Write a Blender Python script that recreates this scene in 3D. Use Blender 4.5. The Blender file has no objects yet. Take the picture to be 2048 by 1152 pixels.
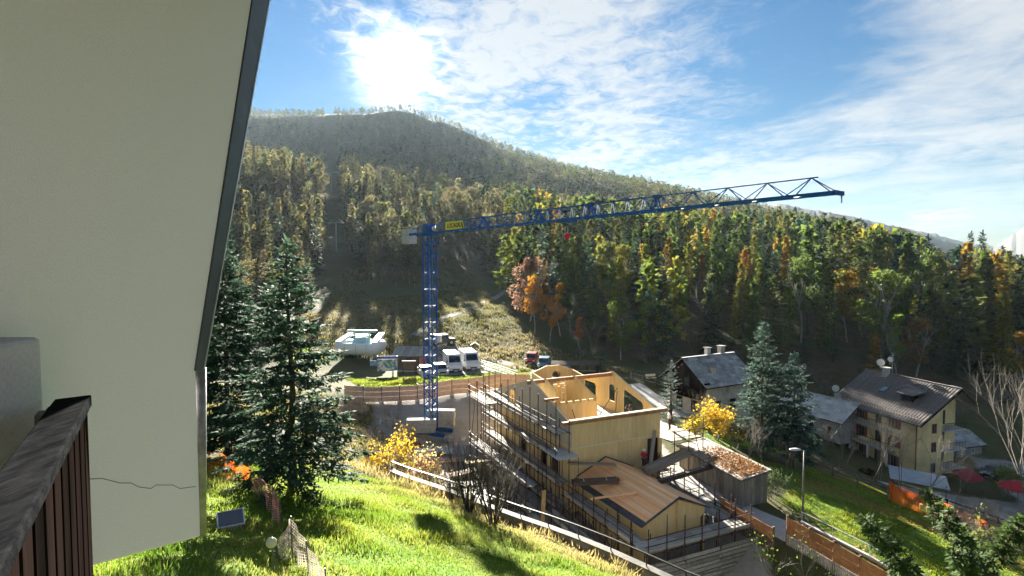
import bpy, math, random
import numpy as np
from mathutils import Vector, Matrix
random.seed(7); rng = np.random.default_rng(11)
R = math.radians
SC = bpy.context.scene
COL = SC.collection
# ------------------------------------------------------------------ camera
FPX, HORIZON = 1150.0, 520.0
PITCH = math.atan((576 - HORIZON) / FPX)
cam_data = bpy.data.cameras.new('camera')
cam_data.sensor_width = 36; cam_data.lens = 36 * FPX / 2048
cam_data.clip_start = 0.05; cam_data.clip_end = 20000
cam = bpy.data.objects.new('camera', cam_data); COL.objects.link(cam)
cam.rotation_euler = (R(90) - PITCH, 0, 0)
SC.camera = cam
_fw = Vector((0, math.cos(PITCH), -math.sin(PITCH))); _up = Vector((0, math.sin(PITCH), math.cos(PITCH)))
def ray(px, py):
    return Vector((px - 1024, 0, 0)) + _fw * FPX + _up * (576 - py)
def at(px, py, d):
    r = ray(px, py); return r * (d / r.y)
def atz(px, py, z):
    r = ray(px, py); return r * (z / r.z)
def proj(p):
    p = Vector(p); c = p.dot(_fw)
    return 1024 + FPX * p.x / c, 576 - FPX * p.dot(_up) / c
# ------------------------------------------------------------------ sky and sun
SUN = ray(790, 134).normalized()
SUN_EL = math.asin(SUN.z); SUN_AZ = math.atan2(SUN.x, SUN.y)
world = bpy.data.worlds.new('World'); SC.world = world; world.use_nodes = True
def nd(nt, t, **kw):
    n = nt.nodes.new(t)
    for k, v in kw.items():
        if k == 'inp':
            for a, b in v.items(): n.inputs[a].default_value = b
        else: setattr(n, k, v)
    return n
def build_world():
    nt = world.node_tree; nt.nodes.clear(); L = nt.links.new
    out = nd(nt, 'ShaderNodeOutputWorld'); bg = nd(nt, 'ShaderNodeBackground'); bg.inputs[1].default_value = SKY_STRENGTH
    sky = nd(nt, 'ShaderNodeTexSky', sky_type='NISHITA', sun_disc=False, sun_elevation=SUN_EL, sun_rotation=SUN_AZ, altitude=1300, air_density=1.1, dust_density=0.12, ozone_density=3.0)
    tc = nd(nt, 'ShaderNodeTexCoord'); sep = nd(nt, 'ShaderNodeSeparateXYZ')
    L(tc.outputs['Generated'], sep.inputs[0])
    def math_(op, a, b=None, c=None, clamp=False):
        n = nd(nt, 'ShaderNodeMath', operation=op, use_clamp=clamp)
        for i, v in enumerate((a, b, c)):
            if v is None: continue
            if isinstance(v, (int, float)): n.inputs[i].default_value = v
            else: L(v, n.inputs[i])
        return n.outputs[0]
    z = math_('MAXIMUM', math_('ADD', sep.outputs[2], 0.06), 0.03)
    cx = math_('DIVIDE', sep.outputs[0], z); cy = math_('DIVIDE', sep.outputs[1], z)
    cmb = nd(nt, 'ShaderNodeCombineXYZ'); L(cx, cmb.inputs[0]); L(cy, cmb.inputs[1])
    def noise(scale, detail, rough, dist, rot=0, sx=1, sy=1, off=(0, 0, 0)):
        mp = nd(nt, 'ShaderNodeMapping'); mp.inputs['Rotation'].default_value[2] = rot; mp.inputs['Scale'].default_value = (sx, sy, 1); mp.inputs['Location'].default_value = off
        L(cmb.outputs[0], mp.inputs[0])
        n = nd(nt, 'ShaderNodeTexNoise', inp={'Scale': scale, 'Detail': detail, 'Roughness': rough, 'Distortion': dist}); L(mp.outputs[0], n.inputs['Vector'])
        return n.outputs['Fac']
    def mask(px, py, k):      # soft patch of the sky around one direction
        d = ray(px, py).normalized(); v = nd(nt, 'ShaderNodeVectorMath', operation='DOT_PRODUCT'); v.inputs[1].default_value = d
        L(tc.outputs['Generated'], v.inputs[0])
        return math_('EXPONENT', math_('MULTIPLY', math_('SUBTRACT', v.outputs['Value'], 1), k))
    big = noise(0.55, 2, .5, .3, R(25), 1, .6, (3.1, 1.7, 0))
    mid = noise(1.7, 6, .62, .7, R(-20), 1, .8, (7, 2, 0))
    fine = noise(10.5, 4, .6, .6, R(30), 1, .8, (1, 4, 0))
    cov = math_('ADD', math_('MULTIPLY', big, .45), math_('MULTIPLY', mid, .75))
    rightside = mask(1900, 200, 7)
    cov = math_('ADD', cov, math_('MULTIPLY', math_('SUBTRACT', fine, .5), math_('SUBTRACT', 1.15, rightside)))
    cov = math_('ADD', cov, .25)
    for px, py, k, w in ((1560, 30, 70, -.22), (1420, 20, 120, -.1), (1700, 90, 120, -.15), (1090, 235, 300, -.24), (1330, 255, 400, -.13), (590, 60, 160, -.16), (560, 170, 220, -.18),
                         (1000, 130, 60, .2), (1180, 80, 60, .12), (1500, 220, 40, .12), (1250, 170, 90, .06), (1800, 230, 30, .12), (640, 110, 300, .05), (1990, 60, 60, .1)):
        cov = math_('ADD', cov, math_('MULTIPLY', mask(px, py, k), w))
    mr = nd(nt, 'ShaderNodeMapRange', interpolation_type='SMOOTHSTEP', inp={'From Min': .74, 'From Max': 1.12}); L(cov, mr.inputs[0])
    low = nd(nt, 'ShaderNodeMapRange', inp={'From Min': .02, 'From Max': .16}); L(sep.outputs[2], low.inputs[0])
    fac = math_('MULTIPLY', math_('MULTIPLY', mr.outputs[0], .9), math_('ADD', math_('MULTIPLY', low.outputs[0], .7), .3))
    # cumulus strip low over the valley on the right
    cum = noise(5, 5, .6, .3, 0, 1, .35, (2, 9, 0))
    cm = math_('ADD', math_('MULTIPLY', math_('ADD', mask(1830, 436, 2200), mask(1915, 440, 1800)), .62), math_('MULTIPLY', math_('SUBTRACT', cum, .5), 2.4))
    cmr = nd(nt, 'ShaderNodeMapRange', interpolation_type='SMOOTHSTEP', inp={'From Min': .38, 'From Max': .8}); L(cm, cmr.inputs[0])
    fac = math_('MAXIMUM', fac, math_('MULTIPLY', cmr.outputs[0], .8))
    hor = nd(nt, 'ShaderNodeMapRange', inp={'From Min': 0., 'From Max': .35, 'To Min': SKY_BLUE * .55, 'To Max': SKY_BLUE}); L(sep.outputs[2], hor.inputs[0])
    sat = nd(nt, 'ShaderNodeHueSaturation', inp={'Saturation': 1.65}); L(sky.outputs[0], sat.inputs['Color']); L(hor.outputs[0], sat.inputs['Value'])
    mix = nd(nt, 'ShaderNodeMix', data_type='RGBA'); L(fac, mix.inputs['Factor']); L(sat.outputs[0], mix.inputs[6])
    mix.inputs[7].default_value = tuple(CLOUD * k for k in (1.0, 1.02, 1.06)) + (1,)
    # aureole of the sun seen through thin cloud
    v = nd(nt, 'ShaderNodeVectorMath', operation='DOT_PRODUCT'); v.inputs[1].default_value = SUN; L(tc.outputs['Generated'], v.inputs[0])
    m1 = math_('SUBTRACT', v.outputs['Value'], 1)
    warp = math_('MAXIMUM', math_('ADD', math_('MULTIPLY', fine, 3.2), -.6), .15)
    g = math_('ADD', math_('MULTIPLY', math_('EXPONENT', math_('MULTIPLY', m1, 1100.)), GLOW * 30), math_('MULTIPLY', math_('EXPONENT', math_('MULTIPLY', m1, 130.)), GLOW * .45))
    g = math_('ADD', g, math_('MULTIPLY', math_('EXPONENT', math_('MULTIPLY', m1, 25.)), GLOW * .07))
    g = math_('MULTIPLY', g, warp)
    gc = nd(nt, 'ShaderNodeMix', data_type='RGBA', blend_type='ADD', inp={'Factor': 1.0}); L(mix.outputs[2], gc.inputs[6])
    gl = nd(nt, 'ShaderNodeVectorMath', operation='SCALE'); gl.inputs[0].default_value = (1, .97, .9); L(g, gl.inputs['Scale'])
    L(gl.outputs[0], gc.inputs[7]); L(gc.outputs[2], bg.inputs[0]); L(bg.outputs[0], out.inputs[0])
SKY_STRENGTH, SKY_BLUE, CLOUD, GLOW = 0.05, 0.22, 1.55, .36
HAZE_D, HAZE_G = .000042, .33
build_world()
sun_l = bpy.data.lights.new('sun', 'SUN'); sun_l.energy = 4.2; sun_l.angle = R(.6); sun_l.color = (1, .93, .8)
sun = bpy.data.objects.new('sun', sun_l); COL.objects.link(sun)
sun.rotation_euler = (-SUN).to_track_quat('-Z', 'Y').to_euler()
SC.view_settings.view_transform = 'Standard'; SC.view_settings.look = 'None'; SC.view_settings.gamma = 1
SC.view_settings.exposure = 3.1; SC.view_settings.use_curve_mapping = False
SC.render.engine = 'CYCLES'
cy = SC.cycles
cy.use_denoising = True; cy.max_bounces = 7; cy.diffuse_bounces = 3; cy.glossy_bounces = 2; cy.transmission_bounces = 3; cy.transparent_max_bounces = 6; cy.volume_bounces = 0
cy.caustics_reflective = False; cy.caustics_refractive = False; cy.use_adaptive_sampling = True; cy.adaptive_threshold = .02; cy.sample_clamp_indirect = 6

# ------------------------------------------------------------------ materials
MATS = {}
def M(name, c1, c2=None, scale=3., rough=.8, metal=0., bump=0., c3=None, space='W', stretch=(1, 1, 1), rand=0., transl=0., objcol=False, detail=4, spec=.3, lo=.35, hi=.65, wear=None, alpha=None):
    """Principled material: colour noise between c1 and c2, a second coarse noise towards c3, per-object value spread, bump."""
    if name in MATS: return MATS[name]
    m = bpy.data.materials.new(name); m.use_nodes = True; nt = m.node_tree; L = nt.links.new
    b = nt.nodes['Principled BSDF']; b.inputs['Roughness'].default_value = rough; b.inputs['Metallic'].default_value = metal; b.inputs['Specular IOR Level'].default_value = spec
    c2 = c2 or tuple(min(1, x * 1.18) for x in c1)
    if space == 'W': src = nd(nt, 'ShaderNodeNewGeometry').outputs['Position']
    else: src = nd(nt, 'ShaderNodeTexCoord').outputs['Object']
    oi = nd(nt, 'ShaderNodeObjectInfo')
    mp = nd(nt, 'ShaderNodeMapping'); mp.inputs['Scale'].default_value = stretch; L(src, mp.inputs[0])
    if space != 'W':
        sc = nd(nt, 'ShaderNodeMath', operation='MULTIPLY'); sc.inputs[1].default_value = 37.; L(oi.outputs['Random'], sc.inputs[0]); L(sc.outputs[0], mp.inputs['Location'])
    n = nd(nt, 'ShaderNodeTexNoise', inp={'Scale': scale, 'Detail': detail, 'Roughness': .62}); L(mp.outputs[0], n.inputs['Vector'])
    r = nd(nt, 'ShaderNodeMapRange', inp={'From Min': lo, 'From Max': hi}); L(n.outputs['Fac'], r.inputs[0])
    mx = nd(nt, 'ShaderNodeMix', data_type='RGBA'); L(r.outputs[0], mx.inputs['Factor']); mx.inputs[6].default_value = (*c1, 1); mx.inputs[7].default_value = (*c2, 1)
    colr = mx.outputs[2]
    if c3:
        n3 = nd(nt, 'ShaderNodeTexNoise', inp={'Scale': scale * .23, 'Detail': 6, 'Roughness': .65}); L(mp.outputs[0], n3.inputs['Vector'])
        r3 = nd(nt, 'ShaderNodeMapRange', inp={'From Min': .52, 'From Max': .68}); L(n3.outputs['Fac'], r3.inputs[0])
        m3 = nd(nt, 'ShaderNodeMix', data_type='RGBA'); L(r3.outputs[0], m3.inputs['Factor']); L(colr, m3.inputs[6]); m3.inputs[7].default_value = (*c3, 1); colr = m3.outputs[2]
    if objcol:
        mm = nd(nt, 'ShaderNodeMix', data_type='RGBA', blend_type='MULTIPLY', inp={'Factor': 1.}); L(colr, mm.inputs[6]); L(oi.outputs['Color'], mm.inputs[7]); colr = mm.outputs[2]
    if rand:
        rr = nd(nt, 'ShaderNodeMapRange', inp={'To Min': 1 - rand, 'To Max': 1 + rand}); L(oi.outputs['Random'], rr.inputs[0])
        hs = nd(nt, 'ShaderNodeHueSaturation'); L(colr, hs.inputs['Color']); L(rr.outputs[0], hs.inputs['Value']); colr = hs.outputs[0]
    L(colr, b.inputs['Base Color'])
    if bump:
        bp = nd(nt, 'ShaderNodeBump', inp={'Strength': bump, 'Distance': .05}); L(n.outputs['Fac'], bp.inputs['Height']); L(bp.outputs[0], b.inputs['Normal'])
    if transl:
        o = nt.nodes['Material Output']; t = nd(nt, 'ShaderNodeBsdfTranslucent'); L(colr, t.inputs[0])
        ms = nd(nt, 'ShaderNodeMixShader'); ms.inputs[0].default_value = transl; L(b.outputs[0], ms.inputs[1]); L(t.outputs[0], ms.inputs[2]); L(ms.outputs[0], o.inputs[0])
    MATS[name] = m; return m
def glass(name, col=(.03, .04, .05), rough=.06):
    return M(name, col, col, rough=rough, spec=.9)

# ------------------------------------------------------------------ object helpers
def link(o, parent=None):
    COL.objects.link(o)
    if parent is not None: o.parent = parent
    return o
def tag(o, label=None, cat=None, group=None, kind=None, color=None):
    if label: o['label'] = label
    if cat: o['category'] = cat
    if group: o['group'] = group
    if kind: o['kind'] = kind
    if color: o.color = (*color, 1)
    return o
def thing(name, label, cat, loc=(0, 0, 0), rz=0., group=None):
    o = bpy.data.objects.new(name, None); o.empty_display_size = .2; link(o)
    o.location = loc; o.rotation_euler = (0, 0, rz)
    return tag(o, label, cat, group)
class MB:
    """collects simple solids, builds ONE mesh object"""
    def __init__(s): s.v = []; s.f = []; s.m = []
    def add(s, vs, fs, mi=0):
        k = len(s.v); s.v += [tuple(p) for p in vs]; s.f += [tuple(i + k for i in f) for f in fs]; s.m += [mi] * len(fs); return s
    def box(s, c, sz, rz=0., mi=0, rx=0., ry=0.):
        m = Matrix.Translation(c) @ Matrix.Rotation(rz, 4, 'Z') @ Matrix.Rotation(ry, 4, 'Y') @ Matrix.Rotation(rx, 4, 'X')
        vs = [m @ Vector((x * sz[0] / 2, y * sz[1] / 2, z * sz[2] / 2)) for x in (-1, 1) for y in (-1, 1) for z in (-1, 1)]
        return s.add(vs, [(0, 1, 3, 2), (4, 6, 7, 5), (0, 4, 5, 1), (2, 3, 7, 6), (0, 2, 6, 4), (1, 5, 7, 3)], mi)
    def tube(s, p0, p1, r0, r1=None, n=6, mi=0, cap=True):
        p0, p1 = Vector(p0), Vector(p1); r1 = r0 if r1 is None else r1
        d = (p1 - p0); q = d.to_track_quat('Z', 'Y') if d.length > 1e-6 else Matrix.Identity(3).to_quaternion()
        vs = []
        for p, r in ((p0, r0), (p1, r1)):
            for i in range(n):
                a = 2 * math.pi * i / n; vs.append(p + q @ Vector((r * math.cos(a), r * math.sin(a), 0)))
        fs = [(i, (i + 1) % n, n + (i + 1) % n, n + i) for i in range(n)]
        if cap: fs += [tuple(reversed(range(n))), tuple(range(n, 2 * n))]
        return s.add(vs, fs, mi)
    def prism(s, poly, off, mi=0):
        """poly: list of 3-D points (planar), extruded by vector off"""
        poly = [Vector(p) for p in poly]; off = Vector(off); n = len(poly)
        vs = poly + [p + off for p in poly]
        fs = [tuple(range(n)), tuple(reversed(range(n, 2 * n)))] + [(i, i + n, (i + 1) % n + n, (i + 1) % n) for i in range(n)]
        return s.add(vs, fs, mi)
    def loft(s, rings, mi=0, caps=True):
        n = len(rings[0]); vs = [p for r in rings for p in r]; fs = []
        for k in range(len(rings) - 1):
            for i in range(n):
                j = (i + 1) % n; fs.append((k * n + i, k * n + j, (k + 1) * n + j, (k + 1) * n + i))
        if caps: fs += [tuple(reversed(range(n))), tuple(range((len(rings) - 1) * n, len(rings) * n))]
        return s.add(vs, fs, mi)
    def mesh(s, name, mats, smooth=False):
        me = bpy.data.meshes.new(name); me.from_pydata(s.v, [], s.f)
        for m in (mats if isinstance(mats, (list, tuple)) else [mats]): me.materials.append(m)
        if any(s.m): me.polygons.foreach_set('material_index', s.m)
        if smooth: me.polygons.foreach_set('use_smooth', [True] * len(s.f))
        me.update()
        import bmesh
        bm = bmesh.new(); bm.from_mesh(me); bmesh.ops.recalc_face_normals(bm, faces=bm.faces); bm.to_mesh(me); bm.free()
        return me
    def build(s, name, mats, parent=None, smooth=False, bevel=0.):
        o = link(bpy.data.objects.new(name, s.mesh(name, mats, smooth)), parent)
        if bevel:
            b = o.modifiers.new('bevel', 'BEVEL'); b.width = bevel; b.segments = 2; b.limit_method = 'ANGLE'
        return o
def big_mesh(name, verts, quads=None, tris=None, mats=(), smooth=False, attr=None, mat_idx=None):
    """numpy mesh; attr = {name: per-vertex float array}"""
    me = bpy.data.meshes.new(name); verts = np.asarray(verts, dtype=np.float32)
    loops = []; starts = []; tot = 0
    nq = 0 if quads is None else len(quads); ntr = 0 if tris is None else len(tris)
    arr = []
    if nq: arr.append(np.asarray(quads, dtype=np.int32).ravel())
    if ntr: arr.append(np.asarray(tris, dtype=np.int32).ravel())
    allv = np.concatenate(arr); ls = np.concatenate([np.arange(nq) * 4, nq * 4 + np.arange(ntr) * 3]).astype(np.int32)
    me.vertices.add(len(verts)); me.vertices.foreach_set('co', verts.ravel())
    me.loops.add(len(allv)); me.loops.foreach_set('vertex_index', allv)
    me.polygons.add(nq + ntr); me.polygons.foreach_set('loop_start', ls)
    for m in mats: me.materials.append(m)
    if mat_idx is not None: me.polygons.foreach_set('material_index', np.asarray(mat_idx, dtype=np.int32))
    if smooth: me.polygons.foreach_set('use_smooth', np.ones(nq + ntr, dtype=bool))
    me.update(calc_edges=True); me.validate()
    for k, a in (attr or {}).items():
        a = np.asarray(a, dtype=np.float32)
        if a.ndim == 1:
            at_ = me.attributes.new(k, 'FLOAT', 'POINT'); at_.data.foreach_set('value', a)
        else:
            at_ = me.attributes.new(k, 'FLOAT_COLOR', 'POINT'); at_.data.foreach_set('color', np.c_[a, np.ones(len(a))].astype(np.float32).ravel())
    return me
_unit = {}
def unit(mat, kind='box'):
    """shared unit mesh: box of side 1 about the origin, or tube of radius .5 along z (0 centred)"""
    k = (mat.name, kind)
    if k not in _unit:
        b = MB()
        if kind == 'box': b.box((0, 0, 0), (1, 1, 1))
        else: b.tube((0, 0, -.5), (0, 0, .5), .5, n=6)
        _unit[k] = b.mesh('unit_' + kind, mat, smooth=False)
    return _unit[k]
def bar(name, p0, p1, w, h, mat, parent, kind='box', roll=0., upv=(0, 0, 1)):
    """a straight piece from p0 to p1 (parent space); w across, h in the up direction"""
    p0, p1 = Vector(p0), Vector(p1); d = p1 - p0; l = d.length; zx = d / l
    u = Vector(upv)
    if abs(zx.dot(u)) > .99: u = Vector((0, 1, 0))
    xx = u.cross(zx).normalized(); yy = zx.cross(xx)
    rot = Matrix((xx, yy, zx)).transposed().to_4x4()
    o = bpy.data.objects.new(name, unit(mat, kind)); link(o, parent)
    o.matrix_local = Matrix.Translation((p0 + p1) / 2) @ rot @ Matrix.Rotation(roll, 4, 'Z') @ Matrix.Diagonal((w, h, l, 1))
    return o
def blk(name, c, sz, mat, parent, rz=0.):
    o = bpy.data.objects.new(name, unit(mat)); link(o, parent)
    o.matrix_local = Matrix.Translation(c) @ Matrix.Rotation(rz, 4, 'Z') @ Matrix.Diagonal((*sz, 1)); return o
# ------------------------------------------------------------------ terrain
class RBF:
    def __init__(s, pts):
        P = np.array(pts, float); s.c = P[:, :2]; n = len(P)
        D = np.linalg.norm(s.c[:, None] - s.c[None], axis=2)
        A = np.zeros((n + 3, n + 3)); A[:n, :n] = D; A[:n, n] = 1; A[:n, n + 1:] = s.c; A[n, :n] = 1; A[n + 1:, :n] = s.c.T
        A[:n, :n] -= np.eye(n) * .6
        s.w = np.linalg.solve(A, np.r_[P[:, 2], 0, 0, 0]); s.n = n
    def __call__(s, x, y):
        x = np.asarray(x, float); y = np.asarray(y, float); sh = x.shape; q = np.stack([x.ravel(), y.ravel()], 1); out = np.empty(len(q))
        for i in range(0, len(q), 20000):
            k = q[i:i + 20000]; D = np.linalg.norm(k[:, None] - s.c[None], axis=2)
            out[i:i + 20000] = D @ s.w[:s.n] + s.w[s.n] + k @ s.w[s.n + 1:]
        return out.reshape(sh)
far_px = [ # (px, py of the ground, distance)
 (935, 745, 82), (860, 752, 80), (822, 738, 90), (720, 705, 95), (1075, 729, 89), (800, 800, 66), (900, 790, 67), (1000, 776, 69),
 (640, 700, 95), (520, 720, 90), (400, 760, 80), (250, 760, 80),
 (700, 640, 112), (600, 640, 112), (760, 605, 138), (900, 640, 115), (985, 600, 150), (840, 668, 105), (960, 505, 215), (700, 540, 180), (690, 480, 250), (1080, 702, 95), (1200, 724, 95), (1320, 745, 86),
 (1500, 722, 100), (1700, 725, 108), (1900, 765, 105), (2048, 800, 100), (2400, 850, 100),
 (1100, 605, 135), (1300, 565, 160), (1500, 565, 170), (1700, 590, 180), (1900, 615, 190), (2048, 635, 190), (2400, 650, 200),
 (1300, 512, 250), (1500, 512, 260), (1700, 535, 265), (1900, 560, 280), (2048, 585, 280), (2400, 600, 300), (1100, 520, 230),
 (1100, 430, 400), (1300, 440, 430), (1500, 455, 450), (1650, 490, 430), (1850, 560, 450), (2048, 590, 480), (2500, 600, 500),
 (510, 375, 330), (600, 405, 300), (400, 360, 330), (200, 350, 330), (720, 410, 340), (560, 480, 200), (450, 480, 200), (200, 500, 200), (800, 330, 620), (1000, 345, 600), (650, 330, 600), (500, 300, 760), (300, 290, 760), (900, 405, 400), (1000, 480, 230), (860, 470, 245), (790, 480, 240),
 (300, 230, 1400), (510, 232, 1300), (650, 238, 1200), (800, 224, 1000), (880, 245, 950), (950, 282, 900), (1050, 320, 850), (1150, 348, 800), (1250, 362, 760), (1330, 375, 750), (1420, 395, 750), (1520, 420, 750), (1600, 440, 750), (1720, 500, 750), (1880, 570, 750), (2100, 600, 800), (2500, 600, 900),
 (300, 330, 2200), (650, 330, 2000), (900, 340, 1700), (1200, 430, 1500), (1500, 490, 1500), (1900, 590, 1500), (2500, 620, 1800)]
FAR = [tuple(at(*p)) for p in far_px]
LAWN = [(-12, 4, -6), (0, 4, -6.4), (12, 4, -9), (-30, 6, -6), (-7, 13, -7), (-7.7, 19, -8.8), (-9.4, 24.7, -10), (-16.3, 33, -11.4), (-6.9, 35.2, -13.9), (0, 29.7, -13.9), (6.9, 23.2, -13.9), (9.5, 20.5, -13.9), (-2.7, 25, -11.6), (1.4, 21, -11.3),
        (2, 14, -9.6), (8, 15, -11.4), (13, 20, -13.2), (20, 16, -14.5), (-30, 30, -10), (-45, 45, -11), (-4, 18, -9.4), (-24, 46, -12.6), (-35, 60, -13.5)]
SITE = [(-8.45, 60, -18.6), (-3, 50, -19.6), (-6, 38, -19), (0, 36, -21), (5, 32, -22.8), (9, 27, -23.6), (12.5, 33, -24.2), (9.5, 35.5, -23.4), (15, 30, -23.6), (16.5, 37.5, -19.2), (0, 58, -18.9), (10, 62, -17.8), (14, 50, -18.2), (5, 67, -16.8),
        (18.4, 39.4, -18.5), (19.5, 35.8, -18.6), (22, 30, -19), (17, 46, -18.3), (23, 55, -18.6), (17, 60, -17.6), (30, 40, -20), (36.9, 56.9, -23), (31.5, 58.9, -21.2), (40.8, 48, -23.8), (28, 30, -20.2), (46, 42, -25), (60, 40, -28), (34, 24, -22),
        (51.5, 72, -27.7), (44, 68, -26), (46, 82, -26.4), (60, 84, -28), (70, 62, -29), (82, 80, -29.5), (22.9, 70, -18.9), (31, 80, -20.5), (40, 80, -24), (55, 58, -27.4),
        (-11, 50, -18.3), (-13, 56, -17.9), (-10, 42, -16), (-18, 50, -14.8)]
COMMON = [(-30, 30, -10), (-45, 45, -11), (-24, 46, -12.6), (-35, 60, -13.5), (-60, 30, -10), (60, 5, -26), (110, 30, -31), (110, 80, -30), (-60, 5, -6)]
z_lawn = RBF(LAWN + [p for p in COMMON if p not in LAWN]); z_site = RBF(SITE + FAR + COMMON)
W0, W1 = np.array((-7.6, 35.8)), np.array((8.9, 21.55))     # line of the retaining wall with the rail
wd = (W1 - W0) / np.linalg.norm(W1 - W0); wn = np.array((-wd[1], wd[0]))   # wn points to the building site
def terrain(x, y):
    x = np.asarray(x, float); y = np.asarray(y, float)
    s = (x - W0[0]) * wn[0] + (y - W0[1]) * wn[1]; t = (x - W0[0]) * wd[0] + (y - W0[1]) * wd[1]
    wid = .35 + np.clip(-t, 0, 30) * .55 + np.clip(t - 24, 0, 30) * .5
    k = np.clip((s + wid * .2) / wid, 0, 1); k = k * k * (3 - 2 * k)
    a, b = z_lawn(x, y), z_site(x, y)
    z = a * (1 - k) + b * k
    # gentle roughness
    z = z + .12 * np.sin(x * .9 + 1.3 * np.sin(y * .35)) * np.cos(y * .7 + np.sin(x * .4)) * np.clip(1 - k, 0, 1) * np.clip((y - 8) / 8, 0, 1)
    far = np.clip((y - 120) / 200, 0, 1)
    z = z + far * (1.6 * np.sin(x * .05 + 2 * np.sin(y * .03)) + 3.5 * np.sin(x * .013 + y * .011))
    return z
def tz(x, y): return float(terrain(np.array([x]), np.array([y]))[0])
def on_ground(px, py, d0=20., d1=400.):
    """first point of the ground on the ray through a photo position"""
    r = ray(px, py); d = np.geomspace(d0, d1, 900); x = r.x / r.y * d; z = r.z / r.y * d
    g = terrain(x, d); i = np.argmax(z <= g)
    return Vector((x[i], d[i], g[i]))
def axis(lo, hi, step, far_lo, far_hi, grow):
    c = list(np.arange(lo, hi + 1e-6, step)); s = step; p = hi
    while p < far_hi: s *= grow; p += s; c.append(p)
    s = step; p = lo
    while p > far_lo: s *= grow; p -= s; c.insert(0, p)
    return np.array(c)
gx = axis(-16, 34, .4, -1500, 2200, 1.045); gy = axis(14, 62, .4, -3, 2300, 1.035)
GX, GY = np.meshgrid(gx, gy, indexing='ij'); GZ = terrain(GX, GY)
# ground cover masks (which ground lies where): r = fresh grass, g = bare earth and gravel, b = leaf litter under trees
def poly_in(x, y, poly):
    c = np.zeros(np.shape(x), bool); n = len(poly)
    for i in range(n):
        (x0, y0), (x1, y1) = poly[i], poly[(i + 1) % n]
        c ^= ((y0 > y) != (y1 > y)) & (x < (x1 - x0) * (y - y0) / (y1 - y0 + 1e-12) + x0)
    return c
def blur_in(x, y, poly, w):
    s = 0
    for k in range(8): s = s + poly_in(x + w * math.cos(k * .785), y + w * math.sin(k * .785), poly)
    return s / 8.
lawn_poly = [(-60, 0), (-45, 26), (-12.5, 31), (-7.6, 34.5), (8.6, 20.4), (14, 10), (14, 0)]
lawn2_poly = [(20.5, 43), (24, 48), (30, 57), (36, 57.5), (41, 50), (46, 40), (40, 26), (26, 26), (22.5, 33)]
site_poly = [(-7.6, 36.4), (8.9, 22.2), (16, 33), (17.3, 41), (15, 52), (13, 66), (0, 70), (-16, 66), (-13, 50)]
park_poly = [tuple(at(*p)[:2]) for p in ((845, 752, 80), (965, 748, 81), (975, 728, 86), (905, 690, 97), (870, 690, 99), (860, 715, 93), (850, 725, 90))]
yard_poly = [(42, 60), (50, 52), (75, 55), (90, 75), (66, 82), (60, 66), (48, 66)]
band_poly = [tuple(at(*p)[:2]) for p in ((690, 750, 78), (840, 755, 79), (960, 752, 79), (1060, 735, 84), (1060, 765, 72), (900, 785, 69), (740, 795, 68))]
meadow2 = [tuple(at(*p)[:2]) for p in ((960, 700, 92), (1060, 725, 89), (1100, 745, 84), (1040, 765, 76), (950, 735, 83))]
A_grass = np.clip(blur_in(GX, GY, lawn_poly, .8) + blur_in(GX, GY, lawn2_poly, .6) + .75 * blur_in(GX, GY, band_poly, .6) + .9 * blur_in(GX, GY, meadow2, .8), 0, 1)
for (a, b, r_) in ((27, 62, 4), (24, 60, 4), (20, 58, 4), (24, 50, 4)): A_grass = np.maximum(A_grass, np.exp(-((GX - a) ** 2 + (GY - b) ** 2) / r_ ** 2))
A_dirt = np.clip(blur_in(GX, GY, site_poly, .5) + blur_in(GX, GY, park_poly, .5) + blur_in(GX, GY, yard_poly, 1.), 0, 1)
A_litter = np.clip((GY - 150) / 60, 0, 1) + np.clip((GX / np.maximum(GY, 1) - .1) / .1, 0, 1) * np.clip((GY - 93) / 8, 0, 1)
A_litter = np.clip(A_litter, 0, 1)
NX, NY = GX.shape
idx = np.arange(NX * NY).reshape(NX, NY)
quads = np.stack([idx[:-1, :-1], idx[1:, :-1], idx[1:, 1:], idx[:-1, 1:]], -1).reshape(-1, 4)
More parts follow.
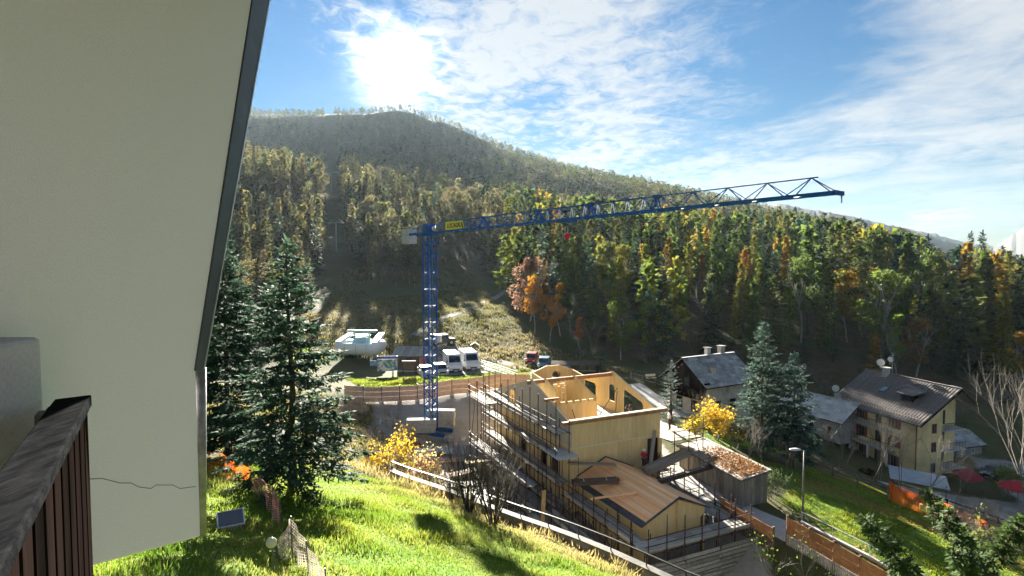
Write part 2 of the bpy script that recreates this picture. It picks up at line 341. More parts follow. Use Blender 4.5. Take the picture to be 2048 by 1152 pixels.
def ground_material():
    m = bpy.data.materials.new('ground'); m.use_nodes = True; nt = m.node_tree; L = nt.links.new; b = nt.nodes['Principled BSDF']
    b.inputs['Roughness'].default_value = .95; b.inputs['Specular IOR Level'].default_value = .1
    geo = nd(nt, 'ShaderNodeNewGeometry')
    def noise(s, d=5, r=.65):
        n = nd(nt, 'ShaderNodeTexNoise', inp={'Scale': s, 'Detail': d, 'Roughness': r}); L(geo.outputs['Position'], n.inputs['Vector']); return n.outputs['Fac']
    def mr(f, a, b_):
        r = nd(nt, 'ShaderNodeMapRange', inp={'From Min': a, 'From Max': b_}); L(f, r.inputs[0]); return r.outputs[0]
    def mix(f, a, b_):
        n = nd(nt, 'ShaderNodeMix', data_type='RGBA'); L(f, n.inputs['Factor'])
        for i, c in ((6, a), (7, b_)):
            if isinstance(c, tuple): n.inputs[i].default_value = (*c, 1)
            else: L(c, n.inputs[i])
        return n.outputs[2]
    big, mid, fine = noise(.12), noise(.6), noise(6., 6)
    dry = mix(mr(mid, .35, .65), (.06, .06, .022), (.12, .1, .042))
    dry = mix(mr(big, .42, .6), dry, (.045, .07, .018))
    dry = mix(mr(fine, .3, .75), dry, (.085, .08, .035))
    grass = mix(mr(mid, .35, .65), (.07, .15, .012), (.16, .22, .02))
    grass = mix(mr(big, .55, .7), grass, (.2, .19, .045))
    grass = mix(mr(fine, .55, .8), grass, (.035, .09, .01))
    dirt = mix(mr(mid, .3, .7), (.22, .21, .19), (.42, .4, .37)); dirt = mix(mr(fine, .35, .7), dirt, (.3, .285, .26))
    lit = mix(mr(mid, .35, .65), (.05, .048, .026), (.11, .08, .042)); lit = mix(mr(big, .5, .65), lit, (.035, .05, .015))
    def att(n_):
        a = nd(nt, 'ShaderNodeAttribute', attribute_name=n_); return a.outputs['Fac']
    def edge(n_):
        ad = nd(nt, 'ShaderNodeMath', operation='ADD'); L(att(n_), ad.inputs[0]); sc = nd(nt, 'ShaderNodeMath', operation='MULTIPLY_ADD'); L(mid, sc.inputs[0]); sc.inputs[1].default_value = .8; sc.inputs[2].default_value = -.4; L(sc.outputs[0], ad.inputs[1]); return mr(ad.outputs[0], .35, .65)
    c = mix(edge('litter'), dry, lit); c = mix(edge('fresh'), c, grass); c = mix(edge('dirt'), c, dirt)
    L(c, b.inputs['Base Color'])
    bp = nd(nt, 'ShaderNodeBump', inp={'Strength': .7, 'Distance': .12}); L(fine, bp.inputs['Height']); L(bp.outputs[0], b.inputs['Normal'])
    return m
me = big_mesh('ground', np.stack([GX, GY, GZ], -1).reshape(-1, 3), quads=quads, mats=[ground_material()], smooth=True,
              attr={'fresh': A_grass.ravel(), 'dirt': A_dirt.ravel(), 'litter': A_litter.ravel()})
tag(link(bpy.data.objects.new('ground', me)), 'grassy valley floor rising into the forested mountain slope', kind='structure')

# far ridges in the blue distance on the right
def far_hill(name, sky, d, depth, mat, label):
    sky = np.array(sky, float); pxs = np.linspace(sky[0, 0], sky[-1, 0], 150); pys = np.interp(pxs, sky[:, 0], sky[:, 1]) + rng.normal(0, 1.0, 150)
    rows = []
    for k, (f, dz) in enumerate(((-.9, -1.3), (-.55, -.8), (-.25, -.3), (0, 0), (.3, -.25), (.9, -1.))):
        row = []
        for a, b in zip(pxs, pys):
            p = at(a, b, d); q = p * ((d + f * depth) / d); h = 130 * d / 2000
            row.append((q.x, q.y, p.z + dz * h + (rng.normal(0, .012) * h if k not in (0, 3) else 0)))
        rows.append(row)
    n = len(pxs); V = np.array(rows).reshape(-1, 3); I = np.arange(len(V)).reshape(len(rows), n)
    Q = np.stack([I[:-1, :-1], I[1:, :-1], I[1:, 1:], I[:-1, 1:]], -1).reshape(-1, 4)
    tag(link(bpy.data.objects.new(name, big_mesh(name, V, quads=Q, mats=[mat], smooth=True))), label, kind='structure')
hm = M('far_hill_woods', (.014, .02, .017), (.03, .032, .024), scale=.03, detail=8, bump=.8)
far_hill('hill', [(1250, 430), (1560, 408), (1700, 432), (1790, 452), (1880, 478), (1960, 500), (2040, 520), (2300, 560)], 1700, 700, hm, 'wooded ridge behind the forested slope on the right')
far_hill('hill', [(1500, 420), (1760, 448), (1870, 468), (1940, 488), (1990, 490), (2048, 455), (2150, 425), (2300, 430)], 2400, 900, hm, 'blue far mountain rising at the right end of the valley')
# ------------------------------------------------------------------ tree prototypes
def kites(P, D, N, Lg, Wd):
    P, D, N = (np.asarray(a, float) for a in (P, D, N)); Lg = np.asarray(Lg, float)[:, None]; Wd = np.asarray(Wd, float)[:, None]
    S = np.cross(D, N); S /= np.linalg.norm(S, axis=1, keepdims=True) + 1e-9
    V = np.stack([P, P + D * Lg * .45 + S * Wd * .5, P + D * Lg, P + D * Lg * .45 - S * Wd * .5], 1)
    return V.reshape(-1, 3)
def quads_of(n): return np.arange(n * 4).reshape(-1, 4)
def unitv(a): return a / (np.linalg.norm(a, axis=-1, keepdims=True) + 1e-9)
def conifer(h, rmax, whorls, nb, tw_l, tw_w, step, base=.06, powr=.8, droop=.25, up_top=.6, seed=0, gap=.0, tert=False, jit=.25):
    g = np.random.default_rng(seed); PP, DD, NN, LL, WW = [], [], [], [], []
    for k in range(whorls):
        t = base + (1 - base) * (k + g.uniform(0, .7)) / whorls
        if t > .985: continue
        for j in range(nb if t < .85 else max(3, nb - 2)):
            if g.random() < gap: continue
            tt = min(.99, t + g.normal(0, .012)); az = g.uniform(0, 2 * math.pi)
            ln = rmax * ((1 - tt) ** powr) * g.uniform(1 - jit * 1.6, 1 + jit) + .12 * rmax * (1 - tt) + .03 * rmax
            e0 = (-.05 + up_top * tt ** 1.5) * g.uniform(.6, 1.3); cr = droop * (1 - tt) * g.uniform(.5, 1.4)
            n = max(3, int(ln / step)); s = np.linspace(.12 if ln > .6 else .0, 1, n); s = s + g.normal(0, .02, n)
            hor = np.array([math.cos(az), math.sin(az), 0]); rr = ln * s
            P = np.outer(rr, hor); P[:, 2] = h * tt + rr * math.tan(e0) - cr * rr * s + .35 * cr * rr * s ** 3
            T = unitv(np.gradient(P, axis=0)); side = unitv(np.cross(T, [0, 0, 1.]))
            env = np.sin(np.clip(.25 + s * .75, 0, 1) * math.pi) ** .6
            for sg in (-1, 1):
                a = g.uniform(.7, 1.15, n)[:, None]; D = unitv(T * np.cos(a) + sg * side * np.sin(a) + np.array([0, 0, 1.]) * g.normal(-.18, .16, n)[:, None])
                L = tw_l * (.35 + .75 * env) * g.uniform(.6, 1.25, n) * (.5 + .5 * min(1, ln / (rmax * .5)))
                N = unitv(np.array([0, 0, 1.]) + g.normal(0, .45, (n, 3)))
                PP.append(P); DD.append(D); NN.append(N); LL.append(L); WW.append(tw_w * g.uniform(.7, 1.2, n))
                if tert:
                    for f in (.35, .7):
                        Q = P + D * (L * f)[:, None]
                        for s2 in (-1, 1):
                            D2 = unitv(D * .75 + s2 * unitv(np.cross(D, N)) * .8 + g.normal(0, .15, (n, 3)) - np.array([0, 0, .15]))
                            PP.append(Q); DD.append(D2); NN.append(unitv(N + g.normal(0, .5, (n, 3)))); LL.append(L * .5); WW.append(np.full(n, tw_w * .8))
            PP.append(P[-1:]); DD.append(T[-1:]); NN.append(np.array([[0, 0, 1.]])); LL.append(np.array([tw_l * .7])); WW.append(np.array([tw_w]))
            # needles along the branch itself
            PP.append(P[:-1]); DD.append(T[:-1]); NN.append(np.tile([0, 0, 1.], (n - 1, 1)) + g.normal(0, .2, (n - 1, 3))); LL.append(np.full(n - 1, ln / n * 1.7)); WW.append(np.full(n - 1, tw_w * .6))
    # leader
    m = 6; PP.append(np.c_[np.zeros(m), np.zeros(m), np.linspace(.93, .985, m) * h]); DD.append(unitv(np.c_[g.normal(0, .25, (m, 2)), np.ones(m)])); NN.append(g.normal(0, 1, (m, 3))); LL.append(np.full(m, .045 * h)); WW.append(np.full(m, tw_w))
    return kites(*(np.concatenate(a) for a in (PP, DD, NN, LL, WW)))
def larch(h, rmax, n, leaf, base=.12, seed=0, powr=.75):
    """soft irregular conical crown: tufts along upswept branches"""
    g = np.random.default_rng(seed); P, D = [], []
    nb = int(n / 9)
    for k in range(nb):
        t = base + (1 - base) * (k / nb) ** .85; az = g.uniform(0, 6.283)
        prof = min(1., (t - base) / .1 + .45) * (1 - (t - base) / (1 - base)) ** powr
        ln = rmax * (prof * g.uniform(.55, 1.15) + .05); m = 9
        s = np.sqrt(g.uniform(.03, 1, m)); r_ = ln * s
        az_ = az + g.normal(0, .12, m)
        p = np.c_[np.cos(az_) * r_, np.sin(az_) * r_, h * t + r_ * .12 - .22 * r_ * s * (1 - t) + g.normal(0, .05 * rmax, m)]
        P.append(p); d = np.c_[np.cos(az_), np.sin(az_), g.normal(-.1, .35, m)]; D.append(unitv(d + g.normal(0, .35, (m, 3))))
    m = 8; P.append(np.c_[g.normal(0, .03 * rmax, (m, 2)), np.linspace(.9, .97, m) * h]); D.append(unitv(np.c_[g.normal(0, .4, (m, 2)), np.ones(m)]))
    P, D = np.concatenate(P), np.concatenate(D); k = len(P)
    return kites(P, D, g.normal(0, 1, (k, 3)) + [0, 0, .8], leaf * g.uniform(.6, 1.3, k), leaf * g.uniform(.4, .75, k))
def leafy(h, r, n, leaf, seed=0, base=.3, lobes=9):
    g = np.random.default_rng(seed); cs = []
    for i in range(lobes):
        t = g.uniform(0, 1); z = h * (base + (1 - base) * (.15 + .75 * t)); rad = r * math.sin(math.pi * min(.95, .25 + .65 * t)) * g.uniform(.2, .75); a = g.uniform(0, 6.28)
        cs.append((math.cos(a) * rad, math.sin(a) * rad, z, r * g.uniform(.32, .6)))
    cs.append((0, 0, h * .93 - r * .15, r * .35)); m = n // len(cs); P = []
    for c in cs:
        v = unitv(g.normal(0, 1, (m, 3))) * (g.uniform(.25, 1, (m, 1)) ** .5) * c[3]; v[:, 2] *= .85; P.append(v + c[:3])
    P = np.concatenate(P); k = len(P)
    return kites(P, unitv(g.normal(0, 1, (k, 3)) + [0, 0, -.3]), g.normal(0, 1, (k, 3)), leaf * g.uniform(.6, 1.3, k), leaf * g.uniform(.5, .8, k))
def limb(p0, p1, r0, r1, V, Q, n=3):
    p0, p1 = np.asarray(p0), np.asarray(p1); d = unitv(p1 - p0); a = unitv(np.cross(d, [.31, .2, .93] if abs(d[2]) < .9 else [1, .1, 0])); b = np.cross(d, a); k = sum(len(x) for x in V)
    an = np.arange(n) * 2 * math.pi / n; ring = np.cos(an)[:, None] * a + np.sin(an)[:, None] * b
    V.append(np.r_[p0 + ring * r0, p1 + ring * r1])
    for i in range(n): j = (i + 1) % n; Q.append((k + i, k + j, k + n + j, k + n + i))
def bare(h, seed=0, depth=5, spread=.55, r0=None, kids=3, stems=1, fan=.0, first=.28, gnarl=.12):
    g = np.random.default_rng(seed); V, Q, tips = [], [], []
    def grow(p, d, ln, r, lev):
        q = p
        for s in range(2):
            d = unitv(d + g.normal(0, gnarl, 3) + [0, 0, .04]); q2 = q + d * ln * .5; limb(q, q2, r * (1 - .2 * s), r * (.8 - .2 * s), V, Q, 4 if lev >= depth - 1 else 3); q = q2
        tips.append((q, lev))
        if lev <= 0: return
        for i in range(kids):
            nd_ = unitv(d * 1.0 + unitv(g.normal(0, 1, 3)) * spread * g.uniform(.6, 1.4) + [0, 0, .12])
            grow(q - d * ln * g.uniform(0, .45), nd_, ln * g.uniform(.55, .85), r * .55, lev - 1)
    r0 = r0 or h * .014
    for s in range(stems):
        a = g.uniform(0, 6.28); d = unitv(np.array([math.cos(a) * fan, math.sin(a) * fan, 1.]))
        grow(np.array([math.cos(a), math.sin(a), 0]) * .12 * (stems > 1) + [0, 0, -.25], d, h * first * g.uniform(.8, 1.15), r0, depth - 1)
    V = np.concatenate(V); Q = np.array(Q); zm = V[:, 2].max(); V = V * (h / zm)
    return V, Q, np.array([t[0] for t in tips]) * (h / zm), np.array([t[1] for t in tips])
def trunk_mesh(name, h, r, mat, seed=0, top=.96, sides=7, bend=.01):
    g = np.random.default_rng(seed); V, Q = [], []; n = 7; pts = [np.array([g.normal(0, bend) * h * (k > 0), g.normal(0, bend) * h * (k > 0), -.4 + (h * top + .4) * k / n]) for k in range(n + 1)]
    rs = [r * (1.25 if k == 0 else (1 - .93 * k / n)) for k in range(n + 1)]
    b = MB(); b.loft([[(p[0] + q * math.cos(6.2832 * i / sides), p[1] + q * math.sin(6.2832 * i / sides), p[2]) for i in range(sides)] for p, q in zip(pts, rs)])
    return b.mesh(name, mat, smooth=True)
def crown_mesh(name, V, mat): return big_mesh(name, V, quads=quads_of(len(V) // 4), mats=[mat])
m_needle = M('needles', (.55, .55, .55), (1.15, 1.15, 1.1), scale=1.3, rough=.75, objcol=True, transl=.42, rand=.12, spec=.15)
m_leaf = M('leaves', (.6, .6, .6), (1.2, 1.15, 1.1), scale=1.1, rough=.7, objcol=True, transl=.5, rand=.1, spec=.15)
m_bark = M('bark', (.05, .038, .028), (.12, .095, .07), scale=4, rough=.95, bump=.6, stretch=(1, 1, .25))
m_greybark = M('grey_bark', (.12, .105, .09), (.24, .215, .185), scale=4, rough=.95, bump=.5)
m_birch = M('pale_bark', (.2, .17, .14), (.45, .41, .36), scale=5, rough=.9, stretch=(1, 1, .6))
m_twig = M('twigs', (.14, .115, .095), (.3, .26, .22), scale=3, rough=.95)

def place_tree(name, label, cat, group, loc, rz, sc, trunk, crown, col, branches=None):
    e = thing(name, label, cat, loc, rz, group); e.scale = sc if isinstance(sc, tuple) else (sc, sc, sc)
    t = link(bpy.data.objects.new('trunk', trunk), e)
    if crown is not None: c = link(bpy.data.objects.new('crown', crown), e); c.color = (*col, 1)
    return e
# ---- unit-height (10 m) forest prototypes
FT = {}
FT['larch'] = [(trunk_mesh('larch_trunk', 10, .13, m_bark, s, sides=5), crown_mesh('larch_crown', np.r_[conifer(10, r * 1.12, 34, 6, .5, .2, .36, base=b, droop=.12, seed=s, powr=.82, up_top=.5, gap=.12, jit=.32), larch(10, r * .75, 420, .5, b, s, .95)], m_needle)) for s, r, b in ((1, 1.6, .14), (2, 1.35, .2), (3, 1.8, .1), (4, 1.25, .26), (12, 1.5, .12))]
FT['spruce'] = [(trunk_mesh('spruce_trunk', 10, .14, m_bark, s, sides=5), crown_mesh('spruce_crown', conifer(10, r, 26, 5, .6, .24, .34, seed=s, droop=.45, base=.08), m_needle)) for s, r in ((5, 1.7), (6, 1.45))]
def leafy_pair(s, h, r, n, lf, base):
    V, Q, tips, lev = bare(h * .93, s, 4, .5, r0=.11, kids=3, first=.34)
    tm = big_mesh('leafy_trunk', V, quads=Q, mats=[m_birch]); return tm, crown_mesh('leafy_crown', leafy(h, r, n, lf, s, base), m_leaf)
FT['leafy'] = [leafy_pair(7, 10, 2.2, 2200, .3, .33), leafy_pair(8, 10, 1.7, 2000, .3, .25), leafy_pair(9, 10, 2.6, 2400, .32, .15)]
def bare_mesh(name, mat, **k):
    V, Q, t, l = bare(**k); return big_mesh(name, V, quads=Q, mats=[mat])
FT['bare'] = [bare_mesh('bare_branches', m_twig, h=10, seed=s, depth=5, spread=.5, kids=3, first=.33, r0=.1) for s in (21, 22, 23)]
# ------------------------------------------------------------------ forest on the slopes
OLIVE, TAN, ROSE, GOLD, ORANGE, GREEN, LIME, DARK, TEAL, MOSS, RUST = (.15, .15, .055), (.23, .21, .095), (.26, .15, .10), (.42, .25, .02), (.42, .18, .025), (.08, .13, .025), (.13, .19, .02), (.03, .055, .03), (.045, .09, .06), (.12, .145, .04), (.24, .115, .03)
key_trees = [ # px, py of the top, distance, kind, colour, label
 (1060, 510, 117, 'leafy', ROSE, 'rosy pink autumn tree at the left edge of the dark forest'),
 (1088, 518, 122, 'larch', (.3, .19, .05), 'ochre larch just right of the rosy pink tree'),
 (1070, 552, 108, 'leafy', (.5, .24, .03), 'slim orange birch with a pale straight trunk beside the meadow'),
 (1122, 560, 107, 'leafy', (.5, .26, .03), 'tall orange birch at the right end of the orange birch group'),
 (1100, 596, 103, 'leafy', (.48, .22, .04), 'low broad orange birch in front of the birch group'),
 (1160, 632, 100, 'leafy', (.4, .16, .05), 'thin small orange sapling at the forest foot right of the birches'),
 (1118, 448, 150, 'larch', MOSS, 'tall pale green larch under the red crane hook'),
 (1180, 440, 170, 'larch', OLIVE, 'large olive larch right of the red crane hook'),
 (1250, 440, 165, 'spruce', (.035, .06, .025), 'dark green spruce between larches under the jib'),
 (1292, 492, 122, 'larch', (.13, .17, .025), 'tall yellow green larch standing in front of the dark forest'),
 (1332, 492, 133, 'larch', (.36, .25, .03), 'golden topped larch behind the tall yellow green larch'),
 (1352, 528, 120, 'larch', (.1, .13, .025), 'mossy green larch right beside the tall yellow green larch'),
 (1405, 508, 150, 'larch', (.34, .15, .03), 'small rust topped larch between two green ones'),
 (1440, 528, 124, 'larch', (.12, .19, .02), 'bright green larch left of the big orange larch'),
 (1490, 498, 132, 'larch', (.38, .19, .025), 'big orange larch with a broad crown above the grey chalet'),
 (1470, 600, 108, 'larch', (.26, .24, .025), 'low yellow larch directly above the grey chalet roof'),
 (1580, 574, 112, 'larch', (.12, .2, .02), 'bright green narrow larch behind the big blue spruce'),
 (1655, 558, 118, 'larch', (.24, .15, .035), 'brown orange larch right of the bright green narrow larch'),
 (1752, 668, 98, 'larch', (.42, .21, .03), 'smallest orange larch above the brown tiled roof'),
 (1800, 622, 104, 'leafy', (.13, .21, .02), 'round bright green tree above the tiled house roof'),
 (1835, 632, 106, 'leafy', (.25, .14, .05), 'dull russet tree right of the round bright green tree'),
 (1745, 600, 125, 'larch', (.26, .14, .03), 'russet larch in the dark wood behind the tiled house'),
 (1790, 550, 140, 'larch', (.28, .14, .03), 'tall russet larch half way up the dark wood'),
 (1920, 560, 140, 'larch', (.26, .15, .035), 'broad brown larch left of the bare wood on the right'),
 (2010, 540, 150, 'larch', (.19, .17, .03), 'yellow green larch at the right edge of the wood'),
 (2044, 660, 110, 'leafy', (.4, .24, .03), 'orange tree cut by the right edge of the view'),
 (1838, 482, 180, 'spruce', DARK, 'dark pointed spruce rising left of the bare crest wood'),
 (1942, 464, 215, 'spruce', DARK, 'left one of the twin dark spruces on the skyline'),
 (1966, 462, 220, 'spruce', DARK, 'right one of the twin dark spruces on the skyline'),
 (2006, 492, 205, 'spruce', DARK, 'lone dark spruce right of the twin skyline spruces'),
 (1478, 422, 260, 'spruce', DARK, 'single black green spruce on the crest among yellow larches'),
 (1700, 462, 258, 'larch', (.55, .32, .02), 'leftmost glowing golden tree on the crest under the far ridge'),
 (1724, 458, 262, 'leafy', (.58, .34, .02), 'brightest golden tree on the crest under the far ridge'),
 (1748, 462, 258, 'leafy', (.55, .32, .02), 'golden tree at the middle of the crest row'),
 (1772, 466, 262, 'leafy', (.55, .33, .03), 'rightmost golden tree of the bright crest row'),
 (1512, 428, 255, 'larch', (.36, .33, .02), 'yellow larch right of the black green crest spruce'),
 (1535, 428, 252, 'larch', (.38, .33, .02), 'yellow larch near the crane jib tip on the crest'),
 (1560, 432, 255, 'larch', (.33, .31, .02), 'last yellow larch on the crest right of the jib'),
 (1440, 425, 240, 'larch', (.36, .22, .03), 'orange yellow larch on the crest left of the black green spruce'),
 (1410, 425, 240, 'larch', (.16, .2, .025), 'light green larch on the crest just below the jib'),
 (1360, 428, 235, 'larch', (.38, .2, .025), 'orange larch on the crest below the middle of the jib'),
 (738, 488, 168, 'leafy', (.24, .17, .11), 'round tan tree beside the ski lift clearing'),
 (712, 398, 235, 'spruce', (.025, .05, .03), 'tall dark spruce beside the ski lift line'),
 (730, 455, 205, 'spruce', (.06, .12, .07), 'small teal spruce behind the round tan tree'),
 (775, 520, 160, 'leafy', (.22, .16, .1), 'brown bushy tree left of the crane mast'),
 (1000, 500, 165, 'spruce', TEAL, 'blue green spruce right of the upper meadow strip'),
 (1015, 470, 185, 'leafy', (.2, .17, .13), 'grey brown tree above the blue green spruce'),
 (960, 520, 0, '', None, ''),
]
forest_edge = [(668, 200), (676, 330), (692, 440), (698, 480), (706, 525), (735, 562), (800, 562), (850, 520), (885, 492), (905, 468), (962, 490), (978, 555), (1000, 592), (1036, 628), (1056, 672), (1105, 700), (1190, 716), (1330, 728), (1450, 728), (1600, 712), (1720, 716), (1900, 752), (2300, 820), (2300, 100), (666, 100)]
left_edge = [(100, 100), (654, 100), (648, 330), (642, 430), (640, 520), (622, 600), (540, 645), (300, 660), (100, 600)]
def in_forest(px, py):
    return poly_in(px, py, forest_edge) | poly_in(px, py, left_edge)
def proj_np(x, y, z):
    c = y * _fw.y + z * _fw.z; u = y * _up.y + z * _up.z
    return 1024 + FPX * x / c, 576 - FPX * u / c
used = []
def forest_kind(px, py, d, g):
    """species and colour by where on the slope the tree grows"""
    u = g.random()
    if px < 690 and d < 420: kind, pal = ('larch' if u < .8 else 'leafy' if u < .9 else 'spruce'), [OLIVE, (.19, .17, .075), (.2, .18, .07), (.17, .18, .065), (.24, .2, .09)]
    elif px < 1010 and d < 400: kind, pal = ('larch' if u < .72 else 'leafy' if u < .9 else 'spruce'), [TAN, OLIVE, (.19, .175, .075), (.21, .18, .09), (.14, .15, .06)]
    elif d > 290: kind, pal = ('larch' if u < .75 else 'spruce' if u < .92 else 'leafy'), [OLIVE, (.12, .125, .05), (.14, .13, .055), MOSS, (.11, .12, .05)]
    elif px > 1840 and d > 170: kind, pal = ('leafy' if u < .35 else 'bare' if u < .8 else 'spruce'), [(.2, .15, .08), (.3, .18, .06), MOSS]
    else: kind, pal = ('larch' if u < .62 else 'spruce' if u < .84 else 'leafy'), [GREEN, MOSS, (.14, .18, .03), GREEN, (.11, .16, .03), (.34, .22, .03), (.1, .15, .035), (.24, .24, .035)]
    c = pal[g.integers(len(pal))]; k = g.uniform(.8, 1.2)
    if kind == 'spruce': c = [(.03, .055, .025), TEAL, DARK][g.integers(3)]
    return kind, tuple(x * k for x in c)
names = {'larch': 'larch_tree', 'spruce': 'spruce_tree', 'leafy': 'autumn_tree', 'bare': 'bare_tree'}
def put_forest_tree(x, y, h, kind, colr, label, group, g):
    z = tz(x, y)
    if kind == 'bare':
        o = link(bpy.data.objects.new('bare_tree', FT['bare'][g.integers(3)])); o.location = (x, y, z - .2); o.scale = (h / 10,) * 3; o.rotation_euler[2] = g.uniform(0, 6.28); return tag(o, label, 'tree', group)
    t, c = FT[kind][g.integers(len(FT[kind]))]; s = h / 10; w = s * g.uniform(.85, 1.12) * (.9 if h > 20 else 1.05)
    return place_tree(names[kind], label, 'tree', group, (x, y, z), g.uniform(0, 6.28), (w, w, s), t, c, colr)
g = np.random.default_rng(5)
for px, py, d, kind, colr, label in key_trees:
    if not kind: continue
    p = at(px, py, d); h = max(5., p.z - tz(p.x, p.y)); used.append((p.x, p.y, 1.))
    put_forest_tree(p.x, p.y, h, kind, colr, label, 'key trees picked out of the autumn forest' if 0 else None, g)
# random fill: dart throwing with a spacing that widens with distance
cand = []
CELL = {}
def try_put(x, y, s):
    k = (int(x // 20), int(y // 20))
    for a in (-1, 0, 1):
        for b in (-1, 0, 1):
            for (u, v, w) in CELL.get((k[0] + a, k[1] + b), ()):
                if (u - x) ** 2 + (v - y) ** 2 < (max(s, w) * .97) ** 2: return False
    CELL.setdefault(k, []).append((x, y, s)); return True
for (x, y, w) in used: try_put(x, y, 3.2)
N = 60000
pxr = g.uniform(180, 2230, N); dr = np.exp(g.uniform(math.log(92), math.log(1300), N)); xr = (pxr - 1024) / FPX * dr
zr = terrain(xr, dr); qx, qy = proj_np(xr, dr, zr); ok = in_forest(qx, qy)
order = np.argsort(dr)
for i in order:
    if ok[i]:
        d = dr[i]; s = 3.9 + d * (.0125 if d < 420 else .0095)
        if qx[i] > 1050 and d < 240: s *= 1.12
        if (1330 < qx[i] < 1565 and d < 124 and g.random() < .8) or (1140 < qx[i] < 1330 and d < 108 and g.random() < .8): continue
        if try_put(xr[i], d, s): cand.append(i)
# what each candidate shows: horizon line seen so far per photo column, nearest first
hor = np.full(400, 2000.); vis = []; meta = []
for i in cand:
    kind, colr = forest_kind(qx[i], qy[i], dr[i], g)
    base_h = 19 if (qx[i] > 1050 and dr[i] < 300) else 18 if dr[i] < 420 else 15
    h = g.uniform(.7, 1.25) * base_h
    if qx[i] > 1840 and dr[i] > 170: h *= .72
    if dr[i] > 300: h *= .95
    if 1130 < qx[i] < 1600 and dr[i] < 190: h *= .74
    if dr[i] > 600: h *= .72
    if qx[i] < 1010 and dr[i] < 260: h *= .78
    if qy[i] > 560 and (qx[i] < 1050): h *= .8
    c0 = int(np.clip(qx[i] / 6, 2, 397)); top = proj_np(xr[i], dr[i], zr[i] + h)[1]
    shown = hor[c0] - top; vis.append(shown * min(1.5, 150 / dr[i])); meta.append((kind, colr, h))
    w = max(1, int(1.1 * FPX / dr[i] * h * .12 / 6)); hor[c0 - w:c0 + w + 1] = np.minimum(hor[c0 - w:c0 + w + 1], top + 6)
cand = np.array(cand); vis = np.array(vis)
inview = (qx[cand] > 395) & (qx[cand] < 2075)
rank = np.argsort(-np.where(inview, vis, -1e9)); chosen = set(rank[:250].tolist())
colname = lambda c, kind: 'dark' if sum(c) < .14 else 'golden' if c[0] > 1.35 * c[1] and c[0] > .24 else 'russet' if c[0] > 1.35 * c[1] else 'green' if c[1] > c[0] * 1.02 else 'olive'
zone = lambda px, d: 'left of the ski lift line' if px < 690 else 'between lift line and upper meadow' if px < 1010 else 'high on the slope above the jib' if d > 290 else 'below the crane jib' if px < 1500 else 'in the wood behind the right hand houses'
word = {'larch': 'larch', 'spruce': 'spruce', 'leafy': 'broadleaf tree', 'bare': 'leafless tree'}
low = {'V': [], 'C': []}
ORD = ['first', 'second', 'third', 'fourth', 'fifth', 'sixth', 'seventh', 'eighth', 'ninth', 'tenth', 'eleventh', 'twelfth', 'thirteenth', 'fourteenth', 'fifteenth', 'sixteenth', 'seventeenth', 'eighteenth', 'nineteenth', 'twentieth']
classes = {}
for n_ in chosen:
    i = cand[n_]; kind, colr, h = meta[n_]; y = dr[i]; cn = colname(colr, kind) if kind != 'bare' else 'pale'
    row = 'front' if y < 125 else 'second' if y < 165 else 'middle' if y < 215 else 'upper' if y < 290 else 'highest'
    classes.setdefault((cn, word[kind], row, zone(qx[i], y)), []).append((qx[i], n_))
tree_label = {}
for (cn, wd_, row, zn), mem in classes.items():
    mem.sort()
    for r_, (_, n_) in enumerate(mem):
        pos = '' if len(mem) == 1 else (ORD[r_] if r_ < 20 else 'far right') + ' from left, '
        tree_label[n_] = f'{cn} {wd_}, {pos}{row} rows {zn}'
LP = {}
gl = np.random.default_rng(3)
LP['larch'] = [larch(10, r, 230, .95, .08, s, powr=1.) for s, r in ((31, 1.8), (32, 1.5), (33, 2.0))]
LP['spruce'] = [larch(10, r, 220, .9, .05, s, powr=1.05) for s, r in ((34, 1.8), (35, 1.6))]
LP['leafy'] = [leafy(10, 2.2, 200, .9, s, .2) for s in (36, 37)]
LP['bare'] = [leafy(10, 2.2, 90, .8, 38, .2)]
LF = {k: [v.reshape(-1, 4, 3)[gl.random(len(v) // 4) < .5].reshape(-1, 3) for v in vs] for k, vs in LP.items()}
for n_, i in enumerate(cand):
    kind, colr, h = meta[n_]; x, y = float(xr[i]), float(dr[i])
    if n_ in chosen:
        cn = colname(colr, kind) if kind != 'bare' else 'pale'
        zn = zone(qx[i], y)
        put_forest_tree(x, y, h, kind, colr, tree_label[n_], f'{cn} {word[kind]}s {zn}', g)
    else:
        if qx[i] < 200 or qx[i] > 2120: continue
        src = LP if y < 420 else LF
        v = src[kind][g.integers(len(src[kind]))]; a = g.uniform(0, 6.28); s = h / 10; w = s * g.uniform(.9, 1.25) * (1.75 if y > 600 else 1.2 if y > 420 else 1)
        ca, sa = math.cos(a) * w, math.sin(a) * w
        q = np.c_[v[:, 0] * ca - v[:, 1] * sa + x, v[:, 0] * sa + v[:, 1] * ca + y, v[:, 2] * s + zr[i]]
        low['V'].append(q); cc = np.array(colr if kind != 'bare' else (.16, .13, .1))
        low['C'].append(np.repeat(cc[None] * gl.uniform(.75, 1.25, (len(v) // 4, 1)), 4, axis=0))
V = np.concatenate(low['V']); C = np.concatenate(low['C'])
mf = bpy.data.materials.new('far_forest'); mf.use_nodes = True
nt = mf.node_tree; b = nt.nodes['Principled BSDF']; b.inputs['Roughness'].default_value = .85; b.inputs['Specular IOR Level'].default_value = .1
a = nd(nt, 'ShaderNodeAttribute', attribute_name='tint'); nt.links.new(a.outputs['Color'], b.inputs['Base Color'])
t = nd(nt, 'ShaderNodeBsdfTranslucent'); nt.links.new(a.outputs['Color'], t.inputs[0]); ms = nd(nt, 'ShaderNodeMixShader'); ms.inputs[0].default_value = .4
nt.links.new(b.outputs[0], ms.inputs[1]); nt.links.new(t.outputs[0], ms.inputs[2]); nt.links.new(ms.outputs[0], nt.nodes['Material Output'].inputs[0])
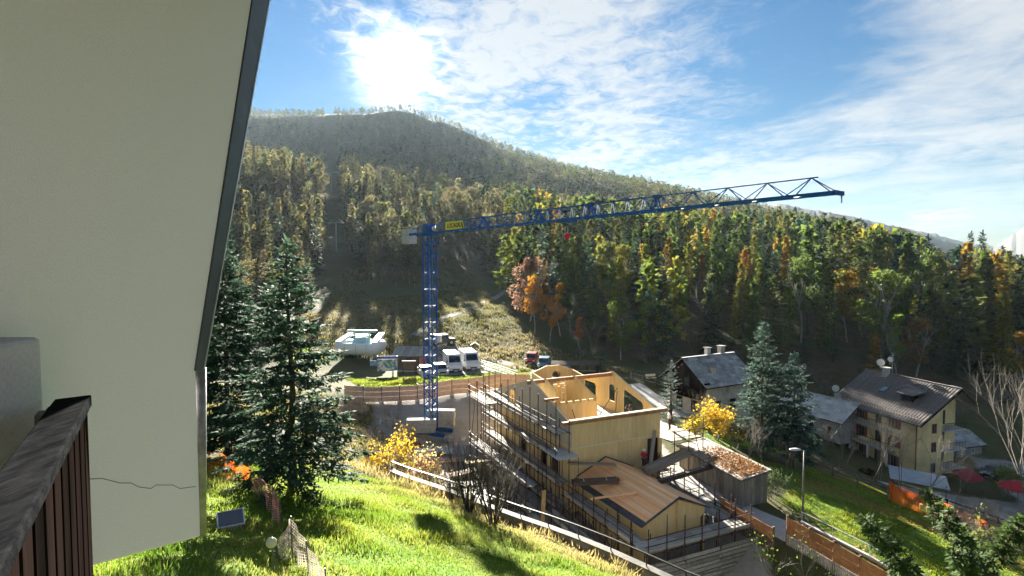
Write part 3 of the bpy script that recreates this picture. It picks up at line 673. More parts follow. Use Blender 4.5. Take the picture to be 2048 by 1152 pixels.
fo = link(bpy.data.objects.new('distant_forest', big_mesh('distant_forest', V, quads=quads_of(len(V) // 4), mats=[mf], attr={'tint': C})))
tag(fo, 'dense mixed autumn forest covering the mountain slope', 'forest', kind='stuff')
print('FOREST', len(cand), 'quads', len(V) // 4)
# ------------------------------------------------------------------ our own building: side wall, eaves, balcony
m_plaster = M('rough_plaster', (.84, .8, .9), (.9, .86, .95), scale=90, rough=.95, bump=.3, detail=5)
m_flash = M('painted_flashing', (.06, .075, .085), (.1, .115, .125), scale=3, rough=.5, metal=.3)
m_zinc = M('zinc', (.2, .215, .22), (.34, .35, .35), scale=14, rough=.55, metal=.4, bump=.1)
m_darkwood = M('dark_stained_wood', (.006, .005, .0045), (.016, .011, .01), scale=6, rough=.9, spec=0., stretch=(1, 1, .15), bump=.2, rand=.3, c3=(.03, .011, .008))
m_rail = M('weathered_handrail', (.008, .009, .011), (.022, .023, .025), scale=26, rough=.95, spec=0., stretch=(1, .25, 1), bump=.15, c3=(.014, .014, .015))
WX = -2.2
def onwall(px, py, x=WX):
    r = ray(px, py); return r * (x / r.x)
bld = thing('apartment_building', 'white plastered side wall of the near building with slanting eaves edge', 'building', (WX, 3.5, -1.9))
B0 = Vector(bld.location)
pts = [onwall(189, 1131), onwall(402, 1073), onwall(392, 740), onwall(505, 0), onwall(520, -100)]
top = pts[-1]; hi = Vector((WX, top.y + .45, top.z + 1.2))
poly = pts + [hi, Vector((WX, -5, hi.z)), Vector((WX, -5, -1.4)), Vector((WX, 1.2, -1.35))]
MB().prism([p - B0 for p in poly], (-.34, 0, 0)).build('side_wall', m_plaster, bld, bevel=.012)
# crack across the plaster
ck = MB(); a = [(180, 958), (205, 957), (240, 966), (262, 966), (278, 974), (302, 977), (312, 970), (345, 970), (360, 977), (392, 973)]
for p, q in zip(a[:-1], a[1:]): ck.tube(onwall(*p) - B0, onwall(*q) - B0, .0022, n=4)
ck.build('crack', M('crack', (.12, .12, .12)), bld)
# flashing along the slanting edge, zinc trim below
e0, e1 = onwall(390, 742), onwall(520, -100); d = (e1 - e0).normalized(); nrm = Vector((0, d.z, -d.y))
w = .17
MB().prism([p - B0 + Vector((.012, 0, 0)) for p in (e0 - nrm * .015, e1 - nrm * .015, e1 + nrm * (w + .1), e0 + nrm * .085)], (-.38, 0, 0)).build('eaves_flashing', m_flash, bld, bevel=.006)
MB().prism([p - B0 + Vector((.016, 0, 0)) for p in (e0 + nrm * .083, e1 + nrm * (w + .098), e1 + nrm * (w + .115), e0 + nrm * .097)], (-.4, 0, 0)).build('drip_edge', M('drip_edge', (.55, .56, .58), rough=.4, metal=.6), bld)
p0, p1 = onwall(400, 738), onwall(400, 1076)
MB().tube(p0 - B0 + Vector((-.02, .035, 0)), p1 - B0 + Vector((-.02, .035, 0)), .042, n=14).build('corner_trim', m_zinc, bld, smooth=True)
MB().box(Vector((1.6, .6, 2.9)) - B0, (9.2, 9.6, .2)).build('roof', M('unseen_soffit', (.07, .05, .04), (.11, .08, .06)), bld)  # unseen slab over the balcony, added to shade the top of the side wall
MB().box(Vector((2.2, -3.2, -1.5)) - B0, (8.6, .3, 8.3)).build('unseen_facade_wall', M('unseen_facade_timber', (.1, .075, .06), (.15, .11, .09)), bld)  # unseen wall behind the camera, added to block light from the back
MB().box(Vector((1.2, -1.5, -1.75)) - B0, (6.6, 3.2, .22)).build('balcony_slab', M('concrete_slab', (.3, .3, .29), (.38, .37, .36)), bld)
q = onwall(84, 673, -2.0)
MB().box(Vector((-2.12, q.y - 1.3, q.z - .75)) - B0, (.24, 2.6, 1.5)).build('parapet', M('blueish_plaster', (.5, .52, .57), (.6, .61, .65), scale=60, bump=.3), bld, bevel=.02)
# balcony railing
ZR = -.58
r1, r2 = atz(183, 789, ZR), atz(0, 1133, ZR); l1, l2 = atz(98, 812, ZR), atz(0, 982, ZR)
dr_ = (r2 - r1).normalized(); nr_ = Vector((-dr_.y, dr_.x, 0)); nr_ = nr_ if nr_.dot(l1 - r1) > 0 else -nr_
rw = abs((l1 - r1).dot(nr_)); rl = thing('balcony_railing', 'dark wooden balcony railing with vertical slats at lower left', 'railing', (r1.x, r1.y, -1.6))
RO = Vector(rl.location)
MB().prism([p - RO for p in (r1, r1 + dr_ * 2.2, r1 + dr_ * 2.2 + nr_ * rw, r1 + nr_ * rw + dr_ * .02)], (0, 0, -.05)).build('handrail', m_rail, rl, bevel=.006)
for k in range(14):
    c = r1 + dr_ * (.03 + k * .155) + nr_ * .03 - RO
    blk('slat', (c.x, c.y, .47), (.115, .022, 1.02), m_darkwood, rl, math.atan2(dr_.y, dr_.x))
for z in (.25, .8):
    c = r1 + dr_ * 1.08 + nr_ * .065 - RO; blk('crossbar', (c.x, c.y, z), (2.15, .045, .07), m_darkwood, rl, math.atan2(dr_.y, dr_.x))
c = r1 + nr_ * .1 + dr_ * .05 - RO; blk('end_post', (c.x, c.y, .45), (.07, .09, 1.08), m_darkwood, rl, math.atan2(dr_.y, dr_.x))
c = l1 + dr_ * .02 + nr_ * .012 - RO; blk('wall_bracket', (c.x, c.y, .97), (.09, .05, .06), m_flash, rl, math.atan2(dr_.y, dr_.x))
# ------------------------------------------------------------------ tower crane
m_blue = M('crane_blue', (.008, .07, .25), (.014, .11, .34), scale=2.5, rough=.65, spec=.2, c3=(.03, .11, .24))
m_conc = M('cast_concrete', (.36, .35, .33), (.5, .49, .46), scale=3, rough=.95, bump=.2, c3=(.28, .27, .25))
m_steel = M('galvanised', (.3, .31, .32), (.45, .46, .47), scale=5, rough=.45, metal=.6)
cb = at(862, 858, 60); gz = tz(cb.x, cb.y)
root = at(862, 467, 60); tip = at(1683, 385, 29)
jd = Vector((tip.x - root.x, tip.y - root.y, 0)); jl = jd.length; jd.normalize(); jn = Vector((-jd.y, jd.x, 0)); jrise = (tip.z - root.z) / jl
cr = thing('tower_crane', 'blue lattice tower crane with long jib beside the timber house', 'crane', (cb.x, cb.y, gz))
CO = Vector(cr.location)
H = root.z - gz                      # height of the jib foot
hw = .5; zb = 1.55
rzc = math.atan2(jd.y, jd.x) + .5
ca, sa = math.cos(rzc), math.sin(rzc)
cor = [(ca * x - sa * y, sa * x + ca * y) for x, y in ((-hw, -hw), (hw, -hw), (hw, hw), (-hw, hw))]
for x, y in cor: bar('mast_leg', (x, y, .5), (x, y, H - .2), .13, .13, m_blue, cr)
nb = 22; dz = (H - .6 - zb) / nb
for k in range(nb):
    z0 = zb + k * dz
    for j in range(4):
        a, b = cor[j], cor[(j + 1) % 4]
        if k % 2: a, b = b, a
        bar('mast_brace', (*a, z0), (*b, z0 + dz), .06, .06, m_blue, cr)
        if k % 2 == 0: bar('mast_strut', (*a, z0), (*b, z0), .045, .045, m_blue, cr)
lad = MB()
for k in range(56): lad.box((cor[1][0] * .55, cor[1][1] * .55, 1.6 + k * .3), (.34, .03, .03), rz=rzc)
for s in (-.17, .17): lad.box((cor[1][0] * .55 + ca * s, cor[1][1] * .55 + sa * s, H / 2), (.035, .035, H - 2), rz=rzc)
lad.build('ladder', M('ladder_grey', (.16, .18, .2), rough=.8), cr)
# base and ballast
for s in (-1, 1):
    bar('base_beam', (ca * -2.1 - sa * s * .9, sa * -2.1 + ca * s * .9, .42), (ca * 2.1 - sa * s * .9, sa * 2.1 + ca * s * .9, .42), .3, .34, m_blue, cr)
    for k in range(3 if s > 0 else 4):
        blk('ballast_block', (-jn.x * s * 1.15 + .03 * k, -jn.y * s * 1.15 * 0 - s * 1.0 - .02 * k, .86 + k * .46), (3.0 - .1 * (k % 2), .95, .44), m_conc, cr, rzc - 1.0 if 0 else .08 * s)
for x, y in ((-2, -1.6), (2, -1.6), (2, 1.6), (-2, 1.6)): blk('base_pad', (x, y, .1), (.9, .9, .36), m_conc, cr, .3)
blk('control_box', (cor[2][0] * 1.3, cor[2][1] * 1.3, 10.2), (.5, .4, .75), M('cabinet_grey', (.55, .56, .56)), cr, rzc)
# slewing head
blk('slewing_ring', (0, 0, H - .16), (1.25, 1.25, .22), m_blue, cr, rzc)
hd = MB(); J = lambda s, n, z: jd * s + jn * n + Vector((0, 0, H + z + s * jrise))
for n in (-.42, .42):
    hd.prism([J(-.8, n, -.05), J(1., n, -.05), J(.9, n, .55), J(.1, n, 1.0), J(-.75, n, .95)], jn * .09)
hd.box(tuple(J(0.1, 0, .2)), (1.7, .9, .3), rz=math.atan2(jd.y, jd.x)); hd.build('turntable_head', m_blue, cr)
blk('winch', J(2.6, 0, .45), (1.5, .7, .6), M('winch_grey', (.14, .16, .2), (.2, .22, .26)), cr, math.atan2(jd.y, jd.x))
mo = MB(); mo.tube(J(1.5, -.45, .4), J(1.5, .5, .4), .25, n=12); mo.build('motor', m_steel, cr, smooth=True)
# jib: two lower chords, one upper chord, lattice
L0, hj = .8, .98
lowc = lambda s, n: J(s, n * .5, 0)
topz = lambda s: hj * (1.0 if s < jl * .5 else 1.0 - .1 * (s - jl * .5) / (jl * .5))
topc = lambda s: J(s, 0, topz(s))
for n in (-1, 1):
    bar('jib_chord', lowc(L0, n), lowc(jl, n), .12, .12, m_blue, cr)
bar('jib_chord', topc(L0 + 1.2), topc(jl * .7), .1, .1, m_blue, cr); bar('jib_tip_chord', topc(jl * .7), topc(jl - 1.), .06, .06, m_blue, cr)
s = L0 + 1.2; ps = 1.35; k = 0
while s < jl - 1.2:
    big = s > jl * .70; st = ps * (1.75 if big else 1.); th = .045 if big else .055
    for n in (-1, 1):
        bar('jib_brace', topc(s), lowc(min(jl, s + st / 2), n), th, th, m_blue, cr)
        if s - st / 2 > L0: bar('jib_brace', topc(s), lowc(s - st / 2, n), th, th, m_blue, cr)
    bar('jib_cross_tie', lowc(min(jl, s + st / 2), -1), lowc(min(jl, s + st / 2), 1), .06, .06, m_blue, cr)
    bar('jib_bottom_brace', lowc(min(jl, s + st / 2), 1), lowc(min(jl, s + st), -1), .05, .05, m_steel, cr)
    s += st; k += 1
for f in (.24, .43, .575, .72):           # bolted section joints
    for n in (-1, 1):
        for q in (-.09, .09): bar('section_post', lowc(jl * f + q, n), topc(jl * f + q), .07, .07, m_blue, cr)
    blk('joint_plate', topc(jl * f), (.5, .2, .2), m_blue, cr, math.atan2(jd.y, jd.x))
blk('tip_buffer', J(jl, 0, -.02), (.12, 1.1, .22), m_blue, cr, math.atan2(jd.y, jd.x)); bar('tip_pin', J(jl + .02, .3, -.02), J(jl + .02, .3, -.5), .06, .06, m_blue, cr)
# counter-jib
for n in (-.42, .42): bar('counter_jib_beam', J(-.6, n, .05), J(-5.1, n, .05), .14, .26, m_blue, cr)
for n in (-.5, .5):
    bar('walkway_rail', J(-.7, n, .95), J(-4.9, n, .85), .04, .04, m_steel, cr)
    for q in range(5): bar('walkway_post', J(-.9 - q, n, .1), J(-.9 - q, n, .95), .035, .035, m_steel, cr)
bar('tie_rod', J(-.4, 0, 1.0), J(-4.7, 0, .5), .06, .06, m_blue, cr)
for k in range(5): blk('counterweight_slab', J(-3.7 - k * .33, 0, -.1), (.27, 1.0, 1.6), M('counterweight', (.4, .4, .4), (.5, .5, .49), c3=(.32, .32, .32)), cr, math.atan2(jd.y, jd.x))
# trolley, rope and red hook block
hk = at(1135, 472, 0 + 45.0)
t_ = (hk.x - root.x) / jd.x; hp = J(t_, 0, -.15)
blk('trolley', J(t_, 0, -.12), (1.3, .95, .2), m_blue, cr, math.atan2(jd.y, jd.x))
hz_ = at(1135, 472, root.y + jd.y * t_)
for n in (-.12, .12): bar('hoist_rope', J(t_, n, -.2), (J(t_, n, 0).x, J(t_, n, 0).y, hz_.z - gz + .2), .05, .05, M('rope', (.05, .05, .05)), cr)
hb = MB(); c = Vector((hz_.x, hz_.y, hz_.z)) - CO
for s in (-1, 1):
    hb.loft([[c + jd * (s * .12 + r_ * math.cos(q * .5236)) + Vector((0, 0, r_ * math.sin(q * .5236) + .06)) + jn * off for q in range(12)] for off, r_ in ((-.1, .12), (-.07, .17), (.07, .17), (.1, .12))])
hb.prism([c + jd * -.28 - jn * .06, c + jd * .28 - jn * .06, c + Vector((0, 0, -.3)) - jn * .06], jn * .12)
hb.build('hook_block', M('hook_red', (.5, .01, .025), rough=.4), cr)
# name board
sb = J(4.0, -.6, .12); sgn = MB()
X = jd + Vector((0, 0, jrise)); X.normalize(); Z = Vector((0, 0, 1))
sgn.prism([sb, sb + X * 3.25, sb + X * 2.95 + Z * .74, sb + X * .05 + Z * .78], jn * .04); sg = sgn.build('name_board', M('board_yellow', (.75, .62, .03), (.8, .68, .06), rough=.5), cr)
fc = bpy.data.curves.new('name_lettering', 'FONT'); fc.body = 'LOCAGRU'; fc.size = .66; fc.extrude = .004; fc.offset = .012; fc.shear = .15
tmp = bpy.data.objects.new('tmp', fc); COL.objects.link(tmp); dg = bpy.context.evaluated_depsgraph_get(); tm = bpy.data.meshes.new_from_object(tmp.evaluated_get(dg)); bpy.data.objects.remove(tmp)
tm.materials.clear(); tm.materials.append(M('letter_black', (.03, .035, .05)))
tx = link(bpy.data.objects.new('name_lettering', tm), sg); nn = -jn
tx.matrix_local = Matrix.Translation(sb + X * .3 + Z * .17 - jn * .012) @ Matrix((X, Z, nn)).transposed().to_4x4() @ Matrix.Diagonal((.83, .9, 1, 1))
tri = sb + X * 2.98 - jn * .006; MB().prism([tri, tri + X * .2 + Z * .02, tri - X * .05 + Z * .6, tri - X * .12 + Z * .6], -jn * .006).build('triangle_mark', M('letter_black', (.03, .035, .05)), sg)
# ------------------------------------------------------------------ timber house under construction (local a: along front wall, b: to the back)
HO = Vector((4.64, 44.9, -20.)); HR = R(25)
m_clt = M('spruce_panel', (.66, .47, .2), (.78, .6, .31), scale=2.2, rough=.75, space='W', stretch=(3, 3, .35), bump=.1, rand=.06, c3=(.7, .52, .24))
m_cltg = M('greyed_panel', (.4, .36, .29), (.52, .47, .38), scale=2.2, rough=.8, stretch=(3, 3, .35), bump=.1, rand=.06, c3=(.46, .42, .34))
m_cut = M('fresh_cut_edge', (.72, .6, .4), (.8, .7, .5), scale=6, rough=.8)
m_glulam = M('glulam', (.3, .14, .06), (.42, .22, .1), scale=3, rough=.6, stretch=(1, 1, .3), c3=(.24, .11, .05))
m_plank = M('scaffold_plank', (.33, .28, .2), (.52, .46, .36), scale=4, rough=.85, space='O', stretch=(3, 3, .6), rand=.3, c3=(.3, .28, .25))
m_oldplank = M('grey_plank', (.24, .225, .205), (.42, .4, .36), scale=4, rough=.9, space='O', stretch=(3, 3, .6), rand=.35)
m_tube = M('rusty_tube', (.035, .022, .018), (.085, .05, .038), scale=3, rough=.6, metal=.3, rand=.3, c3=(.11, .05, .032))
m_unlit = M('painted_darkness', (.02, .02, .02))  # near-black colour put in for the shade inside rooms, doorways and slots
hs = thing('timber_house', 'roofless timber panel house under construction inside scaffolding', 'house', HO, HR)
h = lambda a, b, z: Vector((a, b, z))
def panels(parent, org, ax, tn, length, top, bot, openings=(), seam=1.25, th=.12, mat=m_clt, breaks=(), name='wall_panel', zsplit=()):
    """upright wall made of separate panels: org (x,y), ax unit direction, tn thickness direction; top/bot functions of s"""
    xs = {0., length}; xs |= {min(length, k * seam) for k in range(1, int(length / seam) + 1)} if seam else set(); xs |= set(breaks)
    ch = .22
    for o in openings: xs |= {o[0], o[1]} | ({o[0] + ch, o[1] - ch} if o[1] - o[0] > .8 else set())
    xs = sorted(x for x in xs if -1e-6 <= x <= length + 1e-6); xs = [x for i, x in enumerate(xs) if i == 0 or x - xs[i - 1] > .02]
    P = lambda s, z: (org[0] + ax[0] * s, org[1] + ax[1] * s, z)
    off = (tn[0] * th, tn[1] * th, 0); gp = .004
    for xl, xr in zip(xs[:-1], xs[1:]):
        m = (xl + xr) / 2; pieces = [(bot, top)]
        for o in openings:
            if o[0] - 1e-6 < m < o[1] + 1e-6:
                def ot(s, o=o):
                    t = o[3](s) if callable(o[3]) else o[3]
                    return t - max(0, ch - min(s - o[0], o[1] - s)) * (1 if o[1] - o[0] > .8 else 0)
                pieces = [(bot, lambda s, o=o: o[2]), (ot, top)]
        for lo, hi_ in pieces:
            zz = [(lo, hi_)]
            for zs in zsplit: zz = [q for l, t in zz for q in (((l, (lambda s, zs=zs: zs - .004)), ((lambda s, zs=zs: zs + .004), t)) if l(m) < zs - .1 and t(m) > zs + .1 else ((l, t),))]
            for l, t in zz:
                if t(m) - l(m) < .05: continue
                MB().prism([P(xl + gp, l(xl)), P(xr - gp, l(xr)), P(xr - gp, t(xr)), P(xl + gp, t(xl))], off).build(name, mat, parent)
HA, HB, EAVE, RIDGE, FL = 8.9, 14., 7., 9.3, 5.5
roofz = lambda b: EAVE + (RIDGE - EAVE) * (1 - abs(b - HB / 2) / (HB / 2))
K = lambda z: (lambda s: z)
# front wall
panels(hs, (.12, 0), (1, 0), (0, 1), HA - .24, K(EAVE - .02), K(-1.), seam=1.45, zsplit=(5.0,), th=.14)
MB().box((HA / 2, -.03, 5.06), (HA - .1, .06, .1)).build('joint_strip', m_cut, hs)
# left gable, back part greyed; openings
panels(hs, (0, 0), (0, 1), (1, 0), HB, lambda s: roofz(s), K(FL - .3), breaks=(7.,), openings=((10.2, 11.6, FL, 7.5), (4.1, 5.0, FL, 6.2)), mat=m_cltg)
panels(hs, (0.02, 0), (0, 1), (1, 0), HB, K(FL - .32), K(-1.2), openings=((4.0, 5.2, 1.9, 3.5), (2.0, 3.2, 1.9, 3.5), (8, 9.2, 1.9, 3.5)))
# right gable with window openings
panels(hs, (HA - .12, 0), (0, 1), (1, 0), HB, lambda s: roofz(s), K(FL), breaks=(7.,), openings=((2.2, 5.2, FL + .1, lambda s: 7.25 + (s - 2.2) * .25), (6.55, 7.6, 6.4, 8.0), (9.8, 12.4, FL + .2, 7.55)), seam=2.6)
panels(hs, (HA - .12, 0), (0, 1), (1, 0), HB, K(FL - .02), K(-1.), seam=2.6)
# back wall and dormer wall behind the ridge
panels(hs, (.12, HB - .12), (1, 0), (0, 1), HA - .24, K(EAVE - .02), K(0.), seam=2.2)
panels(hs, (2.7, 12.), (1, 0), (0, 1), 4.7, lambda s: 8.75 + min(.55, .35 * min(s, 4.7 - s)), K(FL), openings=((2.3, 3.3, 7.9, 8.7),), breaks=(1.57, 3.13), seam=0)
panels(hs, (2.7, 9.6), (0, 1), (1, 0), 2.39, lambda s: 8.5 + s * .1, K(FL), seam=0); panels(hs, (7.28, 9.6), (0, 1), (1, 0), 2.39, lambda s: 8.5 + s * .1, K(FL), seam=0)
# partitions, two with joist notches along the top
def notched(org, length, zt, n):
    bk = []; w = length / n
    def top(s): return zt - (.22 if (s % w) / w > .62 else 0)
    xs = [0.]
    for k in range(n): xs += [k * w + .62 * w, (k + 1) * w]
    for xl, xr in zip(xs[:-1], xs[1:]):
        z = zt - (.22 if abs((xr - xl) - .38 * w) < 1e-6 else 0)
        MB().prism([(org[0] + xl + .002, org[1], FL), (org[0] + xr - .002, org[1], FL), (org[0] + xr - .002, org[1], z), (org[0] + xl + .002, org[1], z)], (0, .12, 0)).build('notched_panel', m_clt, hs)
notched((.14, 3.0), 4.2, 8.0, 6); notched((1.55, 8.), 2.75, 8.35, 4)
panels(hs, (1.4, 5.0), (0, 1), (1, 0), 2.9, lambda s: roofz(5 + s) - .02, K(FL), breaks=(2.,), seam=0)
panels(hs, (4.45, 3.14), (0, 1), (1, 0), 8.6, lambda s: roofz(3.14 + s) - .02, K(FL), breaks=(3.86,), openings=((1.2, 2.2, FL, 7.5),), seam=0)
for (a0, b0, a1, b1) in ((.13, 3.13, 4.44, 7.),): pass
# ridge and eaves beams
for a0, a1 in ((-.35, 1.38), (1.54, 4.43), (4.59, 8.76)): bar('ridge_beam', h(a0, 7, 9.02), h(a1, 7, 9.02), .2, .34, m_glulam, hs)
bar('eaves_beam', h(-.75, .02, EAVE + .12), h(HA + .7, .02, EAVE + .12), .3, .26, m_glulam, hs); bar('eaves_plate', h(-.1, .0, EAVE + .3), h(HA + .6, .0, EAVE + .3), .34, .08, m_cut, hs)
for a, b in ((0.06, 3.5), (0.06, 10.5), (HA - .06, 3.5), (HA - .06, 10.5)):
    s0, s1 = (.1, 6.9) if b < 7 else (7.1, 13.9); bar('cut_edge', h(a, s0, roofz(s0) + .012), h(a, s1, roofz(s1) + .012), .15, .02, m_cut, hs)
bar('purlin', h(-.5, 3.5, 8.2), h(.9, 3.5, 8.2), .16, .24, m_glulam, hs)
# floors
MB().box((HA / 2, HB / 2, FL - .12), (HA - .3, HB - .3, .2)).build('upper_floor', M('floor_board', (.5, .44, .36), (.6, .55, .46), c3=(.36, .34, .33)), hs)
MB().box((HA / 2, HB / 2, 1.4), (HA - .3, HB - .3, .2)).build('lower_floor', m_unlit, hs)
for k in range(9): bar('floor_profile', h(5 + .38 * k, .6, FL + .03), h(5 + .38 * k, 6.2, FL + .03), .16, .06, M('steel_profile', (.34, .38, .44), (.46, .5, .55), rough=.4, metal=.5), hs)
for (p, q) in ((h(8.6, 6.1, FL + .1), h(8.75, 6.1, 7.6)), (h(6.7, 6., FL), h(8.7, 6., 7.9)), (h(6.9, 2.5, FL), h(8.7, 2.6, 7.4)), (h(.9, 1.3, FL), h(.15, 1.5, 7.2)), (h(2.2, 2.2, FL), h(1.9, 2.95, 7.3))): bar('wall_prop', p, q, .07, .07, m_tube, hs, 'tube')
bar('timber_block', h(6.4, 1.5, FL + .3), h(8.2, 1.6, FL + .3), .4, .35, m_glulam, hs)
# ladder inside
for s in (-.2, .2): bar('ladder_rail', h(3.0 + s, 6.2, FL), h(3.3 + s, 6.9, 8.9), .06, .06, m_cut, hs)
for k in range(8): t = k / 8 + .06; bar('ladder_rung', h(2.8 + .3 * t, 6.2 + .7 * t, FL + 3.4 * t), h(3.2 + .3 * t, 6.2 + .7 * t, FL + 3.4 * t), .04, .04, m_cut, hs)
# dark panel painted in for the shaded doorway above the annex deck
MB().box((8.05, -.05, 3.8), (1.0, .06, 2.1)).build('dark_door_panel', m_unlit, hs); blk('door_leaf', (8.75, -.2, 3.7), (.5, .05, 2.2), m_clt, hs, .3)
# annex with boarded gable roof
AX, AW, AF, AR, AE = 3.3, 2.65, -8.75, 3.9, 2.7
panels(hs, (AX - AW + .15, AF + .15), (0, 1), (1, 0), 8.6, K(AE - .12), K(-1.5), seam=1.5); panels(hs, (AX + AW - .27, AF + .15), (0, 1), (1, 0), 8.6, K(AE - .12), K(-1.5), seam=1.5)
panels(hs, (AX - AW + .15, AF + .15), (1, 0), (0, 1), 2 * AW - .3, lambda s: AE - .06 + (AR - AE - .14) * (1 - abs(s + .15 - AW) / AW), K(.6), breaks=(AW - .15,), seam=0)
panels(hs, (AX - AW + .15, AF + .2), (1, 0), (0, 1), 2 * AW - .3, K(.55), K(-4.2), seam=1.7, mat=m_oldplank)
MB().box((AX, AF + 4.4, -2.9), (2 * AW - .6, 8.2, 2.6)).build('basement', m_oldplank, hs)
bar('ridge_post', h(AX - .05, AF + .12, .6), h(AX - .05, AF + .12, AR - .2), .2, .06, M('fresh_post', (.6, .36, .14), (.7, .45, .2)), hs)
m_board = M('larch_roof_board', (.9, .42, .17), (.95, .57, .29), scale=3., rough=.75, space='O', stretch=(2, 2, .8), rand=.1, c3=(.95, .7, .44))
sl = math.hypot(AW + .12, AR - AE); nbd = 15; gb = np.random.default_rng(2)
for sd in (-1, 1):
    for k in range(nbd):
        f = (k + .5) / nbd; a = AX + sd * f * (AW + .12); z = AR - f * (AR - AE)
        cut = gb.uniform(-7, -2)
        for b0, b1 in ((AF - .1, cut - .004), (cut + .004, -.03)):
            ang = math.atan2(AR - AE, AW + .12) * sd
            o = bpy.data.objects.new('roof_board', unit(m_board)); link(o, hs)
            o.matrix_local = Matrix.Translation((a, (b0 + b1) / 2, z + gb.uniform(0, .008))) @ Matrix.Rotation(ang, 4, 'Y') @ Matrix.Rotation(R(90), 4, 'X') @ Matrix.Diagonal((sl / nbd - .008, .03, b1 - b0, 1))
m_memb = M('dark_membrane', (.03, .035, .045), (.06, .065, .08), rough=.5)
for sd in (-1,): MB().prism([h(AX + sd * (AW + .1), AF - .15, AE - .02), h(AX + sd * (AW + .1), 0, AE - .02), h(AX + sd * (AW + .55), 0, AE - .2), h(AX + sd * (AW + .55), AF - .15, AE - .2)], (0, 0, -.06)).build('eaves_membrane', m_memb, hs)
for p, q in ((h(AX - AW - .1, -.08, AE + .05), h(AX, -.08, AR + .06)), (h(AX, -.08, AR + .06), h(AX + AW + .1, -.08, AE + .05)), (h(AX - AW - .1, AF - .12, AE + .0), h(AX, AF - .12, AR + .02)), (h(AX, AF - .12, AR + .02), h(AX + AW + .1, AF - .12, AE + .0))): bar('roof_edge_strip', p, q, .1, .1, m_memb, hs)
# timber lying on the roof (each bundle a thing)
Hm = Matrix.Translation(HO) @ Matrix.Rotation(HR, 4, 'Z')
W = lambda a, b, z: Hm @ Vector((a, b, z))
def bundle(name, label, cat, p, q, n, w, hh, mat, cols=2, strap=False, kind='box'):
    c = (p + q) / 2; e = thing(name, label, cat, c); d = (q - p).normalized(); sx = d.cross(Vector((0, 0, 1))).normalized(); sz = sx.cross(d)
    for k in range(n):
        o_ = sx * ((k % cols) - (cols - 1) / 2) * w * 1.04 + sz * (k // cols) * hh * 1.02; j = d * gb.uniform(-.12, .12)
        bar('beam' if n > 1 else 'plank', p - c + o_ + j, q - c + o_ + j, w, hh, mat, e, kind)
    if strap:
        for f in (.25, .75): bar('strap', (q - p) * (f - .5) - sx * w * cols * .55 + sz * hh * (n / cols - .4), (q - p) * (f - .5) + sx * w * cols * .55 + sz * hh * (n / cols - .4), .05, .02, m_cut, e)
    return e
m_oldbeam = M('weathered_beam', (.2, .16, .12), (.36, .3, .24), scale=3, rough=.85, space='O', stretch=(3, 3, .4), rand=.2)
m_dark = M('dark_beam', (.05, .035, .03), (.11, .075, .06), scale=3, rough=.5, space='O', stretch=(3, 3, .4), rand=.3)
bundle('beam_stack', 'stack of long weathered beams sticking out from the annex roof', 'beams', W(5.2, -2.9, 3.35), W(11.1, -1.1, 3.5), 6, .27, .22, m_oldbeam, 3)
bundle('pipe_bundle', 'dark strapped bundle of gutters reaching from annex roof towards the shed', 'bundle', W(5.0, -4.8, 3.22), W(11.4, -3.9, 3.2), 4, .17, .15, m_dark, 2, True)
bundle('pipe_bundle', 'short dark strapped bundle lying across the left eaves of the annex', 'bundle', W(-1.2, -2.3, 3.25), W(1.9, -3.7, 3.45), 6, .2, .16, m_dark, 3, True)
bundle('roof_plank', 'single fresh plank lying loose on the annex roof boards', 'plank', W(-.95, -4.6, 2.95), W(2.0, -6., 3.45), 1, .28, .06, m_board, 1)
bundle('grey_beam', 'pair of grey beams from scaffold deck onto the annex ridge', 'beams', W(-.3, -.2, 4.0), W(3.0, -1.9, 3.95), 2, .22, .14, m_oldbeam, 2)
bundle('leaning_plank', 'long plank leaning against the front wall beside the red worker', 'plank', W(6.2, -2.0, 2.65), W(7.9, -.5, 5.6), 1, .3, .08, m_oldbeam, 1)
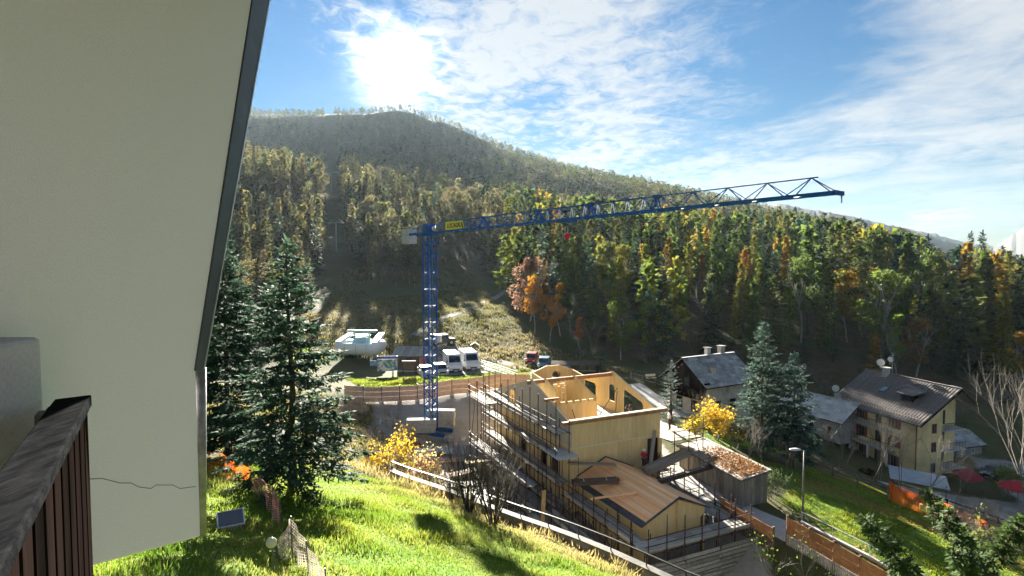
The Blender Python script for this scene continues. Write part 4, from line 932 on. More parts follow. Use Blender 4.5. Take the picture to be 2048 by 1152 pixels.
# ---- scaffolding
def scaffold(label, p, q, width, zg, levels, bay=2., ext=1.4, mat=m_plank, toe=True, n_pl=4, skip=(), zb=None):
    """p, q: (a,b) inner line; width: outwards to the right-hand normal"""
    p, q = Vector((*p, 0)), Vector((*q, 0)); d = q - p; ln = d.length; d.normalize(); o = Vector((d.y, -d.x, 0)) * width
    e = thing('scaffolding', label, 'scaffolding', W(p.x, p.y, zg), HR); n = max(1, round(ln / bay)); dn = ln / n; zt = levels[-1] + ext
    for k in range(n + 1):
        for s in (.05, 1):
            b_ = p * 0 + d * k * dn + o * s; t_ = zt + gb.uniform(-.6, .5) if s == 1 else levels[-1] + gb.uniform(-.2, .9)
            bar('standard', b_ + Vector((0, 0, 0)), b_ + Vector((0, 0, t_ - zg)), .085, .085, m_tube, e, 'tube')
        for z in levels: bar('transom', d * k * dn + o * -.02 + Vector((0, 0, z - zg - .06)), d * k * dn + o * 1.12 + Vector((0, 0, z - zg - .06)), .065, .065, m_tube, e, 'tube')
    for i, z in enumerate(levels):
        for s in (.05, 1): bar('ledger', -d * .3 + o * s + Vector((0, 0, z - zg - .1)), d * (ln + .3) + o * s + Vector((0, 0, z - zg - .1)), .065, .065, m_tube, e, 'tube')
        for g_ in (.5, 1.0): bar('guard_rail', -d * .3 + o * 1.03 + Vector((0, 0, z - zg + g_)), d * (ln + .3) + o * 1.03 + Vector((0, 0, z - zg + g_)), .06, .06, m_tube, e, 'tube')
        if toe:
            for k in range(n): bar('toe_board', d * (k * dn + .03) + o * .97 + Vector((0, 0, z - zg + .13)), d * ((k + 1) * dn - .03) + o * .97 + Vector((0, 0, z - zg + .13)), .03, .22, m_oldplank, e)
        for k in range(n):
            if (i, k) in skip: continue
            for w_ in range(n_pl):
                f = .1 + .84 * (w_ + .5) / n_pl; j = gb.uniform(-.15, .15)
                bar('plank', d * (k * dn - .1 + j) + o * f + Vector((0, 0, z - zg + gb.uniform(0, .015))), d * ((k + 1) * dn + .1 + j) + o * f + Vector((0, 0, z - zg + gb.uniform(0, .015))), width * .84 / n_pl - .012, .045, mat if i == len(levels) - 1 else m_oldplank, e)
    for k in range(0, n, 2): bar('diagonal_brace', d * k * dn + o * 1.05 + Vector((0, 0, .2)), d * (k + 1) * dn + o * 1.05 + Vector((0, 0, levels[0] - zg + 1.8)), .06, .06, m_tube, e, 'tube')
    return e
scaffold('tall tube scaffolding with plank decks along the left gable of the timber house', (-.25, 14.6), (-.25, -.3), 1.25, -.9, (.6, 2.6, 4.6, 6.55), bay=1.5, ext=2.5, toe=True)
scaffold('wide pale plank platform at the back left corner of the scaffolding', (-1.6, 14.8), (-1.6, 10.6), 1.3, -.6, (6.5,), bay=2., ext=1.6, toe=False)
scaffold('scaffolding along the left side of the low annex roof', (.2, -.6), (.2, -9.2), 1.2, -2.6, (-.3, 1.75), bay=1.4, mat=m_oldplank)
scaffold('front scaffolding below the annex gable with guard rails and grey boards', (-1.0, -9.3), (7.6, -9.3), 1.7, -4.3, (-2.1, -.1, 1.9), bay=1.43, ext=2.0, mat=m_oldplank)
scaffold('side scaffolding right of the annex towards the lane', (6.5, -9.2), (6.5, -1.2), 1.2, -3.4, (-2.1, -.1, 1.85), bay=1.6, ext=2., mat=m_oldplank)
scaffold('plank deck on tubes at the right end of the front wall', (12.2, 5.4), (9.1, 5.4), -7., 1., (4.75,), bay=1.6, ext=1.5, toe=False, n_pl=14)
scaffold('small deck in front of the doorway where the red worker stands', (5.95, -.12), (9., -.12), 1.6, .5, (2.5,), bay=1.5, ext=1.2, toe=False)
# loose boards covering the lower front like shuttering
cl = thing('board_cladding', 'grey boards nailed up below the front scaffolding', 'boards', W(-1., -11.12, -4.2), HR)
for k in range(20):
    for s in range(3): blk('board', (1.45 + s * 2.9 + gb.uniform(-.1, .1), gb.uniform(-.01, .01), .2 + k * .27), (2.86, .03, .19 + .05 * (k % 2)), m_oldplank, cl)
# pale sheet platform near the front left corner
sp = thing('sheet_platform', 'pale sheets laid as a platform at the front left house corner', 'platform', W(-.7, .2, 4.78), HR)
for k in range(4): blk('sheet', (-.2 + .02 * k, -1.2 + k * .66, .04), (1.9, .63, .035), M('pale_sheet', (.5, .48, .44), (.62, .6, .56), rand=.12), sp)
for a in (-1.1, .7):
    for b in (-1.4, 1.1): bar('support_tube', (a, b, -5), (a, b, .0), .05, .05, m_tube, sp, 'tube')

scaffold('outer row of tubes and low decks standing in the yard left of the house', (-2.6, 12.5), (-2.6, .5), 1.1, -.9, (.4, 2.4), bay=1.7, ext=1.6, mat=m_oldplank, n_pl=3)
pf = thing('prop_heap', 'dark tangle of steel props and tubes between annex and shed', 'props', W(8.2, -4., -.6), HR)
for k in range(46): a0 = gb.uniform(-1.2, 1.6); b0 = gb.uniform(-3.2, 2.6); an = gb.choice([0., 1.57]) + gb.normal(0, .12); l_ = gb.uniform(1.2, 2.4); z_ = gb.uniform(.2, 2.4); bar('prop', (a0 - math.cos(an) * l_ / 2, b0 - math.sin(an) * l_ / 2, z_), (a0 + math.cos(an) * l_ / 2, b0 + math.sin(an) * l_ / 2, z_ + gb.normal(0, .08)), .06, .06, m_tube, pf, 'tube')
for a0 in (-1.2, .2, 1.6):
    for b0 in (-3, -.3, 2.4): bar('upright', (a0, b0, -.6), (a0, b0, 2.6), .08, .08, m_tube, pf, 'tube')

m_form = M('yellow_formwork', (.5, .36, .1), (.62, .48, .18), scale=3, rough=.7, rand=.15, c3=(.3, .25, .18))
for a_, b_, n_, rz_, lb in ((-4.4, 6.1, 5, .1, 'pack of worn formwork panels in the yard'), (-3.6, 10.9, 4, -.1, 'small pack of formwork panels near the back platform')):
    p = W(a_, b_, 0); e = thing('formwork_pack', lb, 'stack', (p.x, p.y, tz(p.x, p.y)), HR + rz_)
    for k in range(n_): blk('formwork_panel', (gb.uniform(-.06, .06), gb.uniform(-.05, .05), .1 + k * .13), (2.4, 1.1, .1), m_form if k % 2 else m_oldplank, e, gb.normal(0, .02))
rb = thing('tube_rack', 'rack of stacked scaffold tubes behind the leafless wall shrubs', 'rack', W(-6.3, 4.4, 0) + Vector((0, 0, tz(W(-6.3, 4.4, 0).x, W(-6.3, 4.4, 0).y) + 20)), HR + .3)
for k in range(40): bar('tube', (-2.2 + gb.uniform(-.3, .3), -.5 + (k % 10) * .11, .25 + (k // 10) * .1), (2.2 + gb.uniform(-.3, .3), -.5 + (k % 10) * .11, .25 + (k // 10) * .1), .06, .06, m_tube, rb, 'tube')
for x in (-1.5, 1.5):
    for y in (-.62, .66): bar('rack_post', (x, y, 0), (x, y, 1.), .07, .07, m_tube, rb)
    bar('rack_beam', (x, -.62, .18), (x, .66, .18), .08, .08, m_tube, rb)

scaffold('second row of tubes and grey decks between the annex and the retaining wall', (-1.5, -.6), (-1.5, -9.6), 1.25, -3., (-1.2, .7), bay=1.3, ext=2.1, mat=m_oldplank)
scaffold('lowest row of tubes and decks in the yard at the foot of the gable', (-4.1, 9.), (-4.1, .4), 1.0, -1.2, (.2,), bay=1.45, ext=2.6, mat=m_oldplank, n_pl=3)
# ------------------------------------------------------------------ walls, lanes, fences and stacks round the site
gs = np.random.default_rng(17)
def ribbon(name, pts, half, mat, lift=.03, label=None, kind='structure', step=.8):
    """a lane laid on the ground along world points (x, y)"""
    P = np.array(pts, float); s = np.r_[0, np.cumsum(np.linalg.norm(np.diff(P, axis=0), axis=1))]; n = int(s[-1] / step) + 2
    t = np.linspace(0, s[-1], n); x = np.interp(t, s, P[:, 0]); y = np.interp(t, s, P[:, 1])
    k = np.ones(5) / 5; x = np.r_[x[:2], np.convolve(x, k, 'valid'), x[-2:]]; y = np.r_[y[:2], np.convolve(y, k, 'valid'), y[-2:]]
    T = unitv(np.c_[np.gradient(x), np.gradient(y)]); nx, ny = -T[:, 1], T[:, 0]; rows = []
    m = 7
    z0 = np.mean([terrain(x + nx * half * f, y + ny * half * f) for f in (-.8, 0, .8)], axis=0)
    for f in np.linspace(-1, 1, m):
        hh = half * (1 + .06 * np.sin(t * .9 + f))
        X, Y = x + nx * hh * f, y + ny * hh * f; rows.append(np.c_[X, Y, np.maximum(terrain(X, Y), z0) + lift if abs(f) < .99 else terrain(X, Y) - .1])
    V = np.array(rows).reshape(-1, 3); I = np.arange(len(V)).reshape(m, n); Q = np.stack([I[:-1, :-1], I[:-1, 1:], I[1:, 1:], I[1:, :-1]], -1).reshape(-1, 4)
    return tag(link(bpy.data.objects.new(name, big_mesh(name, V, quads=Q, mats=[mat], smooth=True))), label, kind=kind)
m_lane = M('concrete_lane', (.38, .375, .36), (.48, .47, .45), scale=2, rough=.95, bump=.15, c3=(.3, .27, .22))
m_track = M('gravel_track', (.2, .19, .17), (.3, .285, .26), scale=2.5, rough=1, bump=.3)
LANE = [(11.5, 57), (13.3, 50.5), (15.6, 44.6), (18.5, 39.4), (20.9, 35), (23.6, 30), (27, 24)]
ribbon('road', LANE, 1.35, m_lane, .05, 'narrow concrete lane running down beside the shed')
trk = [at(*p)[:2] for p in ((830, 672, 104), (870, 648, 113), (910, 630, 122), (950, 614, 134), (990, 598, 150), (1020, 588, 160))]
ribbon('path', trk, 1.3, m_track, .08, 'gravel track climbing the meadow towards the forest', step=1.5)
ribbon('path', [at(*p)[:2] for p in ((880, 688, 99), (930, 698, 96), (985, 715, 91), (1040, 738, 86), (1120, 770, 76))], 1.2, m_track, .07, 'gravel track passing behind the car park', step=1.2)
ribbon('road', [at(*p)[:2] for p in ((1260, 752, 79), (1320, 780, 72), (1380, 800, 66))], 2.2, m_lane, .06, 'grey lane between timber house and chalet', step=1.)
ribbon('road', [(40.5, 61), (44, 62.5), (48, 60), (53, 57), (60, 53)], 1.9, m_lane, .08, 'paved driveway in front of the yellow house')
m_asph = M('car_park_asphalt', (.16, .16, .16), (.23, .23, .225), scale=3, rough=.9)
ribbon('car_park', [at(*p)[:2] for p in ((945, 752, 80.5), (925, 725, 87), (900, 703, 94), (880, 690, 98))], 4.2, m_asph, .05, 'grey parking area with the white vans', step=1.)
# retaining wall with pipe rail at the lower edge of the lawn
rw_ = thing('retaining_wall', 'low concrete retaining wall with a pipe rail along the lawn edge', 'wall', (W0[0], W0[1], -13))
wl = np.linalg.norm(W1 - W0) + 3.; a = MB(); n = 14; top = []
for k in range(n + 1):
    q = W0 + wd * wl * k / n; top.append(Vector((q[0], q[1], float(z_lawn(*np.array([[q[0] - wn[0] * .5], [q[1] - wn[1] * .5]]))[0]) + .28)))
m_wallc = M('stained_concrete', (.2, .19, .175), (.36, .345, .32), scale=2.5, rough=.95, bump=.3, c3=(.13, .125, .11))
RO_ = Vector(rw_.location); nv = Vector((wn[0], wn[1], 0))
for k in range(n):
    p, q = top[k] - RO_, top[k + 1] - RO_
    MB().prism([p - nv * .17, q - nv * .17, q + nv * .17, p + nv * .17], (0, 0, -5.5)).build('wall_section', m_wallc, rw_)
    MB().prism([p - nv * .19 + Vector((0, 0, .003)), q - nv * .19 + Vector((0, 0, .003)), q + nv * .19 + Vector((0, 0, .003)), p + nv * .19 + Vector((0, 0, .003))], (0, 0, .07)).build('coping', M('coping_concrete', (.13, .125, .115), (.22, .21, .19), scale=3, c3=(.09, .09, .08)), rw_)
m_iron = M('black_iron', (.02, .02, .022), (.05, .05, .05), rough=.5, metal=.5)
for k in range(n + 1):
    p = top[k] - RO_; bar('rail_post', p, p + Vector((0, 0, .62)), .05, .05, m_iron, rw_)
    if k < n:
        q = top[k + 1] - RO_; bar('hand_rail', p + Vector((0, 0, .62)), q + Vector((0, 0, .62)), .07, .06, m_iron, rw_)
# brown hoarding panels at the back of the site
hp_ = [at(*p) for p in ((690, 812, 64), (760, 805, 65), (860, 797, 66.5), (950, 787, 68), (1010, 780, 69.5), (1060, 770, 71))]
m_board2 = M('hoarding_brown', (.4, .27, .21), (.5, .36, .29), scale=2, rough=.85, rand=.15, c3=(.42, .32, .26), bump=.1)
fh = thing('site_hoarding', 'row of reddish brown hoarding panels behind the crane', 'fence', (hp_[0].x, hp_[0].y, tz(hp_[0].x, hp_[0].y))); FO = Vector(fh.location)
P = np.array([(p.x, p.y) for p in hp_]); s_ = np.r_[0, np.cumsum(np.linalg.norm(np.diff(P, axis=0), axis=1))]; npn = int(s_[-1] / 1.95)
for k in range(npn):
    a_, b_ = [Vector((np.interp(t, s_, P[:, 0]), np.interp(t, s_, P[:, 1]), 0)) for t in (k * s_[-1] / npn, (k + 1) * s_[-1] / npn)]
    for v_ in (a_, b_): v_.z = tz(v_.x, v_.y)
    d_ = (b_ - a_); hgt = 1.75 + gs.uniform(-.05, .05)
    for r_ in range(3):
        z0 = .08 + r_ * hgt / 3; bar('panel', a_ - FO + d_ * .02 + Vector((0, 0, z0 + hgt / 6)), b_ - FO - d_ * .02 + Vector((0, 0, z0 + hgt / 6)), .03, hgt / 3 - .012, m_board2, fh)
    pp = a_ - FO - Vector((d_.y, -d_.x, 0)).normalized() * -.06; bar('post', pp + Vector((0, 0, -.1)), pp + Vector((0, 0, 2.0)), .07, .07, m_iron, fh)
    blk('post_foot', pp + Vector((0, -.12, .06)), (.5, .3, .14), m_conc, fh, .2)
# fences by the lane
m_picket = M('brown_picket', (.12, .07, .045), (.2, .13, .09), scale=5, rough=.85, rand=.25)
m_pale = M('pale_picket', (.45, .4, .34), (.58, .53, .46), scale=5, rough=.85, rand=.15)
m_rust = M('orange_board', (.36, .15, .06), (.5, .24, .1), scale=3, rough=.8, rand=.2, c3=(.28, .1, .05))
def fence(label, p, q, hgt, mat_p, mat_b, zoff=0., step=.13, board=True, posts=2., toph=.45, name='picket_fence'):
    p, q = Vector((*p, 0)), Vector((*q, 0)); d = q - p; ln = d.length; d.normalize(); nn_ = Vector((-d.y, d.x, 0))
    p.z, q.z = tz(p.x, p.y) + zoff, tz(q.x, q.y) + zoff; e = thing(name, label, 'fence', p); sl_ = (q.z - p.z) / ln; D = d + Vector((0, 0, sl_))
    n = int(ln / step)
    for k in range(n): c = D * (k + .5) * step; bar('picket', c + Vector((0, 0, .05)), c + Vector((0, 0, hgt - (toph if board else 0))), .075, .025, mat_p, e, upv=nn_)
    for z in (.25, hgt - (toph if board else 0) - .15): bar('rail', D * 0 + nn_ * .04 + Vector((0, 0, z)), D * ln + nn_ * .04 + Vector((0, 0, z)), .05, .08, m_picket, e)
    m = max(1, round(ln / posts))
    for k in range(m + 1): c = D * k * ln / m + nn_ * .07; bar('post', c + Vector((0, 0, -.3)), c + Vector((0, 0, hgt + .12)), .12, .12, m_picket, e)
    if board:
        for k in range(m):
            for r_ in range(2): c = D * k * ln / m; c2 = D * (k + 1) * ln / m; z = hgt - toph + .02 + toph * (r_ + .5) / 2; bar('board', c + D * .02 + Vector((0, 0, z)), c2 - D * .02 + Vector((0, 0, z)), .025, toph / 2 - .015, mat_b, e)
    return e
fence('short picket fence with orange board top beside the lane', (15.3, 41.3), (17.1, 36.9), 1.75, m_picket, m_rust, toph=.75)
fence('long fence with reddish board panels over pale pickets at lower right', (18.2, 37.3), (22.6, 28.6), 2.1, m_pale, m_rust, zoff=-.25, toph=1.15, posts=1.5)
kb = thing('kerb_rail', 'low kerb with white pipe rail between lane and lawn', 'railing', (20.6, 38.6, tz(20.6, 38.6))); KO = Vector(kb.location)
kp = [(20.2, 39.4), (22.4, 35.4), (25.1, 30.6), (27, 27.5)]
for a_, b_ in zip(kp[:-1], kp[1:]):
    A_, B_ = (Vector((*t, tz(*t))) for t in (a_, b_)); bar('kerb_stone', A_ - KO + Vector((0, 0, .08)), B_ - KO + Vector((0, 0, .08)), .2, .24, m_conc, kb)
    bar('pipe_rail', A_ - KO + Vector((0, 0, .85)), B_ - KO + Vector((0, 0, .85)), .06, .06, M('white_pipe', (.6, .6, .58)), kb, 'tube')
    for t in (0.02, .5): c = A_.lerp(B_, t) - KO; bar('rail_post', c, c + Vector((0, 0, .85)), .06, .06, M('white_pipe', (.6, .6, .58)), kb, 'tube')
def rails(label, pts, hgt, nr=3, mat=None, post_every=2., name='rail_fence', r=.05):
    mat = mat or M('old_rail_wood', (.13, .105, .085), (.24, .2, .165), scale=4, rough=.9, rand=.2)
    pts = [Vector((p[0], p[1], tz(p[0], p[1]))) for p in pts]; e = thing(name, label, 'fence', pts[0]); O_ = pts[0]
    for a_, b_ in zip(pts[:-1], pts[1:]):
        n = max(1, round((b_ - a_).length / post_every))
        for k in range(n):
            p, q = a_.lerp(b_, k / n), a_.lerp(b_, (k + 1) / n); p.z, q.z = tz(p.x, p.y), tz(q.x, q.y)
            bar('post', p - O_ - Vector((0, 0, .2)), p - O_ + Vector((0, 0, hgt)), .1, .1, mat, e)
            for j in range(nr): z = hgt * (j + .8) / nr * .97; bar('rail', p - O_ + Vector((0, 0, z)), q - O_ + Vector((0, 0, z)), r, .1, mat, e)
    p = pts[-1]; bar('post', p - O_ - Vector((0, 0, .2)), p - O_ + Vector((0, 0, hgt)), .1, .1, mat, e); return e
OG = lambda px, py: tuple(on_ground(px, py, 30)[:2])
rails('weathered three rail fence along the upper edge of the sunny lawn', [OG(1618, 935), OG(1665, 955), OG(1715, 975), OG(1775, 1000)], 1.25)
rails('dark rail fence below the yellow house and behind the orange net', [(40.5, 56), (44, 53.5), (48, 50.5), (54, 46)], 1.3, 3, m_darkwood)
rails('thin rail fence along the lane near the small spruce', [OG(1262, 760), OG(1310, 772), OG(1350, 790)], 1.1, 2)
rails('dark post fence beside the lift station terrace', [OG(768, 700), OG(790, 722), OG(800, 738)], 1.2, 2, m_darkwood, 1.2)
# lamps
m_pole = M('lamp_pole', (.1, .1, .1), (.16, .16, .155), rough=.5, metal=.5)
lp = on_ground(1605, 1040, 25); sl_ = thing('street_lamp', 'tall street lamp with flat oval head above the sunny lawn', 'lamp', lp)
hh = (at(1607, 902, lp.y).z - lp.z)
MB().tube((0, 0, -.2), (0, 0, hh), .075, .045, n=10).build('pole', m_pole, sl_, smooth=True); MB().tube((0, 0, hh - .05), (-.35, 0, hh + .08), .03, n=6).build('arm', m_pole, sl_)
b = MB(); b.loft([[(-.65 + .42 * s * math.cos(t * .5236), .2 * s * math.sin(t * .5236), hh + .1 + z) for t in range(12)] for s, z in ((.5, -.06), (1, -.02), (.95, .04), (.5, .09))]); b.build('lamp_head', M('lamp_shell', (.5, .52, .53), rough=.4), sl_, smooth=True)
MB().tube((0, 0, 0), (0, 0, .5), .11, n=10).build('pole_foot', m_pole, sl_)
gp_ = on_ground(546, 1150, 8); gl_ = thing('garden_lamp', 'small garden lamp with round cream head on a thin post', 'lamp', gp_); hh = at(545, 1085, gp_.y).z - gp_.z
MB().tube((0, 0, -.2), (0, 0, hh), .022, n=8).build('post', m_pole, gl_, smooth=True)
b = MB(); b.loft([[(rr * math.cos(t * .5236), -.04 + y_, hh + .02 + rr * math.sin(t * .5236)) for t in range(12)] for rr, y_ in ((.1, .06), (.13, .0), (.12, -.05), (.05, -.07))]); b.build('lamp_head', M('cream_glass', (.62, .58, .42), (.7, .66, .5), rough=.3), gl_, smooth=True)
# tilted dark panel box on the lawn
bp_ = on_ground(462, 1056, 8); bx = thing('solar_light_box', 'pale concrete box with a tilted dark glass panel on the lawn', 'box', bp_, .5)
MB().prism([(-.3, -.3, -.1), (.3, -.3, -.1), (.3, -.3, .16), (-.3, -.3, .16)], (0, .6, 0)).build('box_body', m_conc, bx, bevel=.015)
t_ = MB(); t_.box((0, 0, .3), (.78, .7, .05), rx=R(20)); t_.build('panel_frame', M('panel_frame', (.6, .6, .6)), bx); t_ = MB(); t_.box((0, -.008, .328), (.7, .62, .02), rx=R(20)); t_.build('glass_panel', glass('panel_glass', (.02, .035, .06), .15), bx)
# nets
def net(name, label, tops, bots, mat, nu, nv_, thick, posts=True, wav=.12):
    """hanging safety net: strands as thin strips between an upper and a lower line"""
    T = np.array([tuple(p) for p in tops]); B = np.array([tuple(p) for p in bots]); ss = np.linspace(0, 1, len(T)); O_ = Vector(bots[0]); e = thing(name, label, 'net', O_)
    u = np.linspace(0, 1, nu); top_ = np.stack([np.interp(u, ss, T[:, i]) for i in range(3)], 1); bot_ = np.stack([np.interp(u, ss, B[:, i]) for i in range(3)], 1)
    v = np.linspace(0, 1, nv_); G = bot_[:, None] * (1 - v)[None, :, None] + top_[:, None] * v[None, :, None]
    G[:, :, 1] += wav * np.sin(u * 23)[:, None] * (1 - v)[None] ; G[:, :, 0] += wav * .6 * np.sin(u * 31 + 1)[:, None] * (1 - .5 * v)[None]; G[:, :, 2] -= (.25 * wav * np.abs(np.sin(u * 11)))[:, None] * v[None]
    G += gs.normal(0, thick * .4, G.shape); G -= np.array(O_)
    V, Q = [], []; I = np.arange(nu * nv_).reshape(nu, nv_)
    V0 = G.reshape(-1, 3); du = unitv(np.gradient(G, axis=0)).reshape(-1, 3) * thick; dz = np.tile([0, 0, thick], (len(V0), 1))
    VV = np.r_[V0 - du, V0 + du, V0 - dz, V0 + dz]; m = len(V0)
    a_ = I[:, :-1].ravel(); b_ = I[:, 1:].ravel(); Q = [np.stack([a_, b_, b_ + m, a_ + m], 1)]
    a_ = I[:-1].ravel(); b_ = I[1:].ravel(); Q.append(np.stack([a_ + 2 * m, b_ + 2 * m, b_ + 3 * m, a_ + 3 * m], 1))
    link(bpy.data.objects.new('mesh_net', big_mesh('mesh_net', VV, quads=np.concatenate(Q), mats=[mat])), e)['kind'] = 'stuff'
    if posts:
        for t, b_ in zip(tops, bots): bar('post', Vector(b_) - O_ - Vector((0, 0, .3)), Vector(t) - O_ + Vector((0, 0, .05)), .04, .04, m_pole, e, 'tube')
    return e
m_pink = M('pinkish_net', (.7, .26, .22), (.8, .42, .36), scale=2, rough=.8, transl=.3); m_white = M('white_net', (.6, .5, .46), (.75, .65, .6), scale=1.5, transl=.3); m_orange = M('orange_net', (.75, .15, .02), (.85, .25, .04), scale=1, rough=.7, transl=.4)
def upto(g_, px, py): return at(px, py, g_.y)
def net_px(name, label, tp, bt, *a_, **k_):
    bots = [on_ground(*b_, 8, 90) for b_ in bt]; net(name, label, [upto(b_, *t) for t, b_ in zip(tp, bots)], bots, *a_, **k_)
net_px('safety_net', 'faded pink safety net sagging between posts near the big fir', [(500, 950), (520, 955), (545, 975), (560, 1000)], [(508, 990), (528, 1005), (548, 1035), (560, 1055)], m_pink, 64, 14, .009)
net_px('safety_net', 'torn whitish safety net rising to a peak beside the garden lamp', [(553, 1090), (582, 1036), (612, 1085), (650, 1140)], [(556, 1118), (585, 1118), (620, 1150), (655, 1175)], m_white, 60, 13, .007)
net_px('safety_net', 'orange net glimpsed at the foot of the left fir', [(408, 902), (440, 905), (470, 925), (500, 935)], [(408, 945), (440, 955), (470, 962), (500, 965)], m_orange, 50, 10, .012)
net_px('safety_net', 'bright orange safety net below the yellow house at the lawn edge', [(1778, 962), (1800, 975), (1850, 992), (1900, 1010), (1950, 1035), (2005, 1055)], [(1778, 1002), (1800, 1012), (1850, 1030), (1900, 1047), (1950, 1062), (2008, 1074)], m_orange, 130, 16, .026, wav=.25)
# materials lying on the site
def stack(label, a, b, z, n, sz, mat, rz=0., name='timber_stack', cols=1, lay=.0):
    p = W(a, b, 0); e = thing(name, label, 'stack', (p.x, p.y, tz(p.x, p.y)), HR + rz)
    for k in range(n):
        c, l = k % cols, k // cols; blk('board' if name != 'slab_stack' else 'slab', (gs.uniform(-.08, .08), (c - (cols - 1) / 2) * sz[1] * 1.05, .12 + (l + .5) * sz[2] * 1.04 + lay), sz, mat, e, gs.normal(0, .012))
    for s in (-.35, .35): blk('bearer', (s * sz[0], 0, .06), (.1, sz[1] * cols, .12), m_oldplank, e)
m_sheet = M('white_wrapped_board', (.5, .49, .46), (.68, .66, .62), scale=2.5, rough=.7, rand=.12, c3=(.42, .36, .3))
stack('flat stack of pale wrapped sheets beside the left scaffolding', -5.2, 3.2, 0, 6, (3.2, 2.1, .12), m_sheet, .05, 'slab_stack')
stack('lower pile of pale boards at the bottom of the yard', -4.0, -.4, 0, 8, (3.4, .5, .14), m_sheet, R(78), cols=4)
stack('criss cross pile of brown beams left of the scaffolding', -5., 8.6, 0, 12, (4.2, .22, .2), m_oldbeam, .15, cols=4)
stack('pile of old grey scaffold planks near the crane foot', -7.4, 6.2, 0, 14, (3.6, .28, .06), m_oldplank, -.3, cols=4)
stack('pile of fresh planks on the yard between crane and house', -5.2, 12.2, 0, 9, (4.4, .25, .08), m_plank, -.25, cols=3)
stack('brown timber packs behind the yard bushes', -7.6, 1.0, 0, 10, (3.0, .25, .2), m_oldbeam, .4, cols=5)
op = W(-3.4, -1.6, 0); e = thing('marker_post', 'upright ochre timber post standing in the yard', 'post', (op.x, op.y, tz(op.x, op.y)), .2); bar('post', (0, 0, -.1), (.15, 0, 3.4), .26, .2, M('ochre_wood', (.5, .3, .1), (.62, .4, .16), scale=3), e); blk('foot', (0, 0, .05), (.5, .4, .1), m_oldplank, e)
for px, py, s, lb in ((845, 915, 1.3, 'loose concrete block with a dark slot below the crane'), (820, 893, 1.0, 'small concrete block left of the crane ballast')):
    p = on_ground(px, py, 35); e = thing('concrete_block', lb, 'block', p, .3); MB().box((0, 0, .3 * s), (1.3 * s, .8 * s, .6 * s)).build('block', m_conc, e, bevel=.03); MB().box((.05, 0, .62 * s), (.5 * s, .3 * s, .06)).build('dark_slot_panel', m_unlit, e)  # the slot is a dark panel, its shade painted in
p = on_ground(880, 905, 35); e = thing('site_tarp', 'crumpled pale tarpaulin beside the crane foot', 'tarp', p)
n = 14; X, Y = np.meshgrid(np.linspace(-1.3, 1.3, n), np.linspace(-.9, .9, n), indexing='ij'); Z = .35 * np.exp(-(X ** 2 + Y ** 2)) + .09 * np.sin(X * 6) * np.cos(Y * 7) + .12; I = np.arange(n * n).reshape(n, n)
link(bpy.data.objects.new('sheet', big_mesh('sheet', np.stack([X, Y, Z], -1).reshape(-1, 3), quads=np.stack([I[:-1, :-1], I[1:, :-1], I[1:, 1:], I[:-1, 1:]], -1).reshape(-1, 4), mats=[m_sheet], smooth=True)), e)
# concrete skip wall with pale render behind the shrubs: terraced roof tiles stack
p = on_ground(822, 905, 35); e = thing('tile_stack', 'reddish roof tile pack behind the yellow shrub', 'stack', p, .4)
for k in range(8): bar('tile_row', (-1.1, k * .24 - .8, .2 + .06 * k), (1.1, k * .24 - .8, .2 + .06 * k), .1, .34, M('terracotta', (.3, .13, .08), (.4, .2, .12), rand=.2), e)
# ------------------------------------------------------------------ shed, chalet, yellow house, stone roofed house
gh = np.random.default_rng(23)
m_slate = M('stone_slab', (.24, .245, .25), (.4, .4, .395), scale=3, rough=.7, space='O', rand=.35, bump=.2)
m_paleslab = M('pale_stone_slab', (.46, .45, .42), (.62, .6, .56), scale=3, rough=.7, space='O', rand=.25, bump=.2)
m_oldwall = M('old_render', (.42, .4, .35), (.55, .52, .45), scale=2, rough=.95, c3=(.24, .22, .19))
m_glass = glass('window_glass')
# shed
A_, B_ = Vector((14.9, 50., 0)), Vector((17.3, 42.3, 0)); d = (A_ - B_); ln = d.length; rz = math.atan2(d.y, d.x); zg = tz(17.5, 43) - .1
sh = thing('lane_shed', 'long low wooden shed with leaf strewn slatted roof beside the lane', 'shed', (B_.x, B_.y, zg), rz)   # local x along the shed, -y to its right side
m_shedw = M('shed_wood', (.15, .14, .125), (.26, .24, .215), scale=4, rough=.9, rand=.25, stretch=(1, 1, .2))
D = 2.2; hl, hr = 2.25, 2.65
for k in range(26):
    x = (k + .5) * ln / 26; blk('wall_board', (x, 0, hl / 2), (ln / 26 - .012, .03, hl), m_shedw, sh)
for k in range(8):
    y = -(k + .5) * D / 8; hgt = hl + (hr - hl) * (k + .5) / 8; blk('wall_board', (0, y, hgt / 2), (.03, D / 8 - .012, hgt), m_shedw, sh); blk('wall_board', (ln, y, hgt / 2), (.03, D / 8 - .012, hgt), m_shedw, sh)
blk('back_wall', (ln / 2, -D, hr / 2), (ln, .05, hr), m_shedw, sh)
for x in (0, ln / 3, 2 * ln / 3, ln): bar('corner_post', (x, .03, 0), (x, .03, hl), .12, .12, m_shedw, sh)
nsl = 24; rs = (hr - hl) / D
for k in range(nsl):
    x = -.2 + (k + .5) * (ln + .4) / nsl; o = bar('roof_slat', (x, .3, hl + .08 - .3 * rs + gh.uniform(0, .012)), (x, -D - .25, hl + .08 + (D + .25) * rs), (ln + .4) / nsl - .05, .045, M('roof_slat', (.3, .27, .24), (.42, .39, .35), scale=3, rand=.25), sh)
MB().prism([(-.25, .34, hl - .06), (ln + .25, .34, hl - .06), (ln + .25, -D - .3, hl + rs * D + .03), (-.25, -D - .3, hl + rs * D + .03)], (0, 0, .06)).build('roof_deck', M('roof_deck_dark', (.08, .07, .06)), sh)
